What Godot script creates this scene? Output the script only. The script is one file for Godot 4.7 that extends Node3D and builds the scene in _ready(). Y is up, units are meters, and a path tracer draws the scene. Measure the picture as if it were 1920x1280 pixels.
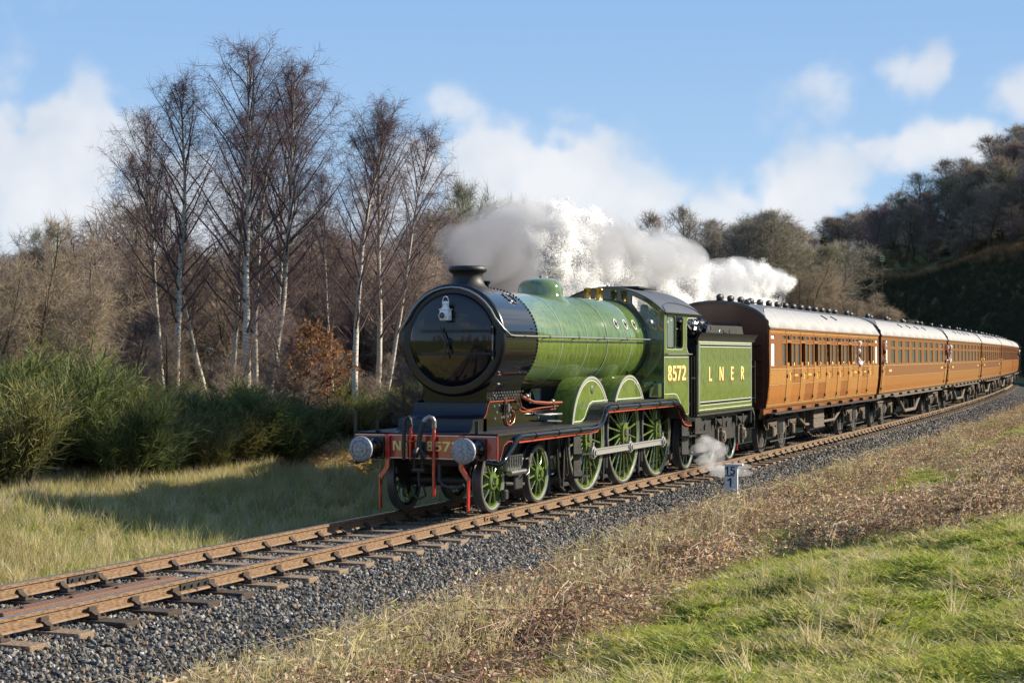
extends Node3D
# A green steam locomotive brings a rake of teak carriages round a curve past birches, a wooded hill and a grassy bank.
# Distances along the line are s (metres back from the front beam), d is metres to the right of the track centre.

var rng := RandomNumberGenerator.new()
var used := {}
var M := {}
var path_p := PackedVector3Array()
var path_a := PackedFloat32Array()
const P0 := -60.0
const PSTEP := 0.5

# ---------------------------------------------------------------- mesh builder
class MB:
	var v := PackedVector3Array()
	var n := PackedVector3Array()
	var uv := PackedVector2Array()
	var c := PackedColorArray()
	var idx := PackedInt32Array()
	var col := Color(1, 1, 1)
	var colored := false
	func tri(a: Vector3, b: Vector3, d: Vector3, na: Vector3, nb: Vector3, nd: Vector3, ua := Vector2.ZERO, ub := Vector2.ZERO, ud := Vector2.ZERO) -> void:
		var k := v.size()
		v.append(a); v.append(b); v.append(d)
		n.append(na); n.append(nb); n.append(nd)
		uv.append(ua); uv.append(ub); uv.append(ud)
		if colored:
			c.append(col); c.append(col); c.append(col)
		if (b - a).cross(d - a).dot(na + nb + nd) > 0:
			idx.append(k); idx.append(k + 2); idx.append(k + 1)
		else:
			idx.append(k); idx.append(k + 1); idx.append(k + 2)
	func quad(a: Vector3, b: Vector3, d: Vector3, e: Vector3, na: Vector3, nb: Vector3, nd: Vector3, ne: Vector3, ua := Vector2.ZERO, ub := Vector2.RIGHT, ud := Vector2.ONE, ue := Vector2.DOWN) -> void:
		var k := v.size()
		v.append(a); v.append(b); v.append(d); v.append(e)
		n.append(na); n.append(nb); n.append(nd); n.append(ne)
		uv.append(ua); uv.append(ub); uv.append(ud); uv.append(ue)
		if colored:
			for i in 4: c.append(col)
		var g := (b - a).cross(d - a) + (d - a).cross(e - a)
		if g.dot(na + nb + nd + ne) > 0:
			for i in [0, 2, 1, 0, 3, 2]: idx.append(k + i)
		else:
			for i in [0, 1, 2, 0, 2, 3]: idx.append(k + i)
	func fq(a: Vector3, b: Vector3, d: Vector3, e: Vector3, out: Vector3) -> void:
		var g := ((b - a).cross(d - a) + (d - a).cross(e - a)).normalized()
		if g.dot(out) < 0: g = -g
		quad(a, b, d, e, g, g, g, g)
	# a box with chamfered edges
	func box(at: Vector3, size: Vector3, ch := 0.0, b := Basis()) -> void:
		var h := size / 2.0
		ch = minf(ch, minf(h.x, minf(h.y, h.z)) * 0.6)
		for ax in 3:
			for sg in [-1.0, 1.0]:
				var u := (ax + 1) % 3
				var w := (ax + 2) % 3
				var o := Vector3.ZERO; o[ax] = sg
				var q := []
				for k in [[-1, -1], [1, -1], [1, 1], [-1, 1]]:
					var p := Vector3.ZERO
					p[ax] = sg * h[ax]; p[u] = k[0] * (h[u] - ch); p[w] = k[1] * (h[w] - ch)
					q.append(at + b * p)
				var nn := b * o
				quad(q[0], q[1], q[2], q[3], nn, nn, nn, nn)
		if ch <= 0.0: return
		for ax in 3:
			var u := (ax + 1) % 3
			var w := (ax + 2) % 3
			for su in [-1.0, 1.0]:
				for sw in [-1.0, 1.0]:
					var nn := Vector3.ZERO; nn[u] = su; nn[w] = sw
					var q := []
					for k in [[-1, 0], [1, 0], [1, 1], [-1, 1]]:
						var p := Vector3.ZERO
						p[ax] = k[0] * (h[ax] - ch)
						p[u] = su * (h[u] - (ch if k[1] == 1 else 0.0)); p[w] = sw * (h[w] - (0.0 if k[1] == 1 else ch))
						q.append(at + b * p)
					nn = (b * nn).normalized()
					quad(q[0], q[1], q[2], q[3], nn, nn, nn, nn)
		for sx in [-1.0, 1.0]:
			for sy in [-1.0, 1.0]:
				for sz in [-1.0, 1.0]:
					var sgn := Vector3(sx, sy, sz)
					var q := []
					for ax in 3:
						var p := (h - Vector3(ch, ch, ch)); p[ax] = h[ax]
						q.append(at + b * (p * sgn))
					var nn := (b * sgn).normalized()
					tri(q[0], q[1], q[2], nn, nn, nn)
	# a tube along points; r is one radius or one per point
	func tube(p: Array, r, sides := 8, caps := true, vs := 1.0) -> void:
		var m := p.size()
		var ring0 := []
		var up := Vector3.UP
		var t0 := ((p[1] - p[0]) as Vector3).normalized()
		if absf(t0.dot(up)) > 0.95: up = Vector3.RIGHT
		var x := t0.cross(up).normalized()
		var len := 0.0
		var pr := []
		for i in m:
			var t: Vector3
			if i == 0: t = t0
			elif i == m - 1: t = (p[i] - p[i - 1]).normalized()
			else: t = ((p[i] - p[i - 1]).normalized() + (p[i + 1] - p[i]).normalized()).normalized()
			x = (x - t * x.dot(t)).normalized()
			var y := t.cross(x)
			var rad: float = r[i] if r is Array else r
			if i > 0: len += (p[i] - p[i - 1]).length()
			var ring := []
			for k in sides + 1:
				var a := TAU * k / sides
				var o := x * cos(a) + y * sin(a)
				ring.append([p[i] + o * rad, o, Vector2(float(k) / sides, len * vs)])
			if i > 0:
				for k in sides:
					quad(pr[k][0], pr[k + 1][0], ring[k + 1][0], ring[k][0], pr[k][1], pr[k + 1][1], ring[k + 1][1], ring[k][1], pr[k][2], pr[k + 1][2], ring[k + 1][2], ring[k][2])
			if caps and (i == 0 or i == m - 1) and rad > 0.0:
				var nn := -t if i == 0 else t
				for k in sides:
					tri(p[i], ring[k][0], ring[k + 1][0], nn, nn, nn)
			pr = ring
	# profile: Array of Vector2(r, y); turned about b.y through at. sharp corners where the profile repeats a point
	func lathe(prof: Array, at := Vector3.ZERO, b := Basis(), segs := 24, a0 := 0.0, a1 := TAU) -> void:
		for i in prof.size() - 1:
			var p: Vector2 = prof[i]
			var q: Vector2 = prof[i + 1]
			if p.distance_to(q) < 1e-5: continue
			var e := (q - p).normalized()
			var ne := Vector2(e.y, -e.x)
			var np := ne
			var nq := ne
			if i > 0 and p.distance_to(prof[i - 1]) > 1e-5:
				var f: Vector2 = (p - prof[i - 1]).normalized()
				if f.dot(e) > 0.6: np = (Vector2(f.y, -f.x) + ne).normalized()
			if i < prof.size() - 2 and q.distance_to(prof[i + 2]) > 1e-5:
				var f: Vector2 = (prof[i + 2] - q).normalized()
				if f.dot(e) > 0.6: nq = (Vector2(f.y, -f.x) + ne).normalized()
			for k in segs:
				var a := a0 + (a1 - a0) * k / segs
				var d := a0 + (a1 - a0) * (k + 1) / segs
				var ca := Vector3(cos(a), 0, sin(a))
				var cd := Vector3(cos(d), 0, sin(d))
				var up := Vector3.UP
				quad(at + b * (ca * p.x + up * p.y), at + b * (cd * p.x + up * p.y), at + b * (cd * q.x + up * q.y), at + b * (ca * q.x + up * q.y),
					b * (ca * np.x + up * np.y), b * (cd * np.x + up * np.y), b * (cd * nq.x + up * nq.y), b * (ca * nq.x + up * nq.y),
					Vector2(float(k) / segs, p.y), Vector2(float(k + 1) / segs, p.y), Vector2(float(k + 1) / segs, q.y), Vector2(float(k) / segs, q.y))
	func cyl(a: Vector3, d: Vector3, r: float, sides := 16) -> void:
		tube([a, d], r, sides)
	func ball(at: Vector3, r: float, segs := 10, squash := 1.0) -> void:
		var prof := []
		for i in segs / 2 + 1:
			var t := -PI / 2 + PI * i / (segs / 2)
			prof.append(Vector2(maxf(cos(t), 0.0) * r, sin(t) * r * squash))
		lathe(prof, at, Basis(), segs)
	# polygon in the plane of b.x, b.y, from depth z0 to z1 along b.z
	func prism(poly: Array, z0: float, z1: float, at := Vector3.ZERO, b := Basis()) -> void:
		var pp := PackedVector2Array(poly)
		var t := Geometry2D.triangulate_polygon(pp)
		for zz in [z0, z1]:
			var nn: Vector3 = b * Vector3(0, 0, 1 if (zz == z1) == (z1 > z0) else -1)
			for i in range(0, t.size(), 3):
				var q := []
				for k in 3: q.append(at + b * Vector3(pp[t[i + k]].x, pp[t[i + k]].y, zz))
				tri(q[0], q[1], q[2], nn, nn, nn, pp[t[i]], pp[t[i + 1]], pp[t[i + 2]])
		var cw := Geometry2D.is_polygon_clockwise(pp)
		var m := pp.size()
		for i in m:
			var p := pp[i]
			var q := pp[(i + 1) % m]
			if p.distance_to(q) < 1e-6: continue
			var e := (q - p).normalized()
			var f := (p - pp[(i + m - 1) % m]).normalized()
			var g := (pp[(i + 2) % m] - q).normalized()
			var sg := -1.0 if cw else 1.0
			var ne := Vector2(e.y, -e.x) * sg
			var np := ne
			var nq := ne
			if f.dot(e) > 0.85: np = ((Vector2(f.y, -f.x) * sg) + ne).normalized()
			if g.dot(e) > 0.85: nq = ((Vector2(g.y, -g.x) * sg) + ne).normalized()
			quad(at + b * Vector3(p.x, p.y, z0), at + b * Vector3(q.x, q.y, z0), at + b * Vector3(q.x, q.y, z1), at + b * Vector3(p.x, p.y, z1),
				b * Vector3(np.x, np.y, 0), b * Vector3(nq.x, nq.y, 0), b * Vector3(nq.x, nq.y, 0), b * Vector3(np.x, np.y, 0))
	# a ribbon of cross-section bars following 2-D outline pts (closed or not): width w, depth z0..z1
	func strip(pts: Array, w: float, z0: float, z1: float, at := Vector3.ZERO, b := Basis(), closed := false) -> void:
		var m := pts.size()
		var lft := []
		var rgt := []
		for i in m:
			var a: Vector2 = pts[(i + m - 1) % m] if closed or i > 0 else pts[i]
			var d: Vector2 = pts[(i + 1) % m] if closed or i < m - 1 else pts[i]
			var t := (d - a).normalized()
			var nn := Vector2(-t.y, t.x) * w / 2
			lft.append(pts[i] + nn); rgt.append(pts[i] - nn)
		for i in (m if closed else m - 1):
			var j := (i + 1) % m
			var P := func(q: Vector2, z: float) -> Vector3: return at + b * Vector3(q.x, q.y, z)
			var up := b * Vector3(0, 0, signf(z1 - z0))
			fq(P.call(lft[i], z1), P.call(lft[j], z1), P.call(rgt[j], z1), P.call(rgt[i], z1), up)
			var s1: Vector2 = lft[i] - rgt[i]
			fq(P.call(lft[i], z0), P.call(lft[j], z0), P.call(lft[j], z1), P.call(lft[i], z1), b * Vector3(s1.x, s1.y, 0))
			fq(P.call(rgt[i], z0), P.call(rgt[j], z0), P.call(rgt[j], z1), P.call(rgt[i], z1), b * Vector3(-s1.x, -s1.y, 0))
	func mesh() -> ArrayMesh:
		var a := []
		a.resize(Mesh.ARRAY_MAX)
		a[Mesh.ARRAY_VERTEX] = v; a[Mesh.ARRAY_NORMAL] = n; a[Mesh.ARRAY_TEX_UV] = uv; a[Mesh.ARRAY_INDEX] = idx
		if colored: a[Mesh.ARRAY_COLOR] = c
		var m := ArrayMesh.new()
		m.add_surface_from_arrays(Mesh.PRIMITIVE_TRIANGLES, a)
		return m

# ---------------------------------------------------------------- naming
func numbered(called: String) -> String:
	var k: int = used.get(called, 0)
	used[called] = k + 1
	return called if k == 0 else "%s_%03d" % [called, k]

func tag(o: Node, label := "", category := "", group := "", kind := "") -> void:
	if label: o.set_meta("label", label)
	if category: o.set_meta("category", category)
	if group: o.set_meta("group", group)
	if kind: o.set_meta("kind", kind)

func thing(called: String, label: String, category: String, at := Vector3.ZERO, turn := 0.0, group := "") -> Node3D:
	var o := Node3D.new()
	o.name = numbered(called)
	add_child(o)
	o.position = at
	o.rotation.y = turn
	tag(o, label, category, group)
	return o

func put(m: Variant, called: String, mat: Material, parent: Node, at := Vector3.ZERO) -> MeshInstance3D:
	var o := MeshInstance3D.new()
	o.mesh = m.mesh() if m is MB else m
	o.material_override = mat
	if parent == self: o.name = numbered(called)
	else:
		var k := 0
		var nm := called
		while parent.has_node(nm):
			k += 1
			nm = "%s_%03d" % [called, k]
		o.name = nm
	parent.add_child(o, true)
	o.position = at
	return o

func scatter(called: String, mesh: Mesh, mat: Material, xf: Array, parent: Node, cols := []) -> MultiMeshInstance3D:
	var mm := MultiMesh.new()
	mm.transform_format = MultiMesh.TRANSFORM_3D
	mm.use_colors = cols.size() > 0
	mm.mesh = mesh
	mm.instance_count = xf.size()
	for i in xf.size():
		mm.set_instance_transform(i, xf[i])
		if cols.size(): mm.set_instance_color(i, cols[i])
	var o := MultiMeshInstance3D.new()
	o.multimesh = mm
	o.material_override = mat
	if parent == self: o.name = numbered(called)
	else: o.name = called
	parent.add_child(o, true)
	return o

# ---------------------------------------------------------------- the line
func lay_path() -> void:
	var s := 5.0
	var p := Vector3(0, 0, -5)
	var a := 0.0
	var back := []
	while s > P0:   # towards the camera
		back.append([p, a])
		a -= PSTEP / 1542.0
		p += Vector3(sin(a), 0, cos(a)) * PSTEP
		s -= PSTEP
	back.append([p, a])
	back.reverse()
	for q in back: path_p.append(q[0]); path_a.append(q[1])
	s = 5.0; p = Vector3(0, 0, -5); a = 0.0
	while s < 340.0:
		a += PSTEP / (1542.0 if s < 132.0 else 190.0)
		p += Vector3(-sin(a), 0, -cos(a)) * PSTEP
		s += PSTEP
		path_p.append(p); path_a.append(a)

func on(s: float, d := 0.0, h := 0.0) -> Vector3:
	var k := clampf((s - P0) / PSTEP, 0.0, path_p.size() - 2.0)
	var i := int(k)
	var p := path_p[i].lerp(path_p[i + 1], k - i)
	var a := lerpf(path_a[i], path_a[i + 1], k - i)
	return p + Vector3(cos(a), 0, -sin(a)) * d + Vector3(0, h, 0)

func heading(s: float) -> float:
	var k := clampf((s - P0) / PSTEP, 0.0, path_p.size() - 2.0)
	return lerpf(path_a[int(k)], path_a[int(k) + 1], k - int(k))

func sd(x: float, z: float) -> Vector2:
	var best := 1e18
	var bi := 0
	for i in range(0, path_p.size(), 24):
		var q := path_p[i]
		var e := (q.x - x) * (q.x - x) + (q.z - z) * (q.z - z)
		if e < best: best = e; bi = i
	for it in 3:
		var q := path_p[bi]
		var a := path_a[bi]
		var t := ((x - q.x) * -sin(a) + (z - q.z) * -cos(a)) / PSTEP
		bi = clampi(bi + roundi(t), 0, path_p.size() - 1)
	var q := path_p[bi]
	var a := path_a[bi]
	var t := (x - q.x) * -sin(a) + (z - q.z) * -cos(a)
	return Vector2(P0 + bi * PSTEP + t, (x - q.x) * cos(a) + (z - q.z) * -sin(a))

func table(t: Array, x: float) -> float:
	if x <= t[0][0]: return t[0][1]
	for i in range(1, t.size()):
		if x < t[i][0]: return lerpf(t[i - 1][1], t[i][1], (x - t[i - 1][0]) / (t[i][0] - t[i - 1][0]))
	return t[-1][1]

const RIGHT := [[0, -0.5], [3.2, -0.58], [3.6, -0.41], [4.0, -0.30], [4.4, -0.18], [5.0, -0.02], [6.0, 0.27], [8.0, 0.57], [10.0, 0.8], [12, 0.92], [20, 1.2], [60, 1.8]]
const LEFT := [[0, -0.5], [1.9, -0.5], [2.4, -0.44], [3.0, -0.4], [4.0, -0.2], [5.0, 0.0], [6.0, 0.12], [8.0, 0.15], [12, 0.2], [20, 0.3], [60, 0.6]]
const HILL := [[-0.4, 0.6], [-0.1, 1.0], [0.0, 3.0], [0.1, 6.5], [0.16, 11.0], [0.20, 17.0], [0.26, 26.0], [0.31, 33.0], [0.45, 42.0]]
var bumps := FastNoiseLite.new()

# the stone shoulder widens towards the viewer
func widening(s: float) -> float: return 0.75 * smoothstep(0.0, -13.0, s)

func bank_sd(x: float, z: float) -> Vector2:
	var q := sd(x, z)
	return Vector2(q.x, q.y - widening(q.x))


func ground_at(x: float, z: float) -> float:
	var q := sd(x, z)
	var d := q.y
	var h := table(RIGHT, d - widening(q.x)) if d > 0 else table(LEFT, -d)
	h += bumps.get_noise_2d(x * 1.0, z * 1.0) * 0.16 * smoothstep(2.6, 5.0, absf(d)) + bumps.get_noise_2d(x * 3.1 + 20, z * 3.1) * 0.11 * smoothstep(5.5, 7.5, d) * smoothstep(60.0, 30.0, d) + bumps.get_noise_2d(x * 0.2 + 50, z * 0.2) * 0.5 * smoothstep(8, 30, absf(d))
	# the hills
	var r := 0.926 * (x - 11.17) - 0.377 * (z - 23.86)
	var f := -0.377 * (x - 11.17) - 0.926 * (z - 23.86)
	if f > 40.0:
		var a := clampf(r / f, -0.6, 0.6)
		var F := 150.0 + 400.0 * clampf(a, 0, 0.32)
		var up: float = table(HILL, a) * smoothstep(0.45 * F, F, f)
		up += bumps.get_noise_2d(x * 0.06, z * 0.06) * 0.25 * up
		var cut := 0.0
		if d > 0:
			cut = maxf(d - 5.0, 0.0) * 0.95
			var crest := lerpf(17.5, 11.5, smoothstep(195.0, 265.0, q.x)) + bumps.get_noise_2d(x * 0.12, z * 0.12) * 2.0
			if cut > crest: cut = crest + (cut - crest) * 0.5
		else:
			cut = maxf(-d - 5.0, 0.0) * 0.42
		h += clampf(up, 0, cut)
	return h

# ---------------------------------------------------------------- camera, sky, sun, exposure
func lin(r: float, g: float, b: float, a := 1.0) -> Color:
	return Color(r, g, b, a).linear_to_srgb()

var cloud_noise := FastNoiseLite.new()
var cloud_warp := FastNoiseLite.new()
# clouds seen over the line: bearing and height in milliradians from the view's middle, their half sizes, thickness
const CLOUDS := [[-275, 104, 70, 44, 1.25], [-215, 84, 84, 36, 1.1], [-120, 70, 60, 30, 0.8], [-330, 60, 90, 50, 0.9], [-150, 60, 60, 30, 0.55], [-22, 108, 44, 26, 1.25], [28, 96, 46, 36, 1.3], [-60, 92, 40, 30, 1.0], [-30, 78, 60, 20, 0.9], [76, 92, 30, 18, 0.85], [120, 72, 60, 20, 0.9],
	[172, 96, 34, 22, 1.15], [150, 84, 30, 18, 0.9], [206, 118, 20, 9, 0.7], [236, 118, 40, 11, 0.95], [266, 122, 34, 12, 0.95], [236, 160, 22, 16, 0.72], [182, 150, 34, 22, 0.42], [300, 146, 36, 16, 0.66], [-35, 145, 28, 14, 0.50], [-155, 178, 32, 12, 0.30], [-292, 202, 34, 14, 0.42], [-185, 118, 60, 12, 0.35], [160, 132, 30, 12, 0.35]]

func sky_at(d: Vector3) -> Color:
	var el := asin(clampf(d.y, -1, 1))
	var t := clampf(el / 1.45, 0, 1)
	var base := Color(0.25, 0.36, 0.48).lerp(Color(0.150, 0.255, 0.420), smoothstep(0.0, 0.24, el))
	base = base.lerp(Color(0.035, 0.085, 0.26), smoothstep(0.2, 1.0, t))
	if el < 0: base = Color(0.30, 0.36, 0.40).lerp(Color(0.10, 0.10, 0.07), smoothstep(0.0, 0.12, -el))
	if el > -0.02:
		var az := atan2(d.x, -d.z)
		var th := az + 0.3867
		th = wrapf(th, -PI, PI)
		var mx := th * 1000.0
		var my := el * 1000.0
		var w := cloud_warp.get_noise_3dv(d * 90.0) * 14.0
		var w2 := cloud_warp.get_noise_3dv(d * 90.0 + Vector3(40, 9, 2)) * 9.0
		var lobe := 0.0
		if absf(mx) < 480 and my < 300:
			for c in CLOUDS:
				var ex: float = (mx + w - c[0]) / c[2]
				var ey: float = (my + w2 - c[1]) / (c[3] * (1.25 if my < c[1] else 1.0))
				var q := ex * ex + ey * ey
				if q < 3.0: lobe = maxf(lobe, c[4] * exp(-q * 0.75))
		var far := cloud_warp.get_noise_3d(d.x * 9.0, d.y * 22.0, d.z * 9.0) * 1.5 - 0.05
		far *= smoothstep(0.9, 0.1, el)
		lobe = lerpf(lobe, maxf(far, 0.0), smoothstep(360, 480, absf(mx)) if my < 240 else maxf(smoothstep(360, 480, absf(mx)), smoothstep(240, 330, my)))
		var f := cloud_noise.get_noise_3dv(d * 100.0)
		var cover := smoothstep(0.22, 0.74, lobe + f * 0.95 * (0.25 + lobe)) * clampf(0.45 + lobe * 0.7, 0, 1)
		var light := clampf(0.55 + cloud_noise.get_noise_3dv(d * 55.0 + Vector3(0.35, 0.25, 0)) * 0.75 + (lobe - 0.5) * 0.3, 0, 1)
		var white := Color(0.29, 0.335, 0.40).lerp(Color(0.46, 0.465, 0.478), light)
		base = base.lerp(white, cover * 0.92)
		# milky band low down
		base = base.lerp(Color(0.37, 0.42, 0.47), 0.45 * smoothstep(0.10, 0.0, el))
	return base

func make_sky() -> Image:
	cloud_noise.seed = 11; cloud_noise.frequency = 0.20; cloud_noise.fractal_octaves = 6; cloud_noise.fractal_gain = 0.55
	cloud_warp.seed = 4; cloud_warp.frequency = 0.2; cloud_warp.fractal_octaves = 3
	var W := 4096
	var H := 2048
	var small := Image.create_empty(W / 8, H / 8, false, Image.FORMAT_RGB8)
	var dir := func(x: float, y: float) -> Vector3:
		var az := x / W * TAU
		var th := y / H * PI
		return Vector3(sin(th) * sin(az), cos(th), -sin(th) * cos(az))
	for y in H / 8:
		for x in W / 8:
			small.set_pixel(x, y, sky_at(dir.call(x * 8.0 + 4.0, y * 8.0 + 4.0)).linear_to_srgb())
	small.resize(W, H, Image.INTERPOLATE_CUBIC)
	# the quarter of the horizon with the sharp cloud edges at full detail
	var cx := int((1.0 - 0.3867 / TAU) * W)
	var win := Image.create_empty(480, 240, false, Image.FORMAT_RGB8)
	for y in 240:
		for x in 480:
			win.set_pixel(x, y, sky_at(dir.call(cx - 240 + x + 0.5, H / 2 - 236 + y + 0.5)).linear_to_srgb())
	small.blit_rect(win, Rect2i(0, 0, 480, 240), Vector2i(cx - 240, H / 2 - 236))
	return small

func set_view() -> void:
	var cam := Camera3D.new()
	cam.name = "camera"
	add_child(cam)
	cam.position = Vector3(11.173, 2.474, 23.856)
	cam.rotation = Vector3(0.00828, 0.38669, 0)
	cam.fov = rad_to_deg(2.0 * atan(640.0 / 3185.0))
	cam.near = 0.3
	cam.far = 3000.0
	cam.current = true
	var env := Environment.new()
	env.background_mode = Environment.BG_SKY
	env.tonemap_mode = Environment.TONE_MAPPER_LINEAR
	env.tonemap_exposure = 2.0
	env.sdfgi_enabled = true
	env.ssao_enabled = true
	env.ssil_enabled = true
	env.volumetric_fog_enabled = true
	env.volumetric_fog_density = 0.0
	var sky := Sky.new()
	var pano := PanoramaSkyMaterial.new()
	pano.energy_multiplier = 1.0
	pano.panorama = ImageTexture.create_from_image(make_sky())
	sky.sky_material = pano
	env.sky = sky
	var we := WorldEnvironment.new()
	we.name = "environment"
	we.environment = env
	add_child(we)
	var sun := DirectionalLight3D.new()
	sun.name = "sun"
	sun.light_color = Color(1.0, 0.955, 0.87)
	sun.light_energy = 1.55
	sun.light_angular_distance = 0.5
	sun.shadow_enabled = true
	add_child(sun)
	sun.look_at_from_position(Vector3(1.0, 0.635, -0.7), Vector3.ZERO)

# ---------------------------------------------------------------- materials
func noise_tex(seed_: int, freq: float, oct: int, cols: Array, size := 256, normal := 0.0, kind := FastNoiseLite.TYPE_SIMPLEX_SMOOTH) -> NoiseTexture2D:
	var f := FastNoiseLite.new()
	f.seed = seed_
	f.frequency = freq
	f.noise_type = kind
	f.fractal_octaves = oct
	var t := NoiseTexture2D.new()
	t.width = size
	t.height = size
	t.seamless = true
	t.noise = f
	if normal > 0.0:
		t.as_normal_map = true
		t.bump_strength = normal
	elif cols.size():
		var g := Gradient.new()
		g.offsets = PackedFloat32Array(cols.map(func(c): return c[0]))
		g.colors = PackedColorArray(cols.map(func(c): return c[1]))
		t.color_ramp = g
	return t

func mat(col: Color, rough := 0.6, metal := 0.0, spec := 0.5) -> StandardMaterial3D:
	var m := StandardMaterial3D.new()
	m.albedo_color = col
	m.roughness = rough
	m.metallic = metal
	m.metallic_specular = spec
	return m

func tri(m: StandardMaterial3D, scale: Vector3, world := false) -> StandardMaterial3D:
	m.uv1_triplanar = true
	m.uv1_world_triplanar = world
	m.uv1_scale = scale
	return m

func g3(x: float) -> Color: return Color(x, x, x)

func make_materials() -> void:
	var grime := noise_tex(1, 0.02, 6, [[0.0, Color(0.55, 0.53, 0.50)], [0.4, g3(0.86)], [0.6, g3(0.97)], [1.0, g3(1.0)]], 512)
	var soft := noise_tex(2, 0.03, 4, [[0.0, g3(0.55)], [1.0, g3(1.0)]])
	var waves := noise_tex(3, 0.015, 3, [], 256, 0.6)
	# paint: [name, linear colour, roughness]
	for p in [["green", lin(0.140, 0.208, 0.043), 0.10], ["dark_green", lin(0.022, 0.060, 0.028), 0.12], ["black", lin(0.0045, 0.0048, 0.0062), 0.10], ["red", lin(0.42, 0.014, 0.011), 0.28], ["bright_red", lin(0.52, 0.028, 0.02), 0.28]]:
		var m := mat(p[1], p[2], 0.0, 0.5 if p[0] == "black" else 0.75)
		m.clearcoat_enabled = true
		m.clearcoat = 0.35 if p[0] == "black" else 1.0
		m.clearcoat_roughness = 0.06
		m.albedo_texture = grime
		m.roughness_texture = soft
		m.normal_enabled = true
		m.normal_texture = waves
		m.normal_scale = 0.10
		M[p[0]] = tri(m, Vector3(0.9, 0.3, 0.9))
	M.matt_black = tri(mat(lin(0.014, 0.014, 0.015), 0.55), Vector3.ONE)
	M.matt_black.albedo_texture = noise_tex(5, 0.02, 5, [[0, g3(0.5)], [1, g3(1)]])
	M.frame_black = tri(mat(lin(0.028, 0.027, 0.026), 0.5), Vector3(0.8, 0.8, 0.8))
	M.frame_black.albedo_texture = noise_tex(6, 0.02, 5, [[0, Color(0.55, 0.5, 0.45)], [0.6, g3(0.9)], [1, Color(1, 0.95, 0.85)]])
	M.roof_grey = tri(mat(lin(0.075, 0.078, 0.085), 0.5), Vector3(0.6, 0.6, 0.6))
	M.roof_grey.albedo_texture = noise_tex(7, 0.015, 5, [[0, g3(0.75)], [1, g3(1)]])
	M.white_line = mat(lin(0.66, 0.68, 0.62), 0.35)
	M.red_line = mat(lin(0.42, 0.05, 0.035), 0.4)
	M.black_line = mat(lin(0.012, 0.012, 0.013), 0.3)
	M.steel = tri(mat(lin(0.46, 0.45, 0.42), 0.34, 0.85), Vector3(2, 2, 2))
	M.steel.albedo_texture = noise_tex(8, 0.03, 4, [[0, g3(0.6)], [1, g3(1)]])
	M.rivet = mat(lin(0.26, 0.26, 0.27), 0.28, 0.4, 0.8)  # grey lightened to paint sun highlights onto black bolt heads
	M.band_grey = mat(lin(0.27, 0.32, 0.24), 0.3)
	M.rail_steel = mat(lin(0.30, 0.30, 0.29), 0.3, 0.5)
	M.rod_steel = tri(mat(lin(0.33, 0.325, 0.31), 0.36, 0.3), Vector3(2, 2, 2))
	M.ring_black = tri(mat(lin(0.009, 0.0095, 0.013), 0.24, 0.0, 0.5), Vector3(2, 2, 2))
	M.ring_black.albedo_texture = grime
	M.tyre = tri(mat(lin(0.075, 0.073, 0.071), 0.4, 0.3), Vector3(2, 2, 2))
	M.bright_rim = mat(lin(0.52, 0.51, 0.47), 0.3, 0.5)
	M.brass = mat(lin(0.62, 0.40, 0.12), 0.25, 1.0)
	M.copper = mat(lin(0.60, 0.20, 0.11), 0.3, 0.9)
	M.buffer_steel = tri(mat(lin(0.40, 0.42, 0.44), 0.5, 0.25), Vector3(1.3, 1.3, 1.3))
	M.buffer_steel.albedo_texture = noise_tex(9, 0.05, 5, [[0, Color(0.5, 0.48, 0.46)], [0.45, g3(0.82)], [1, g3(1)]])
	M.lamp_white = mat(lin(0.80, 0.80, 0.79), 0.35)
	M.lens = mat(lin(0.02, 0.03, 0.035), 0.05, 0.0, 0.8)
	M.glass = mat(Color(0.75, 0.86, 0.84, 0.12), 0.03, 0.0, 0.6)
	M.glass.transparency = BaseMaterial3D.TRANSPARENCY_ALPHA
	M.gold = mat(lin(0.86, 0.66, 0.22), 0.4)
	M.gold_shade = mat(lin(0.40, 0.06, 0.03), 0.4)
	M.rubber = mat(lin(0.022, 0.022, 0.024), 0.5)
	M.coal = tri(mat(lin(0.012, 0.012, 0.013), 0.28, 0.0, 0.8), Vector3(3, 3, 3))
	# teak
	var grain := noise_tex(21, 0.03, 5, [[0, Color(0.48, 0.38, 0.30)], [0.35, Color(0.78, 0.72, 0.66)], [0.6, Color(0.95, 0.93, 0.9)], [1, Color(1, 1, 1)]], 512)
	for p in [["teak_pale", lin(0.56, 0.25, 0.068)], ["teak_deep", lin(0.38, 0.14, 0.038)], ["teak", lin(0.51, 0.21, 0.052)], ["teak_light", lin(0.56, 0.27, 0.075)], ["teak_frame", lin(0.33, 0.115, 0.034)], ["teak_red", lin(0.34, 0.120, 0.048)], ["teak_dark", lin(0.085, 0.022, 0.010)], ["teak_gold", lin(0.62, 0.42, 0.20)]]:
		var m := mat(p[1], 0.3, 0.0, 0.5)
		m.albedo_texture = grain
		m.clearcoat_enabled = true
		m.clearcoat = 0.4
		m.clearcoat_roughness = 0.15
		M[p[0]] = tri(m, Vector3(0.7, 4.0, 0.45))
	M.roof_light = tri(mat(lin(0.36, 0.36, 0.365), 0.6), Vector3(0.5, 0.5, 0.5))
	M.roof_light.albedo_texture = noise_tex(22, 0.02, 5, [[0, Color(0.78, 0.76, 0.74)], [1, g3(1)]])
	M.roof_soot = tri(mat(lin(0.125, 0.128, 0.138), 0.55), Vector3(0.35, 0.35, 0.35))
	M.roof_soot.albedo_texture = noise_tex(23, 0.02, 5, [[0, Color(0.5, 0.49, 0.48)], [0.5, g3(0.85)], [1, g3(1)]])
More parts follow.
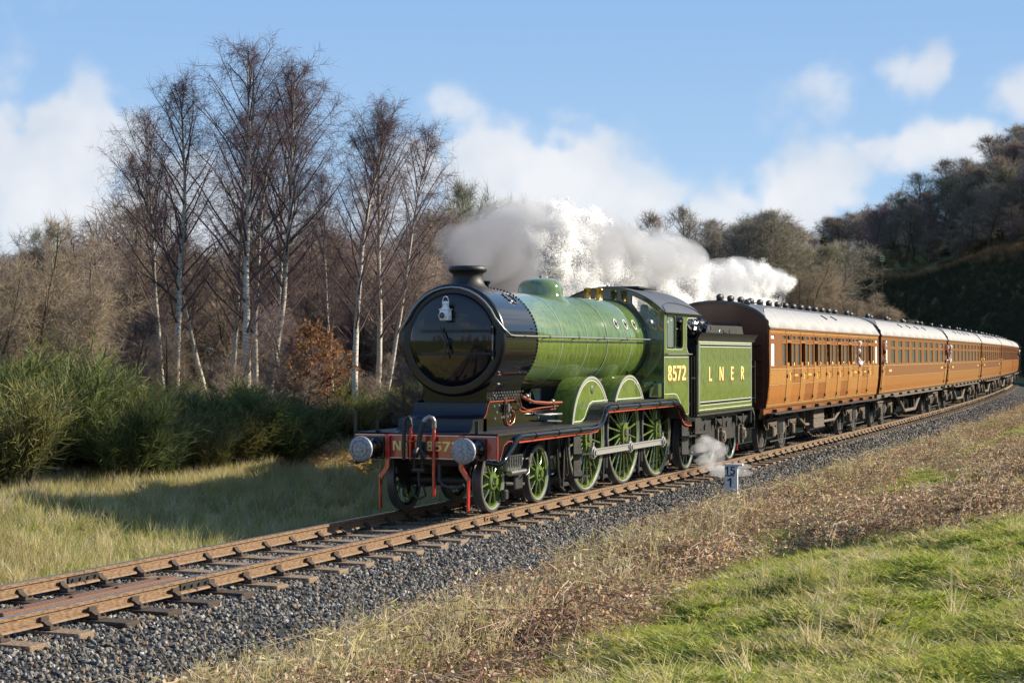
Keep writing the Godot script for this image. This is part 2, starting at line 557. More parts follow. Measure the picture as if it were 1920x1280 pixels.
	M.bogie = tri(mat(lin(0.19, 0.155, 0.120), 0.8), Vector3(1.5, 1.5, 1.5))
	M.bogie.albedo_texture = noise_tex(24, 0.03, 5, [[0, Color(0.35, 0.33, 0.3)], [0.6, Color(0.85, 0.82, 0.78)], [1, g3(1)]])
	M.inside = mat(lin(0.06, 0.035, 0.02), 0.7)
	M.glare_frosted_pane = mat(lin(0.72, 0.78, 0.76), 0.5)  # white stands in for reflected light on the first carriage, frosted glass elsewhere
	# line
	M.rail_side = tri(mat(lin(0.25, 0.163, 0.090), 0.75), Vector3(2, 5, 1.2), true)
	M.rail_side.albedo_texture = noise_tex(31, 0.03, 5, [[0, Color(0.52, 0.44, 0.38)], [0.5, Color(0.88, 0.84, 0.80)], [1, Color(1, 1, 1)]])
	M.rail_top = mat(lin(0.62, 0.60, 0.57), 0.25, 0.9)
	M.chair = tri(mat(lin(0.05, 0.034, 0.024), 0.85), Vector3(4, 4, 4))
	M.sleeper = tri(mat(lin(0.40, 0.31, 0.215), 0.9), Vector3(0.8, 4, 6))
	M.sleeper.albedo_texture = noise_tex(32, 0.035, 5, [[0, Color(0.22, 0.18, 0.15)], [0.38, Color(0.62, 0.56, 0.5)], [0.7, Color(0.92, 0.9, 0.87)], [1, g3(1)]], 512)
	M.sleeper_dark = M.sleeper.duplicate()
	M.sleeper_dark.albedo_color = lin(0.10, 0.075, 0.055)
	M.ballast = tri(mat(lin(0.095, 0.092, 0.088), 0.9), Vector3(0.9, 0.9, 0.9), true)
	M.ballast.albedo_texture = noise_tex(33, 0.12, 3, [[0, g3(0.12)], [0.42, g3(0.4)], [0.6, g3(0.8)], [1, g3(1)]], 512, 0.0, FastNoiseLite.TYPE_CELLULAR)
	M.ballast.normal_enabled = true
	M.ballast.normal_texture = noise_tex(33, 0.12, 2, [], 512, 8.0, FastNoiseLite.TYPE_CELLULAR)
	M.stone = mat(g3(1.0), 0.85)
	M.stone.vertex_color_use_as_albedo = true
	# ground
	M.earth = tri(mat(lin(1, 1, 1), 0.95, 0.0, 0.2), Vector3(0.23, 0.23, 0.23), true)
	M.earth.albedo_texture = noise_tex(34, 0.02, 6, [[0, lin(0.05, 0.045, 0.022)], [0.35, lin(0.10, 0.115, 0.035)], [0.55, lin(0.20, 0.18, 0.085)], [0.75, lin(0.14, 0.17, 0.045)], [1, lin(0.30, 0.25, 0.14)]], 512)
	M.leafy = mat(g3(1.0), 0.8, 0.0, 0.3)
	M.leafy.vertex_color_use_as_albedo = true
	M.leafy.backlight_enabled = true
	M.leafy.backlight = Color(0.85, 0.85, 0.7)
	M.twig = mat(g3(1.0), 0.85, 0.0, 0.25)
	M.twig.vertex_color_use_as_albedo = true
	M.bark = tri(mat(lin(0.12, 0.10, 0.075), 0.9), Vector3(3, 1.2, 3))
	M.bark.albedo_texture = noise_tex(35, 0.04, 5, [[0, Color(0.35, 0.34, 0.3)], [0.55, Color(0.8, 0.8, 0.72)], [1, Color(1, 1, 1)]])
	M.birch_bark = tri(mat(lin(0.80, 0.76, 0.68), 0.75), Vector3(0.9, 5.5, 0.9))
	M.birch_bark.albedo_texture = noise_tex(36, 0.03, 4, [[0, Color(0.08, 0.07, 0.06)], [0.36, Color(0.22, 0.2, 0.17)], [0.46, Color(0.85, 0.83, 0.78)], [1, Color(1, 1, 1)]])
	M.post = tri(mat(lin(0.30, 0.24, 0.16), 0.9), Vector3(6, 1.0, 6))
	M.post.albedo_texture = noise_tex(37, 0.04, 5, [[0, g3(0.45)], [1, g3(1)]])
	M.wire = mat(lin(0.30, 0.31, 0.33), 0.45, 0.7)
	M.board_white = tri(mat(lin(0.80, 0.80, 0.80), 0.5), Vector3(3, 3, 3))
	M.board_white.albedo_texture = noise_tex(38, 0.02, 4, [[0, g3(0.82)], [1, g3(1)]])
	M.board_black = mat(lin(0.02, 0.022, 0.03), 0.5)

# ---------------------------------------------------------------- ground and railway line
func steps(list: Array) -> PackedFloat32Array:
	var out := PackedFloat32Array()
	for k in list:
		var x: float = k[0]
		while x < k[1] - 1e-3:
			out.append(x)
			x += k[2]
	return out

func build_ground() -> void:
	bumps.seed = 8; bumps.frequency = 0.35; bumps.fractal_octaves = 3
	var xs := steps([[-1500, -300, 200], [-300, -60, 8], [-60, -18, 2.0], [-18, 13, 0.5], [13, 60, 3], [60, 260, 8], [260, 1501, 200]])
	var zs := steps([[-1500, -420, 180], [-420, -130, 5], [-130, -50, 1.6], [-50, 20, 0.7], [20, 60, 3], [60, 1300, 150]])
	var hs := []
	for z in zs:
		for x in xs: hs.append(ground_at(x, z))
	var m := MB.new()
	var nx := xs.size()
	m.v.resize(nx * zs.size()); m.n.resize(m.v.size()); m.uv.resize(m.v.size())
	for j in zs.size():
		for i in nx:
			var k := j * nx + i
			m.v[k] = Vector3(xs[i], hs[k], zs[j])
			var i0 := maxi(i - 1, 0); var i1 := mini(i + 1, nx - 1)
			var j0 := maxi(j - 1, 0); var j1 := mini(j + 1, zs.size() - 1)
			m.n[k] = Vector3(-(hs[j * nx + i1] - hs[j * nx + i0]) / (xs[i1] - xs[i0]), 1, -(hs[j1 * nx + i] - hs[j0 * nx + i]) / (zs[j1] - zs[j0])).normalized()
			if i < nx - 1 and j < zs.size() - 1:
				for t in [k, k + 1, k + nx, k + 1, k + nx + 1, k + nx]: m.idx.append(t)
	tag(put(m, "ground", M.earth, self), "rough grassy ground, banks and cutting on both sides of the railway line", "", "", "structure")

func build_line() -> void:
	# ballast bed: a ribbon along the line
	var prof := [Vector2(-2.35, -0.50), Vector2(-1.9, -0.38), Vector2(-1.35, -0.255), Vector2(-0.75, -0.238), Vector2(0, -0.245), Vector2(0.75, -0.238), Vector2(1.25, -0.245), Vector2(1.45, -0.28), Vector2(1.9, -0.35), Vector2(2.8, -0.40), Vector2(3.4, -0.43), Vector2(3.7, -0.61)]
	var m := MB.new()
	var ss := steps([[-45, 160, 1.0], [160, 320, 4.0]])
	for i in ss.size() - 1:
		for k in prof.size() - 1:
			var w0 := widening(ss[i]); var w1 := widening(ss[i + 1])
			var f0: float = clampf((prof[k].x - 1.45) / 1.35, 0, 1); var f1: float = clampf((prof[k + 1].x - 1.45) / 1.35, 0, 1)
			var a := on(ss[i], prof[k].x + w0 * f0, prof[k].y); var b := on(ss[i], prof[k + 1].x + w0 * f1, prof[k + 1].y)
			var c := on(ss[i + 1], prof[k + 1].x + w1 * f1, prof[k + 1].y); var d := on(ss[i + 1], prof[k].x + w1 * f0, prof[k].y)
			m.fq(a, b, c, d, Vector3.UP)
	tag(put(m, "ballast_bed", M.ballast, self), "grey crushed stone ballast bed under the railway track", "", "", "structure")
	var stones := []
	for q in 5:
		var st := MB.new()
		var ico := SphereMesh.new(); ico.radius = 1.0; ico.height = 2.0; ico.radial_segments = 6; ico.rings = 2
		var ar := ico.get_mesh_arrays()
		var vv: PackedVector3Array = ar[Mesh.ARRAY_VERTEX]
		var moved := {}
		for k in vv.size():
			var key := vv[k].snapped(Vector3.ONE * 0.01)
			if not moved.has(key): moved[key] = vv[k] * rng.randf_range(0.7, 1.15) * Vector3(1.15, 0.75, 0.95)
			vv[k] = moved[key]
		var ii: PackedInt32Array = ar[Mesh.ARRAY_INDEX]
		for k in range(0, ii.size(), 3):
			var a := vv[ii[k]]; var b := vv[ii[k + 1]]; var c := vv[ii[k + 2]]
			if a.distance_to(b) < 0.01 or b.distance_to(c) < 0.01 or a.distance_to(c) < 0.01: continue
			var nn := (c - a).cross(b - a).normalized()
			if nn.dot(a + b + c) < 0: nn = -nn
			st.tri(a, b, c, nn, nn, nn)
		stones.append(st.mesh())
	var xf := [[], [], [], [], []]
	var cols := [[], [], [], [], []]
	for z in [[-17.0, 4.0, 520.0], [4.0, 20.0, 330.0], [20.0, 50.0, 120.0], [50.0, 100.0, 45.0]]:
		var cnt := int((z[1] - z[0]) * 4.9 * z[2])
		for i in cnt:
			var s := rng.randf_range(z[0], z[1])
			var d := rng.randf_range(-2.15, 3.6)
			if d > 3.1 and rng.randf() < (d - 3.1) * 1.9: continue
			var h := -0.3
			for k in prof.size() - 1:
				if d >= prof[k].x and d < prof[k + 1].x: h = lerpf(prof[k].y, prof[k + 1].y, (d - prof[k].x) / (prof[k + 1].x - prof[k].x))
			if absf(d) < 1.3 and fposmod(s - 0.005, 0.74) < 0.25 and s < 150: continue
			var r := rng.randf_range(0.016, 0.034) * (1.0 if s < 20 else 1.5)
			var b := Basis.from_euler(Vector3(rng.randf() * TAU, rng.randf() * TAU, rng.randf() * TAU)).scaled(Vector3.ONE * r)
			var k := rng.randi() % 5
			var dd := d + widening(s) * clampf((d - 1.45) / 1.35, 0, 1)
			xf[k].append(Transform3D(b, on(s, dd, h + r * 0.45)))
			var t := pow(rng.randf(), 2.0)
			var c := Color(0.050, 0.047, 0.043).lerp(Color(0.27, 0.25, 0.215), t)
			if rng.randf() < 0.12: c = Color(0.22, 0.15, 0.09)
			if rng.randf() < 0.02: c = Color(0.42, 0.41, 0.39)
			cols[k].append(c)
	var root := Node3D.new()
	root.name = "ballast_stones"
	add_child(root)
	tag(root, "loose grey ballast stones around the sleepers", "", "", "stuff")
	for k in 5:
		var o := scatter("stone" if k == 0 else "stone_%03d" % k, stones[k], M.stone, xf[k], root, cols[k])
		o.set_meta("kind", "stuff")
	# the track: rails, sleepers, chairs
	var track := Node3D.new()
	track.name = "railway_track"
	add_child(track)
	tag(track, "single railway track of rust brown rails on timber sleepers", "", "", "structure")
	var rp := [Vector2(-0.035, -0.004), Vector2(-0.035, -0.035), Vector2(-0.012, -0.05), Vector2(-0.012, -0.115), Vector2(-0.055, -0.132), Vector2(-0.065, -0.150), Vector2(0.065, -0.150), Vector2(0.055, -0.132), Vector2(0.012, -0.115), Vector2(0.012, -0.05), Vector2(0.035, -0.035), Vector2(0.035, -0.004), Vector2(0.028, 0.0), Vector2(-0.028, 0.0)]
	for side in [-1.0, 1.0]:
		var cuts := [-45.0, -25.9, -7.6, 0.85, 19.1, 37.4, 55.7, 74.0, 92.3, 110.6, 128.9, 147.2, 240.0]
		if side < 0: cuts[3] = 1.6
		for q in cuts.size() - 1:
			var rm := MB.new()
			var top := MB.new()
			var s0: float = cuts[q] + 0.006
			var s1: float = cuts[q + 1] - 0.006
			var cnt := maxi(3, int((s1 - s0) / 1.2))
			for i in cnt:
				var sa := lerpf(s0, s1, float(i) / cnt)
				var sb := lerpf(s0, s1, float(i + 1) / cnt)
				var off: float = side * 0.7525
				for k in rp.size():
					var p: Vector2 = rp[k]; var w: Vector2 = rp[(k + 1) % rp.size()]
					var e := (w - p).normalized()
					var o := on(sa, off + p.x, p.y); var o2 := on(sa, off + w.x, w.y)
					var th := heading(sa)
					var nn := Vector3(cos(th), 0, -sin(th)) * -e.y + Vector3.UP * e.x
					rm.fq(o, o2, on(sb, off + w.x, w.y), on(sb, off + p.x, p.y), nn)
				top.fq(on(sa, off - 0.030, 0.002), on(sa, off + 0.030, 0.002), on(sb, off + 0.030, 0.002), on(sb, off - 0.030, 0.002), Vector3.UP)
			for sg in [[s0, 1.0], [s1, -1.0]]:   # rail ends
				var th := heading(sg[0])
				for bx in [[-0.035, 0.035, -0.045, 0.0], [-0.012, 0.012, -0.12, -0.045], [-0.062, 0.062, -0.15, -0.12]]:
					var off: float = side * 0.7525
					rm.fq(on(sg[0], off + bx[0], bx[2]), on(sg[0], off + bx[1], bx[2]), on(sg[0], off + bx[1], bx[3]), on(sg[0], off + bx[0], bx[3]), Vector3(sin(th), 0, cos(th)) * sg[1])
			var ro := put(rm, "rail", M.rail_side, track)
			put(top, "running_surface", M.rail_top, ro)
			# fishplates with bolts at the joint behind this length
			if s1 < 60:
				var fp := MB.new()
				for f in [-1.0, 1.0]:
					fp.box(Vector3(side * 0.7525 + f * 0.024, -0.083, 0), Vector3(0.02, 0.07, 0.56), 0.004)
					for k in 4: fp.cyl(Vector3(side * 0.7525 + f * 0.03, -0.083, -0.21 + k * 0.14), Vector3(side * 0.7525 + f * 0.058, -0.083, -0.21 + k * 0.14), 0.018, 6)
				var fo := put(fp, "fishplate", M.frame_black if q == 1 else M.rail_side, track, on(cuts[q + 1]))
				fo.rotation.y = heading(cuts[q + 1])
	var slm := []
	for k in 3:
		var sb := MB.new()
		sb.box(Vector3(0, -0.259, 0), Vector3(2.59, 0.14, 0.25), 0.008 + k * 0.003)
		slm.append(sb.mesh())
	var cm := MB.new()
	cm.box(Vector3(0, -0.174, 0), Vector3(0.34, 0.03, 0.15), 0.008)
	for f in [-1.0, 1.0]:
		cm.prism([Vector2(0.022, -0.16), Vector2(0.14, -0.16), Vector2(0.10, -0.135), Vector2(0.06, -0.11), Vector2(0.04, -0.075), Vector2(0.022, -0.07)], -0.04, 0.04, Vector3.ZERO, Basis(Vector3(f, 0, 0), Vector3(0, 1, 0), Vector3(0, 0, f)))
		for g in [-1.0, 1.0]: cm.cyl(Vector3(f * 0.145, -0.165, g * 0.055), Vector3(f * 0.145, -0.138, g * 0.05), 0.018, 6)
	cm.box(Vector3(0.045, -0.085, 0.01), Vector3(0.03, 0.045, 0.13), 0.004)
	var chair := cm.mesh()
	var k := 0
	for i in range(-30, 205):
		var s := i * 0.74 + 0.13 + rng.randf_range(-0.02, 0.02)
		var dark := s > -9.6 and s < -7.2
		var so := put(slm[k % 3], "sleeper", M.sleeper_dark if dark else M.sleeper, track, on(s, rng.randf_range(-0.02, 0.02), rng.randf_range(-0.004, 0.004)))
		so.rotation.y = heading(s) + rng.randf_range(-0.012, 0.012)
		if s < 110:
			for f in [-1.0, 1.0]:
				var co := put(chair, "chair", M.chair, so, Vector3(f * 0.7525, 0, 0))
				if f < 0: co.rotation.y = PI
		k += 1
	# short timber plank lying between the rails at the joint
	var pb := MB.new()
	pb.box(Vector3(0, -0.135, 0), Vector3(0.20, 0.11, 3.1), 0.01)
	var pl := thing("timber_plank", "long reddish brown timber baulk lying between the rails near the rail joint", "timber", on(-8.6, 0.12), heading(-8.6))
	put(pb, "plank", M.sleeper.duplicate(), pl).material_override.albedo_color = lin(0.30, 0.17, 0.115)
	for z in [-1.2, -0.4, 0.4, 1.2]:
		var sb2 := MB.new()
		sb2.cyl(Vector3(0.05, -0.08, z), Vector3(0.05, -0.06, z), 0.025, 6)
		put(sb2, "bolt_head", M.chair, pl)

# ---------------------------------------------------------------- the locomotive
# in a vehicle's own frame: x to the right (camera side), y up from the rail, -z backwards, so V(t, h, s)
func V(t: float, h: float, s: float) -> Vector3: return Vector3(t, h, -s)
const ALONG := Basis(Vector3(1, 0, 0), Vector3(0, 0, -1), Vector3(0, 1, 0))       # lathe axis backwards
const ACROSS := Basis(Vector3(0, 1, 0), Vector3(1, 0, 0), Vector3(0, 0, 1))       # lathe axis to the right
const SIDE := Basis(Vector3(0, 0, -1), Vector3(0, 1, 0), Vector3(1, 0, 0))        # polygon (s, h), depth to the right
const FRONT := Basis(Vector3(1, 0, 0), Vector3(0, 1, 0), Vector3(0, 0, -1))       # polygon (t, h), depth backwards

func arc(c: Vector2, r: float, a0: float, a1: float, n: int, ry := 0.0) -> Array:
	var out := []
	for i in n + 1:
		var a := lerpf(a0, a1, float(i) / n)
		out.append(c + Vector2(cos(a) * r, sin(a) * (ry if ry > 0 else r)))
	return out

func rrect(x0: float, y0: float, x1: float, y1: float, r: float, n := 4) -> Array:
	return arc(Vector2(x1 - r, y0 + r), r, -PI / 2, 0, n) + arc(Vector2(x1 - r, y1 - r), r, 0, PI / 2, n) + arc(Vector2(x0 + r, y1 - r), r, PI / 2, PI, n) + arc(Vector2(x0 + r, y0 + r), r, PI, PI * 1.5, n)

# polygon with holes cut into simple pieces
func pierced(poly: Array, holes: Array) -> Array:
	var list := [PackedVector2Array(poly)]
	for h in holes:
		var hp := PackedVector2Array(h)
		var mid := 0.0
		for q in hp: mid += q.x / hp.size()
		var next := []
		for p in list:
			for half in [[-100.0, mid], [mid, 100.0]]:
				var rect := PackedVector2Array([Vector2(half[0], -100), Vector2(half[1], -100), Vector2(half[1], 100), Vector2(half[0], 100)])
				for piece in Geometry2D.intersect_polygons(p, rect):
					for rest in Geometry2D.clip_polygons(piece, hp): next.append(rest)
		list = next
	return list

func wheel(parent: Node3D, called: String, at: Vector3, r: float, spokes: int, outward: float, hub_r: float, rim_mat: Material, crank := 0.0, turned := 0.0) -> Node3D:
	var b := Basis(Vector3(0, 1, 0), Vector3(outward, 0, 0), Vector3(0, 0, 1))
	var m := MB.new()
	m.lathe([Vector2(r - 0.075, -0.07), Vector2(r + 0.028, -0.07), Vector2(r + 0.028, -0.07), Vector2(r + 0.028, -0.05), Vector2(r + 0.004, -0.035), Vector2(r + 0.004, -0.035), Vector2(r - 0.006, 0.06), Vector2(r - 0.006, 0.06), Vector2(r - 0.012, 0.066), Vector2(r - 0.012, 0.066), Vector2(r - 0.058, 0.066), Vector2(r - 0.058, 0.066), Vector2(r - 0.062, 0.05), Vector2(r - 0.075, -0.07)], Vector3.ZERO, b, 40)
	var o := put(m, called, M.tyre, parent, at)
	var rim := MB.new()
	rim.lathe([Vector2(r - 0.075, 0.050), Vector2(r - 0.062, 0.069), Vector2(r - 0.062, 0.069), Vector2(r - 0.052, 0.069)], Vector3.ZERO, b, 40)
	put(rim, "rim_line", M.bright_rim, o)
	var ring := MB.new()
	var w := 0.055 if r > 0.7 else 0.04
	ring.lathe([Vector2(r - 0.07 - w, -0.045), Vector2(r - 0.07 - w, 0.045), Vector2(r - 0.07 - w, 0.045), Vector2(r - 0.072, 0.052)], Vector3.ZERO, b, 40)
	put(ring, "rim", rim_mat, o)
	var hub := MB.new()
	var hp := [Vector2(hub_r, -0.08), Vector2(hub_r, 0.07), Vector2(hub_r, 0.07), Vector2(hub_r - 0.015, 0.085), Vector2(hub_r - 0.015, 0.085), Vector2(hub_r * 0.5, 0.092), Vector2(hub_r * 0.5, 0.092), Vector2(hub_r * 0.48, 0.112), Vector2(hub_r * 0.48, 0.112), Vector2(0, 0.115)]
	hub.lathe(hp, Vector3.ZERO, b, 24)
	if crank > 0.0:
		var poly := arc(Vector2(0, 0), hub_r * 0.98, 0.1, PI - 0.1, 8) + arc(Vector2(0, -crank), 0.125, PI + 0.1, TAU - 0.1, 8)
		hub.prism(poly, 0.0, 0.105, Vector3.ZERO, Basis(Vector3(0, 0, -1), Vector3(0, 1, 0), Vector3(outward, 0, 0)))
	put(hub, "hub", rim_mat, o)
	var axle := MB.new()
	axle.cyl(Vector3(outward * 0.09, 0, 0), Vector3(outward * 0.14, 0, 0), hub_r * 0.42, 16)
	put(axle, "axle_end", M.steel if r > 0.7 else rim_mat, o)
	var sp := MB.new()
	var ri := r - 0.07 - w + 0.01
	sp.tube([Vector3(outward * 0.035, hub_r * 0.8, 0), Vector3(outward * 0.03, lerpf(hub_r, ri, 0.4), 0), Vector3(outward * 0.008, ri, 0)], [0.028 if r > 0.7 else 0.024, 0.019 if r > 0.7 else 0.017, 0.022 if r > 0.7 else 0.018], 8, false)
	var sm := sp.mesh()
	for k in spokes:
		var s := put(sm, "spoke", rim_mat, o)
		s.rotation.x = TAU * (k + 0.5) / spokes + turned
	if r > 0.9:
		var bw := MB.new()
		var pts := arc(Vector2.ZERO, ri, PI * 0.28, PI * 0.72, 10)
		var pts2 := arc(Vector2(0, 0.32), ri * 0.62, PI * 0.86, PI * 0.14, 10)
		bw.prism(pts + pts2, -0.02, 0.05, Vector3.ZERO, Basis(Vector3(0, 0, -1), Vector3(0, 1, 0), Vector3(outward, 0, 0)))
		put(bw, "balance_weight", M.dark_green, o)
	return o

func letters(text: String, size: float, depth: float, m: Material, parent: Node3D, at: Vector3, turn: float, bold := true, wide := 1.0, called := "lettering") -> void:
	var t := TextMesh.new()
	var f := SystemFont.new()
	f.font_names = PackedStringArray(["Droid Sans"])
	f.font_weight = 700 if bold else 400
	t.font = f
	t.text = text
	t.font_size = 64
	t.pixel_size = size / 64.0
	t.depth = depth
	t.curve_step = 2.0
	var o := put(t, called, m, parent, at)
	o.rotation.y = turn
	o.scale = Vector3(wide, 1, 1)

func band_line(m: MB, r: float, s: float, w: float, a0: float, a1: float) -> void:
	m.lathe([Vector2(r, s - w / 2), Vector2(r + 0.006, s - w / 2), Vector2(r + 0.006, s - w / 2), Vector2(r + 0.006, s + w / 2), Vector2(r + 0.006, s + w / 2), Vector2(r, s + w / 2)], V(0, 2.725, 0), ALONG, 48, a0, a1)

func build_locomotive() -> void:
	var L := thing("steam_locomotive", "apple green steam locomotive with black smokebox and red beam heading the train", "locomotive")
	var c := V(0, 2.725, 0)
	var m: MB
	# smokebox
	m = MB.new()
	m.lathe([Vector2(0.875, 1.10), Vector2(0.875, 2.60), Vector2(0.875, 2.60), Vector2(0.84, 2.61)], c, ALONG, 64)
	var sbx := put(m, "smokebox", M.black, L)
	m = MB.new()
	m.lathe([Vector2(0.75, 1.035), Vector2(0.86, 1.03), Vector2(0.895, 1.042), Vector2(0.91, 1.075), Vector2(0.91, 1.12), Vector2(0.91, 1.12), Vector2(0.875, 1.13)], c, ALONG, 64)
	put(m, "front_ring", M.ring_black, sbx)
	m = MB.new()
	for s in [1.165, 2.565]:
		for k in 90:
			var a := TAU * k / 90.0
			m.ball(V(cos(a) * 0.875, 2.725 + sin(a) * 0.875, s), 0.021, 8)
	for k in 4:
		for j in 2: m.ball(V(0.86, 2.725 + 0.19 - k * 0.045, 2.30 + j * 0.07), 0.010, 6)
	var riv := put(m, "rivets", M.black, sbx)
	riv.set_meta("kind", "stuff")
	# oval cover on the smokebox crown
	m = MB.new()
	var ov := []
	for k in 25:
		var a := TAU * k / 24.0
		var an := 0.93 + sin(a) * 0.16
		ov.append(V(sin(PI / 2 - an) * 0.882, 2.725 + cos(PI / 2 - an) * 0.882, 2.20 + cos(a) * 0.16))
	m.tube(ov, 0.012, 6, false)
	for k in 12:
		var q: Vector3 = ov[k * 2]
		m.ball(q + (q - V(0, 2.725, -q.z)).normalized() * 0.012, 0.017, 6)
	put(m, "inspection_cover", M.rivet, sbx)
	# smokebox door
	m = MB.new()
	m.lathe([Vector2(0, 0.885), Vector2(0.2, 0.892), Vector2(0.4, 0.915), Vector2(0.58, 0.95), Vector2(0.68, 0.985), Vector2(0.725, 1.005), Vector2(0.74, 1.02), Vector2(0.74, 1.05)], c, ALONG, 64)
	var door := put(m, "smokebox_door", M.black, L)
	for h in [2.865, 2.505]:
		m = MB.new()
		var pts := []
		for k in 9:
			var x := lerpf(-0.50, 0.70, k / 8.0)
			var rr := sqrt(x * x + (h - 2.725) * (h - 2.725))
			pts.append(Vector2(x, 0.878 + rr * rr * 0.205))
		for k in 8: m.box(V((pts[k].x + pts[k + 1].x) / 2, h, (pts[k].y + pts[k + 1].y) / 2 - 0.006), Vector3(pts[k].distance_to(pts[k + 1]), 0.045, 0.018), 0.004, Basis(Vector3.UP, atan2(pts[k + 1].y - pts[k].y, pts[k + 1].x - pts[k].x)))
		m.cyl(V(0.725, h - 0.05, 0.985), V(0.725, h + 0.05, 0.985), 0.02, 8)
		put(m, "hinge_strap", M.ring_black, door)
	m = MB.new()
	m.cyl(V(0.72, 2.42, 0.99), V(0.72, 2.95, 0.99), 0.012, 8)
	put(m, "hinge_rod", M.steel, door)
	m = MB.new()
	m.lathe([Vector2(0, 0.80), Vector2(0.04, 0.80), Vector2(0.045, 0.83), Vector2(0.06, 0.86), Vector2(0.07, 0.885)], V(0, 2.69, 0), ALONG, 16)
	m.tube([V(0, 2.69, 0.80), V(-0.03, 2.40, 0.79)], [0.018, 0.012], 8)
	m.tube([V(0, 2.69, 0.83), V(-0.12, 2.93, 0.83)], [0.018, 0.012], 8)
	m.tube([V(0, 2.69, 0.83), V(0.06, 2.50, 0.83)], [0.016, 0.012], 8)
	put(m, "door_handle", M.frame_black, door)
	# handrail over the smokebox front and along both sides of the boiler
	var hr := []
	hr.append(V(0.965, 2.79, 9.1))
	hr.append(V(0.965, 2.79, 1.35))
	hr.append(V(0.955, 2.80, 1.18))
	hr.append(V(0.90, 2.90, 1.03))
	for k in 13:
		var a := lerpf(0.42, PI - 0.42, k / 12.0)
		hr.append(V(cos(a) * 0.845, 2.725 + sin(a) * 0.845, 0.985))
	hr.append(V(-0.90, 2.90, 1.03))
	hr.append(V(-0.955, 2.80, 1.18))
	hr.append(V(-0.965, 2.79, 1.35))
	hr.append(V(-0.965, 2.79, 9.1))
	m = MB.new()
	m.tube(hr, 0.016, 8)
	var rail := put(m, "handrail", M.rail_steel, L)
	for sgn in [-1.0, 1.0]:
		for s in [1.75, 2.9, 4.35, 5.7, 7.05]:
			m = MB.new()
			m.tube([V(sgn * 0.83, 2.765, s + 0.0), V(sgn * 0.93, 2.785, s), V(sgn * 0.965, 2.79, s)], [0.012, 0.012, 0.026], 8)
			m.ball(V(sgn * 0.965, 2.79, s), 0.03, 8)
			put(m, "handrail_pillar", M.frame_black, rail)
	# boiler and firebox
	m = MB.new()
	m.lathe([Vector2(0.845, 2.61), Vector2(0.845, 6.20), Vector2(0.852, 6.21), Vector2(0.862, 8.50)], c, ALONG, 72)
	var boiler := put(m, "boiler", M.green, L)
	m = MB.new()
	m.lathe([Vector2(0.862, 8.50), Vector2(0.862, 8.50), Vector2(0.89, 8.56), Vector2(0.89, 8.67)], c, ALONG, 72)
	put(m, "firebox_edge", M.dark_green, boiler)
	for s in [2.66, 3.84, 5.14, 6.23, 7.65]:
		m = MB.new()
		band_line(m, 0.845 if s < 6.2 else 0.857, s, 0.022, 0, TAU)
		put(m, "boiler_band", M.band_grey if s > 3 else M.black_line, boiler)
	for s in [6.90, 7.46, 8.02]:
		m = MB.new()
		var n := Vector3(0.77, 0.345, 0).normalized()
		var bb := Basis(n.cross(Vector3(0, 0, 1)), n, Vector3(0, 0, 1))
		var at := c + n * 0.855 - Vector3(0, 0, s)
		m.lathe([Vector2(0.105, 0), Vector2(0.105, 0.012), Vector2(0.105, 0.012), Vector2(0.085, 0.012), Vector2(0.085, 0.012), Vector2(0.085, 0)], at, bb, 20)
		var plug := put(m, "washout_plug", M.white_line, boiler)
		m = MB.new()
		m.lathe([Vector2(0.086, 0.007), Vector2(0, 0.007)], at, bb, 20)
		m.box(at + n * 0.02, Vector3(0.03, 0.03, 0.06), 0.005, bb)
		put(m, "plug_recess", M.matt_black, plug)
	# chimney, dome, safety valves
	m = MB.new()
	m.lathe([Vector2(0.47, 3.44), Vector2(0.43, 3.52), Vector2(0.345, 3.575), Vector2(0.285, 3.63), Vector2(0.252, 3.70), Vector2(0.245, 3.76), Vector2(0.25, 3.80), Vector2(0.275, 3.835), Vector2(0.275, 3.835), Vector2(0.308, 3.85), Vector2(0.318, 3.885), Vector2(0.305, 3.92), Vector2(0.29, 3.935), Vector2(0.25, 3.935), Vector2(0.25, 3.935), Vector2(0.22, 3.92), Vector2(0.21, 3.4)], V(0, 0, 1.66), Basis(), 40)
	put(m, "chimney", M.matt_black, L)
	m = MB.new()
	m.lathe([Vector2(0.05, 3.58), Vector2(0.05, 3.66), Vector2(0.075, 3.68), Vector2(0.075, 3.72), Vector2(0, 3.74)], V(0.05, 0, 2.30), Basis(), 16)
	put(m, "snifting_valve", M.black, L)
	m = MB.new()
	m.lathe([Vector2(0.56, 3.30), Vector2(0.54, 3.42), Vector2(0.47, 3.49), Vector2(0.425, 3.545), Vector2(0.412, 3.62), Vector2(0.408, 3.69), Vector2(0.385, 3.765), Vector2(0.33, 3.825), Vector2(0.22, 3.866), Vector2(0.1, 3.882), Vector2(0, 3.885)], V(0, 0, 4.95), Basis(), 48)
	var dome := put(m, "dome", M.green, L)
	m = MB.new()
	m.ball(V(0, 3.905, 4.95), 0.022, 8)
	put(m, "dome_knob", M.black, dome)
	for q in [[-0.12, 7.85, 0.062], [0.1, 7.85, 0.062], [0.02, 8.2, 0.05]]:
		m = MB.new()
		m.lathe([Vector2(q[2] * 1.6, 3.52), Vector2(q[2] * 1.6, 3.575), Vector2(q[2] * 1.6, 3.575), Vector2(q[2] * 1.15, 3.58), Vector2(q[2], 3.60), Vector2(q[2], 3.76), Vector2(q[2] * 1.25, 3.775), Vector2(q[2] * 1.25, 3.80), Vector2(q[2] * 0.9, 3.815), Vector2(0, 3.815)], V(q[0], 0, q[1]), Basis(), 20)
		put(m, "safety_valve" if q[1] < 8 else "whistle", M.brass, L)
	# saddle and sloping plates under the smokebox
	m = MB.new()
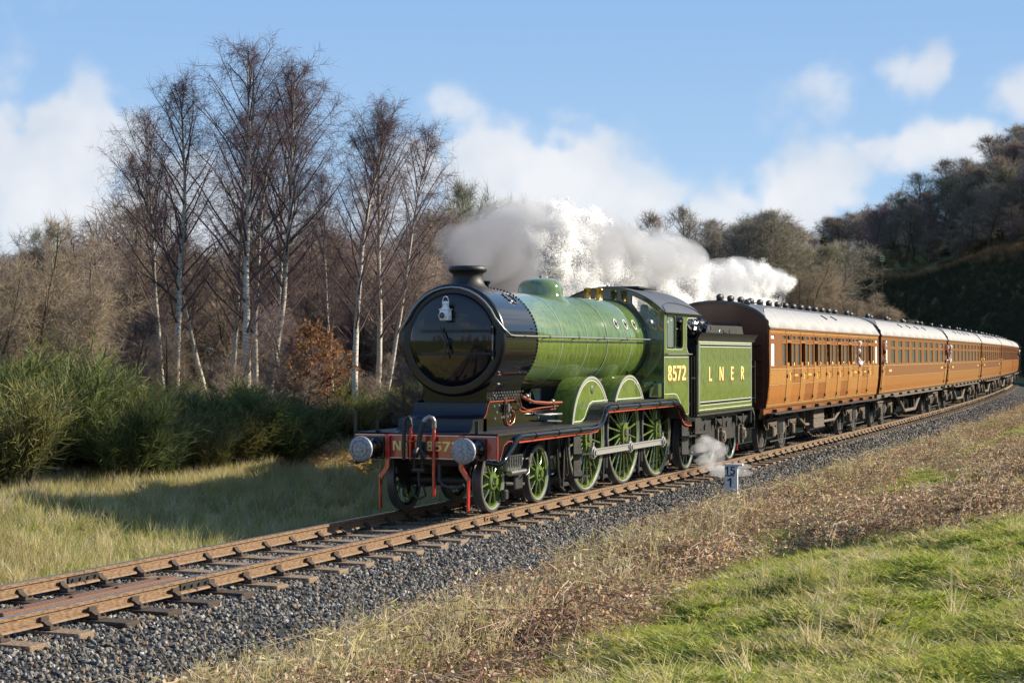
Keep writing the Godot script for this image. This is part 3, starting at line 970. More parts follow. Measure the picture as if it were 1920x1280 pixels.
	m.prism([Vector2(-0.60, 1.60), Vector2(0.60, 1.60), Vector2(0.545, 1.82), Vector2(0.56, 1.92), Vector2(0.66, 2.16), Vector2(-0.66, 2.16), Vector2(-0.56, 1.92), Vector2(-0.545, 1.82)], 1.16, 2.58, Vector3.ZERO, FRONT)
	put(m, "saddle", M.black, L)
	m = MB.new()
	for k in 3:
		for j in 12 - k: m.ball(V(0.625 if k < 2 else 0.575, 1.875 - k * 0.05, 1.25 + j * 0.115 + (k % 2) * 0.05), 0.016, 6)
	for q in [[1.25, 1.66], [1.45, 1.67], [1.28, 1.46], [1.36, 1.56], [1.55, 1.47], [1.64, 1.475], [1.82, 1.48], [1.93, 1.5], [2.3, 1.66], [2.38, 1.61], [1.95, 1.62], [2.9, 1.5], [3.05, 1.5], [3.2, 1.42]]: m.ball(V(0.635, q[1], q[0]), 0.027, 6)
	var bl := put(m, "bolts", M.rivet, L)
	bl.set_meta("kind", "stuff")
	m = MB.new()
	var up1 := [Vector2(1.10, 1.46), Vector2(0.72, 1.46)] + arc(Vector2(0.70, 1.70), 0.24, -PI / 2 + 0.1, -0.02, 6) + [Vector2(0.945, 1.715), Vector2(1.10, 1.715)]
	m.prism(up1, -0.63, 0.63, Vector3.ZERO, SIDE)
	put(m, "upper_front_plate", M.ring_black, L)
	m = MB.new()
	var up2 := [Vector2(0.95, 1.27), Vector2(0.22, 1.27)] + arc(Vector2(0.20, 1.46), 0.19, -PI / 2 + 0.1, -0.02, 6) + [Vector2(0.40, 1.475), Vector2(0.95, 1.475)]
	m.prism(up2, -0.64, 0.64, Vector3.ZERO, SIDE)
	put(m, "lower_front_plate", M.ring_black, L)
	# frames above the footplate, red lined
	for sg in [-1.0, 1.0]:
		m = MB.new()
		var fp := [Vector2(0.80, 1.25), Vector2(4.1, 1.25), Vector2(4.1, 1.55), Vector2(2.55, 1.55), Vector2(2.42, 1.56), Vector2(2.33, 1.60), Vector2(2.24, 1.70), Vector2(2.12, 1.755), Vector2(1.06, 1.755), Vector2(0.97, 1.66), Vector2(0.92, 1.55), Vector2(0.82, 1.47)]
		m.prism(fp, 0.0, 0.03 * sg, V(0.61 * sg, 0, 0), SIDE)
		var fr := put(m, "upper_frame", M.frame_black if sg < 0 else M.black, L)
		m = MB.new()
		m.strip([Vector2(0.84, 1.48), Vector2(0.93, 1.545), Vector2(0.985, 1.655), Vector2(1.07, 1.74), Vector2(2.12, 1.74)], 0.012, 0.03, 0.034, V(0.61, 0, 0) if sg > 0 else V(-0.70, 0, 0), SIDE)
		m.strip([Vector2(2.24, 1.69), Vector2(2.33, 1.59), Vector2(2.42, 1.55), Vector2(2.55, 1.54), Vector2(4.05, 1.54)], 0.016, 0.03, 0.035, V(0.61, 0, 0) if sg > 0 else V(-0.70, 0, 0), SIDE)
		put(m, "lining", M.red_line, fr)
		m = MB.new()
		m.prism([Vector2(0.12, 0.72), Vector2(10.4, 0.62), Vector2(10.4, 1.24), Vector2(0.12, 1.24)], 0.0, 0.03 * sg, V(0.585 * sg, 0, 0), SIDE)
		put(m, "main_frame", M.frame_black, L)
		m = MB.new()
		m.prism([Vector2(0.30, 0.62), Vector2(0.55, 0.40), Vector2(3.0, 0.40), Vector2(3.3, 0.62), Vector2(3.3, 0.78), Vector2(0.30, 0.78)], 0.0, 0.035 * sg, V(0.62 * sg, 0, 0), SIDE)
		put(m, "bogie_frame", M.frame_black, L)
	# footplate
	var fpl := [Vector2(0.0, 1.262), Vector2(4.35, 1.262)] + arc(Vector2(4.45, 1.512), 0.25, -PI / 2 + 0.15, -0.35, 5) + [Vector2(5.02, 1.555)] + [Vector2(5.2, 1.60), Vector2(9.40, 1.605)] + arc(Vector2(9.40, 1.40), 0.205, PI / 2 - 0.15, 0.35, 4) + [Vector2(9.85, 1.36), Vector2(10.05, 1.22), Vector2(10.30, 1.155), Vector2(10.62, 1.15)]
	fpl = [Vector2(0, 1.262), Vector2(4.45, 1.262), Vector2(4.62, 1.275), Vector2(4.76, 1.32), Vector2(4.87, 1.40), Vector2(4.96, 1.50), Vector2(5.07, 1.565), Vector2(5.22, 1.60), Vector2(9.35, 1.605), Vector2(9.52, 1.585), Vector2(9.66, 1.52), Vector2(9.80, 1.40), Vector2(9.95, 1.28), Vector2(10.12, 1.20), Vector2(10.35, 1.165), Vector2(10.62, 1.16)]
	for sg in [-1.0, 1.0]:
		m = MB.new()
		m.strip(fpl, 0.022, 0.0, 0.60 * sg, V(0.625 * sg, 0, 0), SIDE)
		var board := put(m, "footplate", M.matt_black, L)
		m = MB.new()
		var low := []
		for p in fpl: low.append(p - Vector2(0.0 if p.y < 1.3 or p.y > 1.58 else (0.05 if p.x < 7 else -0.05), 0.085))
		m.strip(low, 0.15, 0.0, 0.022 * sg, V(1.19 * sg, 0, 0), SIDE)
		var val := put(m, "valance", M.black, L)
		m = MB.new()
		var red := []
		for p in low.slice(1): red.append(p - Vector2(0.0 if p.y < 1.25 or p.y > 1.5 else (0.04 if p.x < 7 else -0.04), 0.066))
		red[0].x = 0.9
		m.strip(red, 0.022, 0.0, 0.004 * sg, V(1.212 * sg, 0, 0), SIDE)
		put(m, "red_lining", M.red_line, val)
		# hanging plate behind the beam
		m = MB.new()
		m.prism([Vector2(0.0, 0.875), Vector2(0.10, 0.875), Vector2(0.18, 0.96), Vector2(0.26, 1.07), Vector2(0.42, 1.13), Vector2(0.9, 1.14), Vector2(0.9, 1.25), Vector2(0.0, 1.25)], 0.0, 0.02 * sg, V(1.195 * sg, 0, 0), SIDE)
		var hang := put(m, "beam_gusset", M.black, L)
		m = MB.new()
		m.strip([Vector2(0.11, 0.885), Vector2(0.19, 0.975), Vector2(0.27, 1.085), Vector2(0.42, 1.142), Vector2(0.9, 1.15)], 0.012, 0.0, 0.004 * sg, V(1.215 * sg, 0, 0), SIDE)
		m.strip([Vector2(0.03, 0.89), Vector2(0.03, 1.22)], 0.012, 0.0, 0.004 * sg, V(1.215 * sg, 0, 0), SIDE)
		put(m, "red_lining", M.red_line, hang)
		# ejector pipe slung under the edge of the footplate
		m = MB.new()
		m.tube([V(1.05 * sg, 0.84, -0.05), V(1.2 * sg, 0.80, 0.05), V(1.25 * sg, 0.84, 0.14), V(1.25 * sg, 0.93, 0.30), V(1.25 * sg, 1.06, 0.55), V(1.25 * sg, 1.16, 0.70), V(1.25 * sg, 1.20, 0.92), V(1.25 * sg, 1.19, 4.2), V(1.25 * sg, 1.20, 4.55), V(1.25 * sg, 1.27, 4.78), V(1.25 * sg, 1.40, 4.94), V(1.25 * sg, 1.49, 5.06), V(1.25 * sg, 1.53, 5.3), V(1.25 * sg, 1.525, 9.25), V(1.25 * sg, 1.50, 9.5), V(1.25 * sg, 1.40, 9.74), V(1.25 * sg, 1.25, 9.95), V(1.25 * sg, 1.16, 10.2), V(1.25 * sg, 1.13, 10.6)], 0.042, 12)
		var pipe := put(m, "side_pipe", M.black, L)
		for q in [[1.5, 1.199], [2.55, 1.196], [3.6, 1.193], [5.6, 1.53], [6.9, 1.529], [8.2, 1.527], [9.1, 1.525]]:
			m = MB.new()
			m.cyl(V(1.25 * sg, q[1], q[0] - 0.035), V(1.25 * sg, q[1], q[0] + 0.035), 0.052, 12)
			put(m, "pipe_clip", M.black, pipe)
	m = MB.new()
	m.box(V(0, 1.262, 2.1), Vector3(1.24, 0.02, 4.1))
	put(m, "centre_footplate", M.matt_black, L)
	# front beam and what hangs on it
	m = MB.new()
	m.box(V(0, 1.06, 0.015), Vector3(2.44, 0.385, 0.03), 0.004)
	var beam := put(m, "buffer_beam", M.red, L)
	m = MB.new()
	m.strip([Vector2(-1.205, 0.885), Vector2(1.205, 0.885), Vector2(1.205, 1.237), Vector2(-1.205, 1.237)], 0.012, -0.002, -0.006, Vector3.ZERO, FRONT, true)
	put(m, "lining", M.white_line, beam)
	letters("N", 0.205, 0.01, M.gold, beam, V(-0.475, 1.07, -0.006), 0, true, 1.15, "beam_lettering")
	letters("o", 0.13, 0.01, M.gold, beam, V(-0.335, 1.105, -0.006), 0, true, 1.0, "beam_lettering")
	m = MB.new()
	m.box(V(-0.335, 1.015, -0.006), Vector3(0.075, 0.016, 0.008))
	put(m, "beam_lettering", M.gold, beam)
	letters("8572", 0.205, 0.01, M.gold, beam, V(0.30, 1.07, -0.006), 0, true, 1.25, "beam_lettering")
	for t in [-0.865, 0.865]:
		m = MB.new()
		m.box(V(t, 1.035, -0.02), Vector3(0.36, 0.34, 0.05), 0.015)
		m.lathe([Vector2(0.165, -0.04), Vector2(0.15, -0.09), Vector2(0.118, -0.14), Vector2(0.115, -0.34), Vector2(0.115, -0.34), Vector2(0.08, -0.345)].map(func(p): return Vector2(p.x, p.y)), V(t, 1.035, 0), Basis(Vector3(1, 0, 0), Vector3(0, 0, -1), Vector3(0, 1, 0)), 28)
		var bf := put(m, "buffer", M.black, L)
		m = MB.new()
		m.cyl(V(t, 1.035, -0.33), V(t, 1.035, -0.46), 0.075, 20)
		m.lathe([Vector2(0, -0.522), Vector2(0.12, -0.519), Vector2(0.155, -0.512), Vector2(0.188, -0.50), Vector2(0.198, -0.485), Vector2(0.198, -0.46), Vector2(0.198, -0.46), Vector2(0.07, -0.44)], V(t, 1.035, 0), ALONG, 40)
		var head := put(m, "buffer_head", M.buffer_steel, bf)
		if t < 0:
			m = MB.new()
			m.lathe([Vector2(0.125, -0.517), Vector2(0.125, -0.524), Vector2(0.125, -0.524), Vector2(0.131, -0.524), Vector2(0.131, -0.524), Vector2(0.131, -0.516)], V(t, 1.035, 0), ALONG, 40)
			put(m, "wear_ring", M.frame_black, head)
			for q in [[-0.03, 0.05], [-0.05, -0.03], [0.05, -0.02]]:
				m = MB.new()
				m.cyl(V(t + q[0], 1.035 + q[1], -0.51), V(t + q[0], 1.035 + q[1], -0.524), 0.009, 6)
				put(m, "rivet_hole", M.frame_black, head)
		# guard irons
		var sg := signf(t)
		m = MB.new()
		var gi := [Vector2(0.63, 1.24), Vector2(0.63, 0.74), Vector2(0.755, 0.57), Vector2(0.745, 0.10)]
		for k in 3:
			var a: Vector2 = gi[k] * Vector2(sg, 1)
			var b: Vector2 = gi[k + 1] * Vector2(sg, 1)
			var dd := b - a
			m.box(V((a.x + b.x) / 2, (a.y + b.y) / 2, -0.03), Vector3(0.028 if k == 2 else 0.075, dd.length() + 0.02, 0.035 if k < 2 else 0.075), 0.006, Basis(Vector3(0, 0, 1), atan2(-dd.x, dd.y)))
		put(m, "guard_iron", M.bright_red, L)
		# lamp irons on the footplate
		m = MB.new()
		m.box(V(0.85 * sg, 1.37, 0.06), Vector3(0.06, 0.20, 0.02), 0.004)
		m.box(V(0.85 * sg, 1.29, 0.10), Vector3(0.06, 0.015, 0.1), 0.003)
		put(m, "lamp_iron", M.matt_black, L)
	# drawhook, coupling, hoses
	m = MB.new()
	m.box(V(-0.03, 1.04, -0.05), Vector3(0.16, 0.2, 0.06), 0.01)
	m.tube([V(-0.03, 1.04, 0), V(-0.03, 1.04, -0.22), V(-0.03, 1.0, -0.29), V(-0.03, 0.94, -0.28), V(-0.03, 0.92, -0.22), V(-0.03, 0.95, -0.19)], [0.035, 0.035, 0.04, 0.032, 0.026, 0.018], 10)
	var hook := put(m, "drawhook", M.frame_black, L)
	m = MB.new()
	for k in 2: m.tube([V(-0.09 + k * 0.12, 0.97, -0.2), V(-0.10 + k * 0.14, 0.72, -0.16)], 0.02, 8)
	m.cyl(V(-0.13, 0.71, -0.16), V(0.07, 0.71, -0.16), 0.035, 10)
	m.cyl(V(-0.03, 0.70, -0.16), V(-0.03, 0.46, -0.13), 0.024, 10)
	m.tube([V(-0.10, 0.46, -0.13), V(-0.13, 0.32, -0.12), V(-0.03, 0.26, -0.12), V(0.07, 0.32, -0.12), V(0.04, 0.46, -0.13)], 0.02, 8)
	put(m, "screw_coupling", M.frame_black, hook)
	m = MB.new()
	m.cyl(V(0.18, 0.86, -0.055), V(0.18, 1.37, -0.055), 0.03, 12)
	m.cyl(V(0.18, 0.30, -0.05), V(0.18, 0.86, -0.055), 0.03, 12)
	var vp := put(m, "vacuum_pipe", M.bright_red, L)
	m = MB.new()
	m.tube([V(0.18, 1.36, -0.055), V(0.18, 1.46, -0.06), V(0.165, 1.505, -0.08), V(0.12, 1.52, -0.10), V(0.07, 1.49, -0.12), V(0.05, 1.45, -0.13)], [0.042, 0.042, 0.042, 0.045, 0.045, 0.042], 12)
	put(m, "swan_neck", M.steel, vp)
	m = MB.new()
	var hp := []
	var hr2 := []
	var hose := [V(0.05, 1.46, -0.13), V(0.02, 1.38, -0.14), V(-0.01, 1.26, -0.15), V(-0.02, 1.14, -0.16), V(-0.01, 1.04, -0.16), V(0.03, 0.95, -0.15), V(0.08, 0.90, -0.14)]
	for k in 43:
		var u := k / 42.0 * 6.0
		var i := mini(int(u), 5)
		hp.append((hose[i] as Vector3).lerp(hose[i + 1], u - i))
		hr2.append(0.036 if k % 2 == 0 else 0.043)
	m.tube(hp, hr2, 12)
	put(m, "ribbed_hose", M.rubber, vp)
	m = MB.new()
	m.cyl(V(-0.22, 0.86, -0.05), V(-0.22, 1.36, -0.05), 0.026, 12)
	m.box(V(-0.24, 1.15, -0.05), Vector3(0.16, 0.02, 0.05), 0.004)
	var hpipe := put(m, "heating_pipe", M.red, L)
	m = MB.new()
	m.tube([V(-0.22, 1.36, -0.05), V(-0.22, 1.47, -0.06), V(-0.24, 1.52, -0.07), V(-0.28, 1.50, -0.09), V(-0.305, 1.42, -0.10), V(-0.31, 1.2, -0.10), V(-0.315, 0.95, -0.10), V(-0.31, 0.86, -0.10)], 0.03, 10)
	m.box(V(-0.25, 1.40, -0.07), Vector3(0.15, 0.025, 0.04), 0.005)
	put(m, "hose", M.rubber, hpipe)
	m = MB.new()
	m.tube([V(0.26, 0.80, -0.03), V(0.27, 0.56, -0.05), V(0.34, 0.48, -0.06), V(0.48, 0.44, -0.06), V(0.62, 0.46, -0.05), V(0.68, 0.49, -0.04)], 0.03, 10)
	put(m, "steam_heating_hose", M.rubber, L)
	# wheels
	for sg in [-1.0, 1.0]:
		for s in [0.80, 2.78]: wheel(L, "bogie_wheel", V(sg * 0.745, 0.495, s), 0.495, 10, sg, 0.15, M.green, 0.0, 0.2)
		for s in [5.19, 7.32, 9.45]: wheel(L, "driving_wheel", V(sg * 0.745, 0.99, s), 0.99, 20, sg, 0.19, M.green, 0.27)
		m = MB.new()
		var w := 0.055
		for q in [[5.19, 7.32], [7.32, 9.45]]:
			# I-section rod
			m.box(V(sg * 0.925, 0.72, (q[0] + q[1]) / 2), Vector3(0.02, 0.085, 1.98), 0.003)
			for hh in [0.672, 0.768]: m.box(V(sg * 0.925, hh, (q[0] + q[1]) / 2), Vector3(w, 0.024, 1.98), 0.003)
		for s in [5.19, 7.32, 9.45]:
			m.lathe([Vector2(0.115, 0.0), Vector2(0.115, 0.075), Vector2(0.115, 0.075), Vector2(0.085, 0.08), Vector2(0.085, 0.08), Vector2(0.085, 0.105), Vector2(0.05, 0.11), Vector2(0.05, 0.11), Vector2(0.045, 0.13), Vector2(0, 0.13)], V(sg * 0.875, 0.72, s), Basis(Vector3(0, 1, 0), Vector3(sg, 0, 0), Vector3(0, 0, 1)), 20)
			m.cyl(V(sg * 0.925, 0.83, s), V(sg * 0.925, 0.90, s), 0.03, 8)
		put(m, "coupling_rod", M.rod_steel, L)
		# brake gear and sand pipes between the drivers
		m = MB.new()
		for s in [4.05, 6.2, 8.35]:
			m.box(V(sg * 0.75, 0.52, s + 0.05), Vector3(0.06, 0.75, 0.05), 0.008, Basis(Vector3(1, 0, 0), -0.10))
			m.box(V(sg * 0.75, 0.52, s + 0.17), Vector3(0.09, 0.34, 0.09), 0.02)
			m.tube([V(sg * 0.74, 0.95, s - 0.15), V(sg * 0.74, 0.4, s - 0.12), V(sg * 0.74, 0.09, s + 0.12)], 0.016, 8)
		m.box(V(sg * 0.70, 0.2, 7.3), Vector3(0.05, 0.07, 6.6), 0.01)
		put(m, "brake_gear", M.frame_black, L)
		m = MB.new()
		m.box(V(sg * 0.72, 0.66, 3.45), Vector3(0.06, 1.1, 0.12), 0.01)
		m.tube([V(sg * 0.8, 0.95, 3.66), V(sg * 0.8, 0.5, 3.72), V(sg * 0.8, 0.2, 3.82), V(sg * 0.8, 0.11, 4.05)], 0.022, 8)
		m.tube([V(sg * 0.85, 1.0, 3.95), V(sg * 0.85, 0.4, 4.08)], 0.02, 8)
		put(m, "sand_pipe", M.frame_black, L)
		# lubricator between the bogie wheels
		m = MB.new()
		m.box(V(sg * 0.78, 0.70, 1.50), Vector3(0.22, 0.16, 0.62), 0.015)
		m.cyl(V(sg * 0.95, 0.60, 1.15), V(sg * 0.95, 0.60, 1.80), 0.045, 12)
		for k in 6:
			m.cyl(V(sg * 0.92, 0.70, 1.22 + k * 0.1), V(sg * 0.92, 0.86, 1.22 + k * 0.1), 0.022, 8)
			m.cyl(V(sg * 0.92, 0.86, 1.22 + k * 0.1), V(sg * 0.92, 0.88, 1.22 + k * 0.1), 0.034, 8)
		m.tube([V(sg * 0.95, 0.79, 1.82), V(sg * 0.95, 0.80, 1.95), V(sg * 0.95, 0.70, 2.0), V(sg * 0.95, 0.56, 1.97), V(sg * 0.95, 0.53, 1.85)], 0.014, 8)
		put(m, "lubricator", M.steel, L)
		m = MB.new()
		m.box(V(sg * 0.80, 0.45, 1.78), Vector3(0.12, 0.3, 0.34), 0.02)
		m.box(V(sg * 0.86, 0.26, 1.15), Vector3(0.1, 0.16, 0.14), 0.02)
		m.tube([V(sg * 0.8, 0.42, 1.3), V(sg * 0.8, 0.36, 2.1)], 0.035, 8)
		put(m, "bogie_spring", M.frame_black, L)
		# footsteps
		for q in [[3.50, 3.86, 1.14, 0.36, "front_steps"], [10.02, 10.50, 1.14, 0.38, "cab_steps"]]:
			m = MB.new()
			m.box(V(sg * 1.17, (q[2] + q[3]) / 2, (q[0] + q[1]) / 2), Vector3(0.02, q[2] - q[3], q[1] - q[0]), 0.004)
			for h in [q[3] + 0.03, q[3] + 0.41]:
				m.prism([Vector2(q[0] - 0.05, 0), Vector2(q[1] + 0.06, 0), Vector2(q[1] + 0.02, 0.17), Vector2(q[0] - 0.01, 0.17)], 0, 0.022, V(sg * 1.17, h, 0), Basis(Vector3(0, 0, -1), Vector3(sg, 0, 0), Vector3(0, 1, 0)))
				m.box(V(sg * 1.18, h + 0.05, (q[0] + q[1]) / 2), Vector3(0.02, 0.08, q[1] - q[0] + 0.06), 0.003)
			put(m, q[4], M.frame_black, L)
	# axles
	for s in [0.80, 2.78, 5.19, 7.32, 9.45]:
		m = MB.new()
		m.cyl(V(-0.7, 0.495 if s < 3 else 0.99, s), V(0.7, 0.495 if s < 3 else 0.99, s), 0.09, 14)
		put(m, "axle", M.frame_black, L)
	# inside motion and ash pan, dark bulk between the frames
	m = MB.new()
	m.box(V(0, 0.98, 2.0), Vector3(1.1, 0.5, 3.0), 0.02)
	m.box(V(0, 0.9, 8.4), Vector3(0.95, 0.7, 2.2), 0.03)
	m.box(V(0, 1.9, 7.4), Vector3(1.0, 1.2, 2.4), 0.03)
	put(m, "cylinder_block", M.frame_black, L)
	# copper pipes and rods beside the boiler barrel
	for sg in [-1.0, 1.0]:
		m = MB.new()
		m.tube([V(sg * 0.80, 1.80, 2.05), V(sg * 0.80, 1.77, 2.2), V(sg * 0.80, 1.70, 2.55), V(sg * 0.80, 1.665, 3.2), V(sg * 0.80, 1.655, 3.9)], 0.028, 10)
		m.tube([V(sg * 0.72, 1.78, 2.1), V(sg * 0.74, 1.62, 2.2), V(sg * 0.76, 1.565, 2.4), V(sg * 0.78, 1.59, 2.9), V(sg * 0.78, 1.60, 3.8)], 0.012, 8)
		m.tube([V(sg * 0.655, 1.80, 1.7), V(sg * 0.665, 1.45, 1.68), V(sg * 0.665, 1.36, 1.74), V(sg * 0.665, 1.33, 1.85), V(sg * 0.665, 1.38, 2.02), V(sg * 0.665, 1.48, 2.08), V(sg * 0.665, 1.56, 2.02), V(sg * 0.665, 1.57, 1.92)], 0.014, 8)
		put(m, "copper_pipe", M.copper, L)
		m = MB.new()
		m.ball(V(sg * 0.80, 1.80, 2.25), 0.05, 10)
		m.ball(V(sg * 0.80, 1.69, 3.45), 0.04, 10)
		m.cyl(V(sg * 0.80, 1.68, 2.4), V(sg * 0.80, 1.86, 2.4), 0.016, 8)
		m.cyl(V(sg * 0.80, 1.55, 3.55), V(sg * 0.80, 1.72, 3.55), 0.016, 8)
		m.tube([V(sg * 0.66, 1.47, 3.0), V(sg * 0.80, 1.47, 3.05), V(sg * 0.80, 1.455, 3.9)], 0.024, 8)
		m.tube([V(sg * 0.80, 1.36, 3.2), V(sg * 0.80, 1.33, 3.9)], 0.016, 8)
		m.box(V(sg * 0.70, 1.62, 1.68), Vector3(0.06, 0.14, 0.07), 0.01)
		put(m, "pipe_fittings", M.steel, L)
	# splashers
	for sg in [-1.0, 1.0]:
		for q in [[5.10, 4.12, 1.27, 6.08, 1.62], [7.30, 6.28, 1.62, 8.20, 1.62]]:
			m = MB.new()
			var cs: float = q[0]
			var R := 1.03
			var cy := 1.06
			var pts := []
			var a0 := PI - asin(clampf((q[2] - cy) / R, -1, 1))
			var a1 := asin(clampf((q[4] - cy) / R, -1, 1))
			pts = arc(Vector2(cs, cy), R, a0, a1, 24)
			m.prism(pts + ([Vector2(q[3] - 0.02, 1.605), Vector2(5.05, 1.56), Vector2(4.85, 1.40), Vector2(4.6, 1.27)] if q[0] < 6 else [Vector2(q[3] - 0.05, 1.61)]), 0.0, 0.02 * sg, V(sg * 0.91, 0, 0), SIDE)
			var spl := put(m, "splasher", M.green, L)
			m = MB.new()
			m.strip(pts, 0.012, 0.0, 0.42 * sg, V(sg * 0.50, 0, 0), SIDE)
			put(m, "splasher_top", M.dark_green if false else M.green, spl)
			m = MB.new()
			m.strip(arc(Vector2(cs, cy), R - 0.012, a0, a1, 24), 0.045, 0.0, 0.014 * sg, V(sg * 0.925, 0, 0), SIDE)
			put(m, "beading", M.bright_rim, spl)
			m = MB.new()
			m.strip(arc(Vector2(cs, cy), R - 0.065, a0 + 0.02, a1 - 0.02, 24), 0.013, 0.0, 0.004 * sg, V(sg * 0.93, 0, 0), SIDE)
			if q[0] < 6: m.strip([Vector2(6.0, 1.65), Vector2(5.15, 1.645), Vector2(4.98, 1.60), Vector2(4.84, 1.49), Vector2(4.72, 1.36), Vector2(4.55, 1.31), Vector2(4.2, 1.31)], 0.013, 0.0, 0.004 * sg, V(sg * 0.93, 0, 0), SIDE)
			else: m.strip([Vector2(6.47, 1.65), Vector2(8.12, 1.65)], 0.013, 0.0, 0.004 * sg, V(sg * 0.93, 0, 0), SIDE)
			put(m, "lining", M.white_line, spl)
			if q[0] < 6:
				m = MB.new()
				m.lathe([Vector2(0.075, 0), Vector2(0.075, 0.012), Vector2(0.075, 0.012), Vector2(0.065, 0.016), Vector2(0, 0.016)], V(sg * 0.93, 1.86, 5.14), Basis(Vector3(0, 1, 0), Vector3(sg, 0, 0), Vector3(0, 0, 1)), 20)
				put(m, "works_plate", M.steel, spl)
			else:
				m = MB.new()
				m.box(V(sg * 0.8, 2.11, 7.55), Vector3(0.03, 0.12, 0.09), 0.01)
				put(m, "oil_pot", M.black, spl)
	cab(L)
	# the lamp hung on the smokebox door
	var lamp := thing("headlamp", "white oil lamp with ring handle hung on the black smokebox door", "lamp", V(-0.02, 3.03, 0.82))
	m = MB.new()
	m.box(Vector3(0, 0.085, 0), Vector3(0.15, 0.165, 0.15), 0.01)
	m.box(Vector3(0, 0.178, 0), Vector3(0.165, 0.018, 0.165), 0.006)
	m.box(Vector3(0, 0.195, 0), Vector3(0.11, 0.03, 0.11), 0.012)
	m.box(Vector3(0.085, 0.10, 0), Vector3(0.02, 0.05, 0.05), 0.005)
	put(m, "lamp_case", M.lamp_white, lamp)
	m = MB.new()
	m.lathe([Vector2(0.05, 0.20), Vector2(0.038, 0.225), Vector2(0.036, 0.27), Vector2(0.036, 0.27), Vector2(0.052, 0.275), Vector2(0.052, 0.288), Vector2(0.045, 0.292), Vector2(0.036, 0.31), Vector2(0, 0.315)], Vector3.ZERO, Basis(), 16)
	put(m, "lamp_chimney", M.lamp_white, lamp)
	m = MB.new()
	m.tube([Vector3(-0.05, 0.20, 0), Vector3(-0.056, 0.30, 0), Vector3(-0.04, 0.36, 0), Vector3(-0.014, 0.385, 0), Vector3(0.014, 0.385, 0), Vector3(0.04, 0.36, 0), Vector3(0.056, 0.30, 0), Vector3(0.05, 0.20, 0)], 0.006, 8)
	put(m, "lamp_handle", M.lamp_white, lamp)
	m = MB.new()
	m.lathe([Vector2(0.06, -0.075), Vector2(0.06, -0.115), Vector2(0.06, -0.115), Vector2(0.05, -0.118), Vector2(0.05, -0.118), Vector2(0.05, -0.105)], Vector3(-0.01, 0.08, 0), ALONG, 20)
	var lr := put(m, "lens_ring", M.lamp_white, lamp)
	m = MB.new()
	m.lathe([Vector2(0, -0.118), Vector2(0.03, -0.112), Vector2(0.05, -0.10)], Vector3(-0.01, 0.08, 0), ALONG, 20)
	put(m, "lens", M.lens, lr)
	m = MB.new()
	m.box(Vector3(0, 0.06, -0.09), Vector3(0.05, 0.22, 0.02), 0.003)
	put(m, "lamp_bracket", M.frame_black, lamp)

func roof_y(t: float, half: float, edge: float, crown: float) -> float:
	# arc through the two edges and the crown
	var s := crown - edge
	var R := (half * half + s * s) / (2.0 * s)
	return crown - R + sqrt(maxf(R * R - t * t, 0.0))

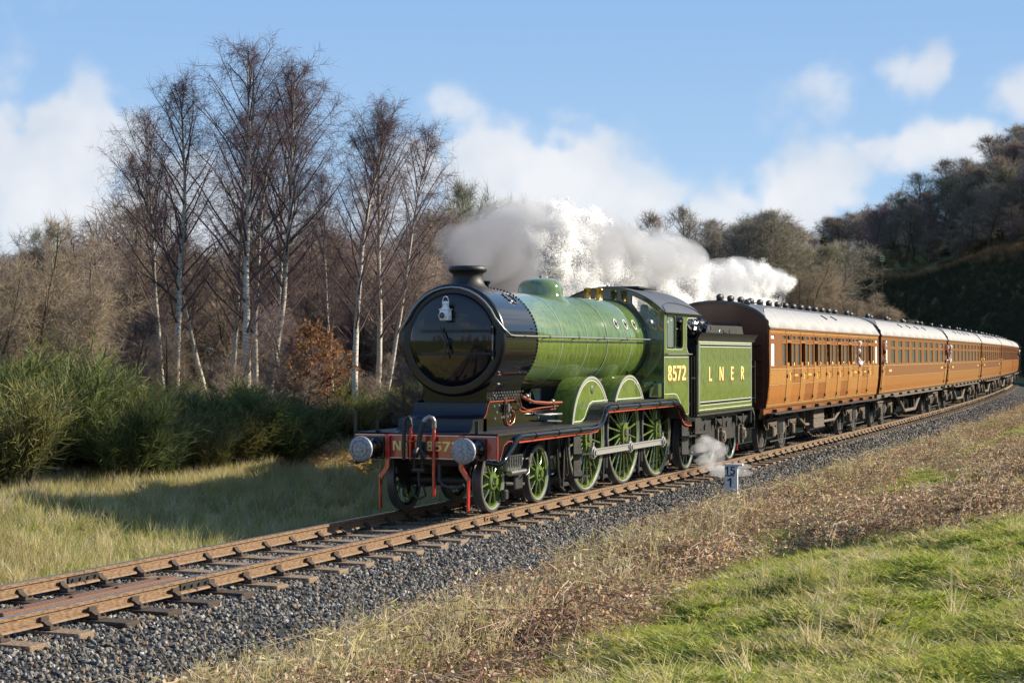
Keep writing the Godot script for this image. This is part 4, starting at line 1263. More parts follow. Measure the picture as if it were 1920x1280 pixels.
func cab(L: Node3D) -> void:
	var m := MB.new()
	var top := []
	for k in 21:
		var t := lerpf(1.20, -1.20, k / 20.0)
		top.append(Vector2(t, roof_y(t, 1.25, 3.33, 3.86)))
	var hole := [Vector2(0.55, 3.50), Vector2(0.90, 3.03), Vector2(0.95, 3.005), Vector2(1.09, 3.005), Vector2(1.115, 3.03), Vector2(1.115, 3.31), Vector2(1.10, 3.345), Vector2(0.85, 3.54), Vector2(0.56, 3.685), Vector2(0.535, 3.66), Vector2(0.535, 3.53)]
	var hole2 := hole.map(func(p): return Vector2(-p.x, p.y))
	hole2.reverse()
	for piece in pierced([Vector2(-1.20, 1.62), Vector2(1.20, 1.62)] + top, [hole, hole2]): m.prism(Array(piece), 8.66, 8.685, Vector3.ZERO, FRONT)
	var front := put(m, "cab_front", M.dark_green, L)  # green darkened in colour for the shade on this forward face
	for hh in [hole, hole2]:
		m = MB.new()
		m.strip(hh, 0.022, 8.645, 8.66, Vector3.ZERO, FRONT, true)
		var wf := put(m, "spectacle_frame", M.brass, front)
		m = MB.new()
		m.prism(hh, 8.668, 8.672, Vector3.ZERO, FRONT)
		put(m, "pane", M.glass, wf)
	m = MB.new()
	m.box(V(1.08, 1.78, 8.5), Vector3(0.2, 0.3, 0.3), 0.02)
	m.box(V(0.98, 1.9, 8.35), Vector3(0.1, 0.1, 0.5), 0.02)
	put(m, "sand_box", M.dark_green, L)
	# side sheets with two windows each
	for sg in [-1.0, 1.0]:
		m = MB.new()
		var w1 := rrect(8.87, 2.63, 9.42, 3.275, 0.07)
		var w2 := rrect(9.52, 2.63, 9.98, 3.275, 0.07)
		var outline := [Vector2(8.66, 1.615), Vector2(9.36, 1.615), Vector2(9.53, 1.595), Vector2(9.67, 1.53), Vector2(9.81, 1.41), Vector2(9.96, 1.29), Vector2(10.13, 1.21), Vector2(10.46, 1.18), Vector2(10.46, 2.5), Vector2(10.36, 2.56)] + [Vector2(10.30, 2.66), Vector2(10.30, 3.10), Vector2(10.33, 3.19), Vector2(10.40, 3.24), Vector2(11.1, 3.25), Vector2(11.1, 3.33), Vector2(8.66, 3.33)]
		for piece in pierced(outline, [w1, w2]): m.prism(Array(piece), 0.0, 0.02 * sg, V(1.18 * sg, 0, 0), SIDE)
		var sheet := put(m, "cab_side", M.green, L)
		for w in [w1, w2]:
			m = MB.new()
			m.strip(w, 0.025, 0.0, 0.012 * sg, V(1.20 * sg, 0, 0), SIDE, true)
			var wf := put(m, "cab_window", M.black, sheet)
			if w == w1:
				m = MB.new()
				m.prism(w, 0.006 * sg, 0.010 * sg, V(1.18 * sg, 0, 0), SIDE)
				put(m, "pane", M.glass, wf)
		m = MB.new()
		m.strip([Vector2(8.90, 2.60), Vector2(9.96, 2.60)], 0.012, 0.0, 0.004 * sg, V(1.2 * sg, 0, 0), SIDE)
		m.strip(rrect(8.835, 2.595, 10.015, 3.31, 0.09), 0.011, 0.0, 0.004 * sg, V(1.2 * sg, 0, 0), SIDE, true)
		m.strip([Vector2(8.70, 2.44), Vector2(8.70, 1.70), Vector2(9.38, 1.70), Vector2(9.58, 1.67), Vector2(9.73, 1.59), Vector2(9.87, 1.47), Vector2(10.02, 1.35), Vector2(10.2, 1.27), Vector2(10.42, 1.25), Vector2(10.42, 2.44)], 0.012, 0.0, 0.004 * sg, V(1.2 * sg, 0, 0), SIDE, true)
		m.strip([Vector2(10.44, 2.5), Vector2(10.34, 2.57), Vector2(10.28, 2.66), Vector2(10.28, 3.10), Vector2(10.31, 3.20), Vector2(10.39, 3.255), Vector2(11.0, 3.265)], 0.012, 0.0, 0.004 * sg, V(1.2 * sg, 0, 0), SIDE)
		put(m, "lining", M.white_line, sheet)
		m = MB.new()
		m.strip([Vector2(8.67, 1.62), Vector2(8.67, 3.31)], 0.02, 0.0, 0.006 * sg, V(1.2 * sg, 0, 0), SIDE)
		m.strip([Vector2(10.45, 1.2), Vector2(10.45, 2.46)], 0.025, 0.0, 0.01 * sg, V(1.2 * sg, 0, 0), SIDE)
		put(m, "edge_beading", M.black, sheet)
		var turn: float = PI / 2 * sg
		letters("8572", 0.42, 0.006, M.gold_shade, sheet, V(1.204 * sg, 2.095, 9.575 + 0.02), turn, true, 1.42, "number_shadow")
		letters("8572", 0.42, 0.006, M.gold, sheet, V(1.208 * sg, 2.11, 9.555), turn, true, 1.42, "cab_number")
		m = MB.new()
		m.tube([V(1.26 * sg, 2.50, 8.74), V(1.26 * sg, 2.50, 10.5)], 0.014, 8)
		for s in [8.8, 10.4]: m.tube([V(1.2 * sg, 2.5, s), V(1.26 * sg, 2.5, s)], 0.02, 8)
		put(m, "grab_rail", M.steel, sheet)
		m = MB.new()
		for s in [10.55, 10.78]: m.cyl(V(1.22 * sg, 1.2, s), V(1.22 * sg, 2.46, s), 0.02, 10)
		m.box(V(1.22 * sg, 2.0, 10.66), Vector3(0.04, 0.03, 0.3), 0.005)
		put(m, "door_pillar", M.black, L)
	# roof
	m = MB.new()
	for k in 24:
		var ta := lerpf(-1.27, 1.27, k / 24.0)
		var tb := lerpf(-1.27, 1.27, (k + 1) / 24.0)
		var ya := roof_y(ta, 1.25, 3.335, 3.865)
		var yb := roof_y(tb, 1.25, 3.335, 3.865)
		var na := Vector3(ta, ya - (3.865 - (1.25 * 1.25 + 0.53 * 0.53) / 1.06), 0).normalized()
		var nb := Vector3(tb, yb - (3.865 - (1.25 * 1.25 + 0.53 * 0.53) / 1.06), 0).normalized()
		var a := V(ta, ya, 8.62); var b := V(tb, yb, 8.62); var d := V(tb, yb, 11.25); var e := V(ta, ya, 11.25)
		m.quad(a, b, d, e, na, nb, nb, na)
		m.quad(a - na * 0.02, b - nb * 0.02, d - nb * 0.02, e - na * 0.02, -na, -nb, -nb, -na)
		m.fq(a, b, b - nb * 0.02, a - na * 0.02, Vector3(0, 0, 1))
		m.fq(e, d, d - nb * 0.02, e - na * 0.02, Vector3(0, 0, -1))
	var roof := put(m, "cab_roof", M.roof_grey, L)
	m = MB.new()
	for sg in [-1.0, 1.0]:
		var pts := []
		for k in 17:
			var u := k / 16.0
			var t := 1.235 - 0.24 * pow(sin(PI * u), 0.55)
			pts.append(V(t * sg, roof_y(t, 1.25, 3.335, 3.865) + 0.008, lerpf(8.66, 11.2, u)))
		m.tube(pts, 0.012, 6)
		m.box(V(1.262 * sg, 3.325, 9.93), Vector3(0.02, 0.035, 2.62), 0.004)
	put(m, "rain_strip", M.black, roof)
	m = MB.new()
	m.ball(V(0.0, 3.875, 8.7), 0.025, 8)
	m.box(V(0, 3.88, 10.0), Vector3(0.9, 0.04, 1.2), 0.01)
	put(m, "roof_ventilator", M.roof_grey, roof)
	# cab floor, back plate and seat backs
	m = MB.new()
	m.box(V(0, 1.45, 9.7), Vector3(2.3, 0.06, 2.0))
	put(m, "cab_floor", M.matt_black, L)
	m = MB.new()
	m.box(V(0, 2.3, 8.85), Vector3(1.5, 1.4, 0.3), 0.1)
	for q in [[-0.4, 2.5], [0.3, 2.6], [0.0, 2.9], [0.5, 2.2]]: m.cyl(V(q[0], q[1], 8.95), V(q[0], q[1], 9.12), 0.07, 12)
	put(m, "backhead", M.matt_black, L)
	m = MB.new()
	for k in 5: m.tube([V(-0.6 + k * 0.28, 2.9 + 0.1 * (k % 2), 9.0), V(-0.6 + k * 0.3, 2.4, 9.15)], 0.02, 8)
	put(m, "backhead_pipes", M.copper, L)
	m = MB.new()
	for sg in [-1.0, 1.0]: m.box(V(0.66 * sg, 3.36, 9.1), Vector3(0.16, 0.30, 0.10), 0.05)
	put(m, "seat_back", M.rubber, L)

# ---------------------------------------------------------------- tender, carriages, passengers
func build_tender() -> void:
	var sm := 13.5
	var T := thing("tender", "six wheeled green tender coupled behind the locomotive cab, heaped with coal", "tender", on(sm), heading(sm))
	var W := func(t: float, h: float, s: float) -> Vector3: return Vector3(t, h, -(s - sm))
	var at := Vector3(0, 0, sm)
	var m := MB.new()
	m.box(W.call(0, 1.98, 13.47), Vector3(2.40, 1.50, 4.66), 0.01)
	m.box(W.call(0, 2.2, 11.2), Vector3(2.3, 1.3, 0.1), 0.01)
	put(m, "tank", M.matt_black, T)
	for sg in [-1.0, 1.0]:
		m = MB.new()
		m.prism([Vector2(11.10, 1.26), Vector2(15.84, 1.26), Vector2(15.84, 2.80), Vector2(11.10, 2.80)], 0, 0.025 * sg, at + Vector3(1.205 * sg, 0, 0), SIDE)
		var side := put(m, "tank_side", M.green, T)
		m = MB.new()
		m.prism([Vector2(1.23, 2.79), Vector2(1.25, 2.86), Vector2(1.31, 2.945), Vector2(1.33, 2.965), Vector2(1.24, 2.965), Vector2(1.18, 2.84), Vector2(1.18, 2.79)].map(func(p): return Vector2(p.x * sg, p.y)), 11.05, 16.1, at, FRONT)
		put(m, "flared_top", M.frame_black, T)
		m = MB.new()
		m.prism([Vector2(12.0, 2.96), Vector2(15.35, 2.96), Vector2(15.2, 3.16), Vector2(12.14, 3.14)], 0, 0.03 * sg, at + Vector3(1.12 * sg, 0, 0), SIDE)
		put(m, "coal_rave", M.frame_black, T)
		m = MB.new()
		var z0 := 0.0
		m.strip([Vector2(11.15, 1.31), Vector2(15.79, 1.31), Vector2(15.79, 2.765), Vector2(11.15, 2.765)], 0.014, z0, 0.005 * sg, at + Vector3(1.23 * sg, 0, 0), SIDE, true)
		for h in [1.405, 1.475, 2.665, 2.725]: m.strip([Vector2(11.2, h), Vector2(15.74, h)], 0.012, z0, 0.006 * sg, at + Vector3(1.23 * sg, 0, 0), SIDE)
		for s in [11.2, 15.74]: m.strip([Vector2(s, 1.405), Vector2(s, 2.725)], 0.012, z0, 0.006 * sg, at + Vector3(1.23 * sg, 0, 0), SIDE)
		put(m, "lining", M.white_line, side)
		m = MB.new()
		for h in [1.44, 2.695]: m.strip([Vector2(11.2, h), Vector2(15.74, h)], 0.055, z0, 0.004 * sg, at + Vector3(1.23 * sg, 0, 0), SIDE)
		m.strip([Vector2(11.10, 1.25), Vector2(15.84, 1.25)], 0.04, z0, 0.02 * sg, at + Vector3(1.22 * sg, 0, 0), SIDE)
		put(m, "black_band", M.black_line, side)
		var chars := ["L", "N", "E", "R"]
		for k in 4:
			var s: float = [12.02, 12.98, 13.92, 14.86][k] if sg > 0 else [14.86, 13.92, 12.98, 12.02][k]
			letters(chars[k], 0.42, 0.006, M.gold_shade, side, W.call(1.234 * sg, 2.045, s + 0.03 * sg), PI / 2 * sg, true, 1.35, "letter_shadow")
			letters(chars[k], 0.42, 0.006, M.gold, side, W.call(1.238 * sg, 2.065, s), PI / 2 * sg, true, 1.35, "letter")
		m = MB.new()
		m.prism([Vector2(11.0, 0.72), Vector2(11.3, 0.56), Vector2(15.7, 0.56), Vector2(15.95, 0.72), Vector2(15.95, 1.22), Vector2(11.0, 1.22)], 0, 0.03 * sg, at + Vector3(0.98 * sg, 0, 0), SIDE)
		m.box(W.call(1.12 * sg, 1.2, 13.5), Vector3(0.24, 0.05, 5.0), 0.01)
		put(m, "tender_frame", M.frame_black, T)
		for s in [11.65, 13.52, 15.38]:
			wheel(T, "tender_wheel", W.call(sg * 0.745, 0.62, s), 0.62, 12, sg, 0.14, M.dark_green)
			m = MB.new()
			for k in 7:
				var ln := 0.98 - k * 0.11
				m.box(W.call(sg * 1.08, 1.10 - k * 0.022 - 0.06, s), Vector3(0.09, 0.02, ln), 0.003)
			m.box(W.call(sg * 1.08, 0.99, s), Vector3(0.12, 0.22, 0.1), 0.01)
			for e in [-1.0, 1.0]:
				m.tube([W.call(sg * 1.08, 1.08, s + 0.46 * e), W.call(sg * 1.08, 0.84, s + 0.50 * e)], 0.022, 8)
				m.box(W.call(sg * 1.06, 1.0, s + 0.5 * e), Vector3(0.1, 0.14, 0.08), 0.01)
			put(m, "leaf_spring", M.frame_black, T)
			m = MB.new()
			m.box(W.call(sg * 1.07, 0.64, s), Vector3(0.2, 0.28, 0.26), 0.03)
			m.cyl(W.call(sg * 1.17, 0.64, s), W.call(sg * 1.19, 0.64, s), 0.09, 12)
			for e in [-1.0, 1.0]: m.box(W.call(sg * 1.04, 0.62, s + 0.19 * e), Vector3(0.08, 0.42, 0.09), 0.008)
			put(m, "axlebox", M.bogie, T)
		m = MB.new()
		m.box(W.call(sg * 1.17, 0.78, 11.25), Vector3(0.02, 0.84, 0.42), 0.004)
		for h in [0.39, 0.79]:
			m.prism([Vector2(10.96, 0), Vector2(11.55, 0), Vector2(11.5, 0.17), Vector2(11.0, 0.17)], 0, 0.022, at + Vector3(sg * 1.17, h, 0), Basis(Vector3(0, 0, -1), Vector3(sg, 0, 0), Vector3(0, 1, 0)))
		put(m, "tender_steps", M.frame_black, T)
		m = MB.new()
		m.cyl(W.call(1.22 * sg, 1.25, 11.0), W.call(1.22 * sg, 2.7, 11.0), 0.018, 8)
		m.tube([W.call(1.27 * sg, 1.35, 15.96), W.call(1.27 * sg, 2.35, 15.96)], 0.016, 8)
		for h in [1.45, 2.2]: m.tube([W.call(1.2 * sg, h, 15.9), W.call(1.29 * sg, h, 15.96)], 0.022, 8)
		m.tube([W.call(1.2 * sg, 1.2, 15.95), W.call(1.25 * sg, 1.05, 15.98), W.call(1.25 * sg, 0.75, 15.98), W.call(1.16 * sg, 0.73, 15.9)], 0.018, 8)
		put(m, "grab_rail", M.frame_black, T)
		m = MB.new()
		m.cyl(W.call(sg * 0.865, 1.04, 15.95), W.call(sg * 0.865, 1.04, 16.4), 0.09, 16)
		m.lathe([Vector2(0.1, 16.4 - sm), Vector2(0.19, 16.41 - sm), Vector2(0.19, 16.44 - sm), Vector2(0, 16.46 - sm)], Vector3(sg * 0.865, 1.04, 0), ALONG, 24)
		put(m, "tender_buffer", M.frame_black, T)
		m = MB.new()
		m.cyl(W.call(sg * 0.8, 0.2, 16.05), W.call(sg * 0.8, 0.42, 16.05), 0.03, 8)
		put(m, "red_pipe", M.bright_red, T)
	m = MB.new()
	m.box(W.call(0, 1.06, 15.9), Vector3(2.4, 0.38, 0.06), 0.008)
	m.box(W.call(0, 0.9, 13.5), Vector3(1.2, 0.5, 4.6), 0.02)
	put(m, "rear_beam", M.frame_black, T)
	m = MB.new()
	m.box(W.call(0, 2.9, 15.2), Vector3(2.2, 0.1, 1.0), 0.02)
	m.cyl(W.call(0, 2.9, 15.4), W.call(0, 3.1, 15.4), 0.25, 20)
	put(m, "water_filler", M.matt_black, T)
	# coal
	var lumps := []
	var rock := MB.new()
	var ico := SphereMesh.new(); ico.radius = 1.0; ico.height = 2.0; ico.radial_segments = 6; ico.rings = 3
	var ar := ico.get_mesh_arrays()
	var vv: PackedVector3Array = ar[Mesh.ARRAY_VERTEX]
	var ii: PackedInt32Array = ar[Mesh.ARRAY_INDEX]
	var moved := {}
	for k in vv.size():
		var key := vv[k].snapped(Vector3.ONE * 0.01)
		if not moved.has(key): moved[key] = vv[k] * rng.randf_range(0.65, 1.15)
		vv[k] = moved[key]
	for k in range(0, ii.size(), 3):
		var a := vv[ii[k]]; var b := vv[ii[k + 1]]; var c := vv[ii[k + 2]]
		if (b - a).cross(c - a).length() < 1e-4: continue
		var nn := (c - a).cross(b - a).normalized()
		if nn.dot(a + b + c) < 0: nn = -nn
		rock.tri(a, b, c, nn, nn, nn)
	for k in 900:
		var s := rng.randf_range(11.15, 15.0)
		var t := rng.randf_range(-1.08, 1.08)
		var top := 3.0 + 0.42 * (1.0 - pow(absf(t) / 1.1, 2.0)) * smoothstep(15.2, 12.5, s) + bumps.get_noise_2d(s * 4, t * 4) * 0.12
		var r := rng.randf_range(0.05, 0.13)
		if s < 11.6: top = rng.randf_range(2.6, 3.1 + (s - 11.2) * 0.6)
		lumps.append(Transform3D(Basis.from_euler(Vector3(rng.randf() * 6, rng.randf() * 6, rng.randf() * 6)).scaled(Vector3.ONE * r), Vector3(t, top - r * 0.3, -(s - sm))))
	var coal := thing("coal_heap", "heap of black coal lumps piled on top of the green tender", "coal", on(sm), heading(sm))
	coal.set_meta("kind", "stuff")
	var co := scatter("coal", rock.mesh(), M.coal, lumps, coal)
	co.set_meta("kind", "stuff")

const BODY := [[1.18, 1.275], [1.45, 1.325], [1.75, 1.355], [2.1, 1.37], [3.2, 1.36]]

# a piece of curved carriage side between s0..s1 and y0..y1
func side_piece(m: MB, sg: float, s0: float, s1: float, y0: float, y1: float, out := 0.0, thick := 0.05) -> void:
	var ys := [y0]
	for b in [1.3, 1.45, 1.6, 1.75, 1.92, 2.1]:
		if b > y0 + 0.01 and b < y1 - 0.01: ys.append(b)
	ys.append(y1)
	for k in ys.size() - 1:
		var xa := (table(BODY, ys[k]) + out) * sg
		var xb := (table(BODY, ys[k + 1]) + out) * sg
		var nn := Vector3(sg, -(absf(xb) - absf(xa)) / (ys[k + 1] - ys[k]), 0).normalized()
		var t := Vector3(-sg * thick, 0, 0)
		var a := Vector3(xa, ys[k], -s0); var b := Vector3(xa, ys[k], -s1); var c := Vector3(xb, ys[k + 1], -s1); var d := Vector3(xb, ys[k + 1], -s0)
		m.quad(a, b, c, d, nn, nn, nn, nn)
		if out <= 0.0: m.quad(a + t, b + t, c + t, d + t, -nn, -nn, -nn, -nn)
		m.fq(a, d, d + t, a + t, Vector3(0, 0, 1))
		m.fq(b, c, c + t, b + t, Vector3(0, 0, -1))
		if k == 0: m.fq(a, b, b + t, a + t, Vector3.DOWN)
		if k == ys.size() - 2: m.fq(d, c, c + t, d + t, Vector3.UP)

func car_roof(t: float) -> float: return 3.15 + 0.69 * sqrt(maxf(1.0 - pow(t / 1.40, 2.0), 0.0))

func build_carriage(n: int, s0: float, s1: float, style: int, label: String) -> void:
	var sm := (s0 + s1) / 2.0
	var hl := (s1 - s0) / 2.0
	var T := thing("railway_carriage", label, "carriage", on(sm), heading(sm), "")
	var near := n < 4
	var m: MB
	# openings: [s0, s1, kind] kind 0 quarter light, 1 door droplight, 2 white pane: painted reflection on style 0, frosted on the rest
	var wins := []
	var doors := []
	if style == 0:
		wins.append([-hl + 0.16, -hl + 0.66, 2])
		for k in 8:
			var c: float = -hl + 2.27 + 1.745 * k
			wins.append([c - 0.80, c - 0.36, 0]); wins.append([c - 0.25, c + 0.25, 1]); wins.append([c + 0.36, c + 0.78, 0])
			doors.append(c)
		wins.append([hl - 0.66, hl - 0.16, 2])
	else:
		doors.append(-hl + 0.5)
		wins.append([-hl + 0.26, -hl + 0.74, 1])
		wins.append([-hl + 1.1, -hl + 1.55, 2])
		var cnt := 9 if style == 1 else 8
		for k in cnt:
			var c: float = lerpf(-hl + 2.7, hl - 2.0, k / float(cnt - 1))
			wins.append([c - 0.52, c + 0.52, 3])
		doors.append(hl - 0.5)
		wins.append([hl - 0.74, hl - 0.26, 1])
	var body: StandardMaterial3D = M.teak if style == 0 else M.teak
	var WY0 := 2.20; var WY1 := 2.80; var TY0 := 2.87; var TY1 := 3.0
	if style > 0: WY0 = 2.18; WY1 = 2.72; TY0 = 2.76; TY1 = 3.02
	for sg in [1.0, -1.0]:
		m = MB.new()
		side_piece(m, sg, -hl, hl, 1.18, 2.14)
		var lower := put(m, "lower_side", body if style == 0 else M.teak, T)
		m = MB.new()
		side_piece(m, sg, -hl, hl, 2.14, WY0); side_piece(m, sg, -hl, hl, WY1, TY0); side_piece(m, sg, -hl, hl, TY1, 3.2)
		var e := -hl
		for w in wins:
			side_piece(m, sg, e, w[0], WY0, WY1); side_piece(m, sg, e, w[0], TY0, TY1)
			e = w[1]
		side_piece(m, sg, e, hl, WY0, WY1); side_piece(m, sg, e, hl, TY0, TY1)
		var upper := put(m, "upper_side", M.teak_frame, T)
		if style > 0 and near:
			m = MB.new()
			side_piece(m, sg, -hl + 0.05, hl - 0.05, 1.77, 2.11, 0.006, 0.006)
			put(m, "waist_panel", M.teak_red, lower)
		m = MB.new()
		side_piece(m, sg, -hl, hl, 2.125, 2.15, 0.014, 0.014); side_piece(m, sg, -hl, hl, 1.735, 1.755, 0.010, 0.01); side_piece(m, sg, -hl, hl, 1.225, 1.25, 0.014, 0.014)
		put(m, "beading", M.teak_gold, lower)
		m = MB.new()
		side_piece(m, sg, -hl, hl, 3.12, 3.17, 0.03, 0.03)
		put(m, "cornice", M.teak_frame, upper)
		if sg > 0 and near:
			if style == 0:
				# panels of the lower side between the doors
				for k in 9:
					var a: float = -hl + 0.05 if k == 0 else doors[k - 1] + 0.34
					var b: float = hl - 0.05 if k == 8 else doors[k] - 0.34
					for yy in [[1.27, 1.72], [1.77, 2.11]]:
						m = MB.new()
						side_piece(m, sg, a, b, yy[0], yy[1], 0.008, 0.008)
						put(m, "panel", [M.teak_light, M.teak, M.teak_pale, M.teak, M.teak_deep][rng.randi() % 5], lower)
				# eaves panels over the windows
				for k in 9:
					m = MB.new()
					var a: float = -hl + 0.05 + k * (2.0 * hl - 0.1) / 9.0
					side_piece(m, sg, a + 0.03, a + (2.0 * hl - 0.1) / 9.0 - 0.03, 3.03, 3.10, 0.007, 0.007)
					put(m, "eaves_panel", M.teak_light, upper)
			for k in doors.size():
				var c: float = doors[k]
				m = MB.new()
				side_piece(m, sg, c - 0.30, c + 0.30, 1.26, 2.12, 0.016, 0.016)
				var door := put(m, "door", M.teak_light, T)
				m = MB.new()
				for q in [[c - 0.30, c - 0.255], [c + 0.255, c + 0.30]]: side_piece(m, sg, q[0], q[1], 2.15, 3.02, 0.012, 0.012)
				side_piece(m, sg, c - 0.255, c + 0.255, 2.155, 2.195, 0.012, 0.012)
				side_piece(m, sg, c - 0.255, c + 0.255, 2.80 if style == 0 else 2.725, 2.865 if style == 0 else 2.755, 0.012, 0.012)
				put(m, "door_frame", M.teak, door)
				m = MB.new()
				for y in [1.36, 1.95]: m.box(Vector3((table(BODY, y) + 0.025) * sg, y, -(c - 0.31)), Vector3(0.03, 0.09, 0.06), 0.005)
				put(m, "hinge", M.matt_black, door)
				m = MB.new()
				m.box(Vector3(1.40 * sg, 2.02, -(c + 0.22)), Vector3(0.03, 0.03, 0.12), 0.006)
				m.tube([Vector3(1.38 * sg, 1.85, -(c + 0.37)), Vector3(1.42 * sg, 1.87, -(c + 0.37)), Vector3(1.42 * sg, 2.3, -(c + 0.37)), Vector3(1.38 * sg, 2.32, -(c + 0.37))], 0.012, 6)
				put(m, "door_handle", M.brass, door)
				if style == 0:
					m = MB.new()
					m.box(Vector3(1.375 * sg, 2.94, -c), Vector3(0.03, 0.10, 0.24), 0.004)
					put(m, "ventilator", M.matt_black, door)
					m = MB.new()
					m.box(Vector3(1.345 * sg, 2.245, -c + 0.05), Vector3(0.02, 0.10, 0.3), 0.004)
					put(m, "droplight", M.teak_light, door)
			if style == 0:
				letters("3", 0.22, 0.004, M.gold, lower, Vector3(1.392, 1.92, -doors[0]), PI / 2, true, 1.0, "class_number")
				for k in [1, 2, 3, 4, 5, 6, 7]: letters("3", 0.22, 0.004, M.gold, lower, Vector3(1.392, 1.92, -doors[k]), PI / 2, true, 1.0, "class_number")
				for k in [0, 1, 5, 6]:
					m = MB.new()
					for j in 5: m.box(Vector3(1.375, 1.955 + (j % 2) * 0.012, -(doors[k] + 0.66 + j * 0.09)), Vector3(0.012, 0.05, 0.05), 0.01)
					put(m, "gilt_lettering", M.gold, lower)
			else:
				for c in [-hl + 1.75, hl - 2.3]:
					m = MB.new()
					for j in 5: m.box(Vector3(1.375, 1.95, -(c + j * 0.13)), Vector3(0.012, 0.08, 0.075), 0.012)
					put(m, "gilt_lettering", M.gold, lower)
		for w in wins:
			if sg < 0 and not near: continue
			var fr := MB.new()
			var gl := MB.new()
			for yy in [[WY0, WY1], [TY0, TY1]]:
				if w[2] == 1 and yy[0] == WY0 and style == 0: continue     # lowered droplight stands open
				var x0: float = table(BODY, yy[0]) * sg
				var xx: float = x0 - sg * 0.025
				gl.fq(Vector3(xx, yy[0], -w[0]), Vector3(xx, yy[0], -w[1]), Vector3(xx, yy[1], -w[1]), Vector3(xx, yy[1], -w[0]), Vector3(sg, 0, 0))
				if sg > 0 and near:
					var f := 0.022
					for r in [[w[0], w[0] + f, yy[0], yy[1]], [w[1] - f, w[1], yy[0], yy[1]], [w[0] + f, w[1] - f, yy[0], yy[0] + f], [w[0] + f, w[1] - f, yy[1] - f, yy[1]]]:
						fr.box(Vector3(x0 - sg * 0.012, (r[2] + r[3]) / 2, -(r[0] + r[1]) / 2), Vector3(0.03, r[3] - r[2], r[1] - r[0]), 0.004)
			if sg > 0 and near:
				if fr.v.size():
					var fo := put(fr, "window", M.teak, upper)
					put(gl, "pane", M.glare_frosted_pane if w[2] == 2 else M.glass, fo)
			elif gl.v.size(): put(gl, "pane", M.glare_frosted_pane if w[2] == 2 else M.glass, upper)
	# ends, floor, partitions
	for e in [-1.0, 1.0]:
		m = MB.new()
		var poly := [Vector2(-1.27, 1.18), Vector2(1.27, 1.18), Vector2(1.32, 1.45), Vector2(1.35, 1.75), Vector2(1.365, 2.1), Vector2(1.355, 3.16)]
		for k in 13:
			var t := lerpf(1.34, -1.34, k / 12.0)
			poly.append(Vector2(t, car_roof(t) - 0.02))
		poly.append_array([Vector2(-1.355, 3.16), Vector2(-1.365, 2.1), Vector2(-1.35, 1.75), Vector2(-1.32, 1.45)])
		m.prism(poly, 0, 0.05 * -e, Vector3(0, 0, -hl * e), FRONT)
		var en := put(m, "carriage_end", M.teak_dark, T)
		if near and e < 0:
			m = MB.new()
			for k in 9: m.box(Vector3(-1.2 + k * 0.3, 2.2, hl + 0.008), Vector3(0.03, 2.0, 0.016), 0.004)
			for k in 4: m.box(Vector3(1.05, 1.6 + k * 0.38, hl + 0.05), Vector3(0.28, 0.025, 0.08), 0.004)
			put(m, "end_batten", M.teak_dark, en)
		m = MB.new()
		m.box(Vector3(0, 2.2, -(hl + 0.13) * e), Vector3(1.15, 2.05, 0.26), 0.03)
		for k in 3: m.box(Vector3(0, 2.2, -(hl + 0.04 + k * 0.09) * e), Vector3(1.24, 2.14, 0.03), 0.01)
		put(m, "gangway", M.rubber, T)
		for sg in [-1.0, 1.0]:
			m = MB.new()
			m.cyl(Vector3(sg * 0.865, 1.04, -hl * e), Vector3(sg * 0.865, 1.04, -(hl + 0.22) * e), 0.08, 12)
			m.cyl(Vector3(sg * 0.865, 1.04, -(hl + 0.2) * e), Vector3(sg * 0.865, 1.04, -(hl + 0.24) * e), 0.18, 16)
			put(m, "carriage_buffer", M.frame_black, T)
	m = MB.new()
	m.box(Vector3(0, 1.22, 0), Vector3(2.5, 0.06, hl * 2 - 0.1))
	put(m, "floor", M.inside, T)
	if near:
		m = MB.new()
		if style == 0:
			for k in 9: m.box(Vector3(-0.2, 2.15, -(-hl + 1.40 + 1.745 * k)), Vector3(2.1, 1.9, 0.05))
		for k in (18 if style == 0 else 9): m.box(Vector3(0.25, 1.75, -lerpf(-hl + 1.2, hl - 1.2, (k + 0.3) / (18.0 if style == 0 else 9.0))), Vector3(1.9, 0.95, 0.22), 0.05)
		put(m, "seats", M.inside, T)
	# roof in two tones, split by the curved rain strip
	var lo := MB.new()
	var lo2 := MB.new()
	var hi := MB.new()
	var bead := MB.new()
	var rows := 40 if near else 20
	var strip := func(s: float) -> float:
		var u := (hl - absf(s)) / 1.5
		return 1.40 - 0.47 * pow(clampf(u, 0, 1), 0.45)
	for i in rows:
		var sa := lerpf(-hl - 0.06, hl + 0.06, pow(float(i) / rows, 1.0))
		var sb := lerpf(-hl - 0.06, hl + 0.06, float(i + 1) / rows)
		for part in 3:
			var mb: MB = hi if part == 1 else (lo if part == 0 else lo2)
			var cols := 12 if part == 1 else 5
			for k in cols:
				var q := []
				var nn := []
				for c in [[sa, k], [sa, k + 1], [sb, k + 1], [sb, k]]:
					var st: float = strip.call(c[0])
					var u: float = float(c[1]) / cols
					var t: float
					if part == 1: t = lerpf(-st, st, u)
					elif part == 0: t = lerpf(st, 1.40, u)
					else: t = -lerpf(st, 1.40, u)
					t = clampf(t, -1.3999, 1.3999)
					q.append(Vector3(t, car_roof(t), -c[0]))
					nn.append(Vector3(t / 1.96, maxf(car_roof(t) - 3.15, 0.02) / 0.4761, 0).normalized())
				mb.quad(q[0], q[1], q[2], q[3], nn[0], nn[1], nn[2], nn[3])
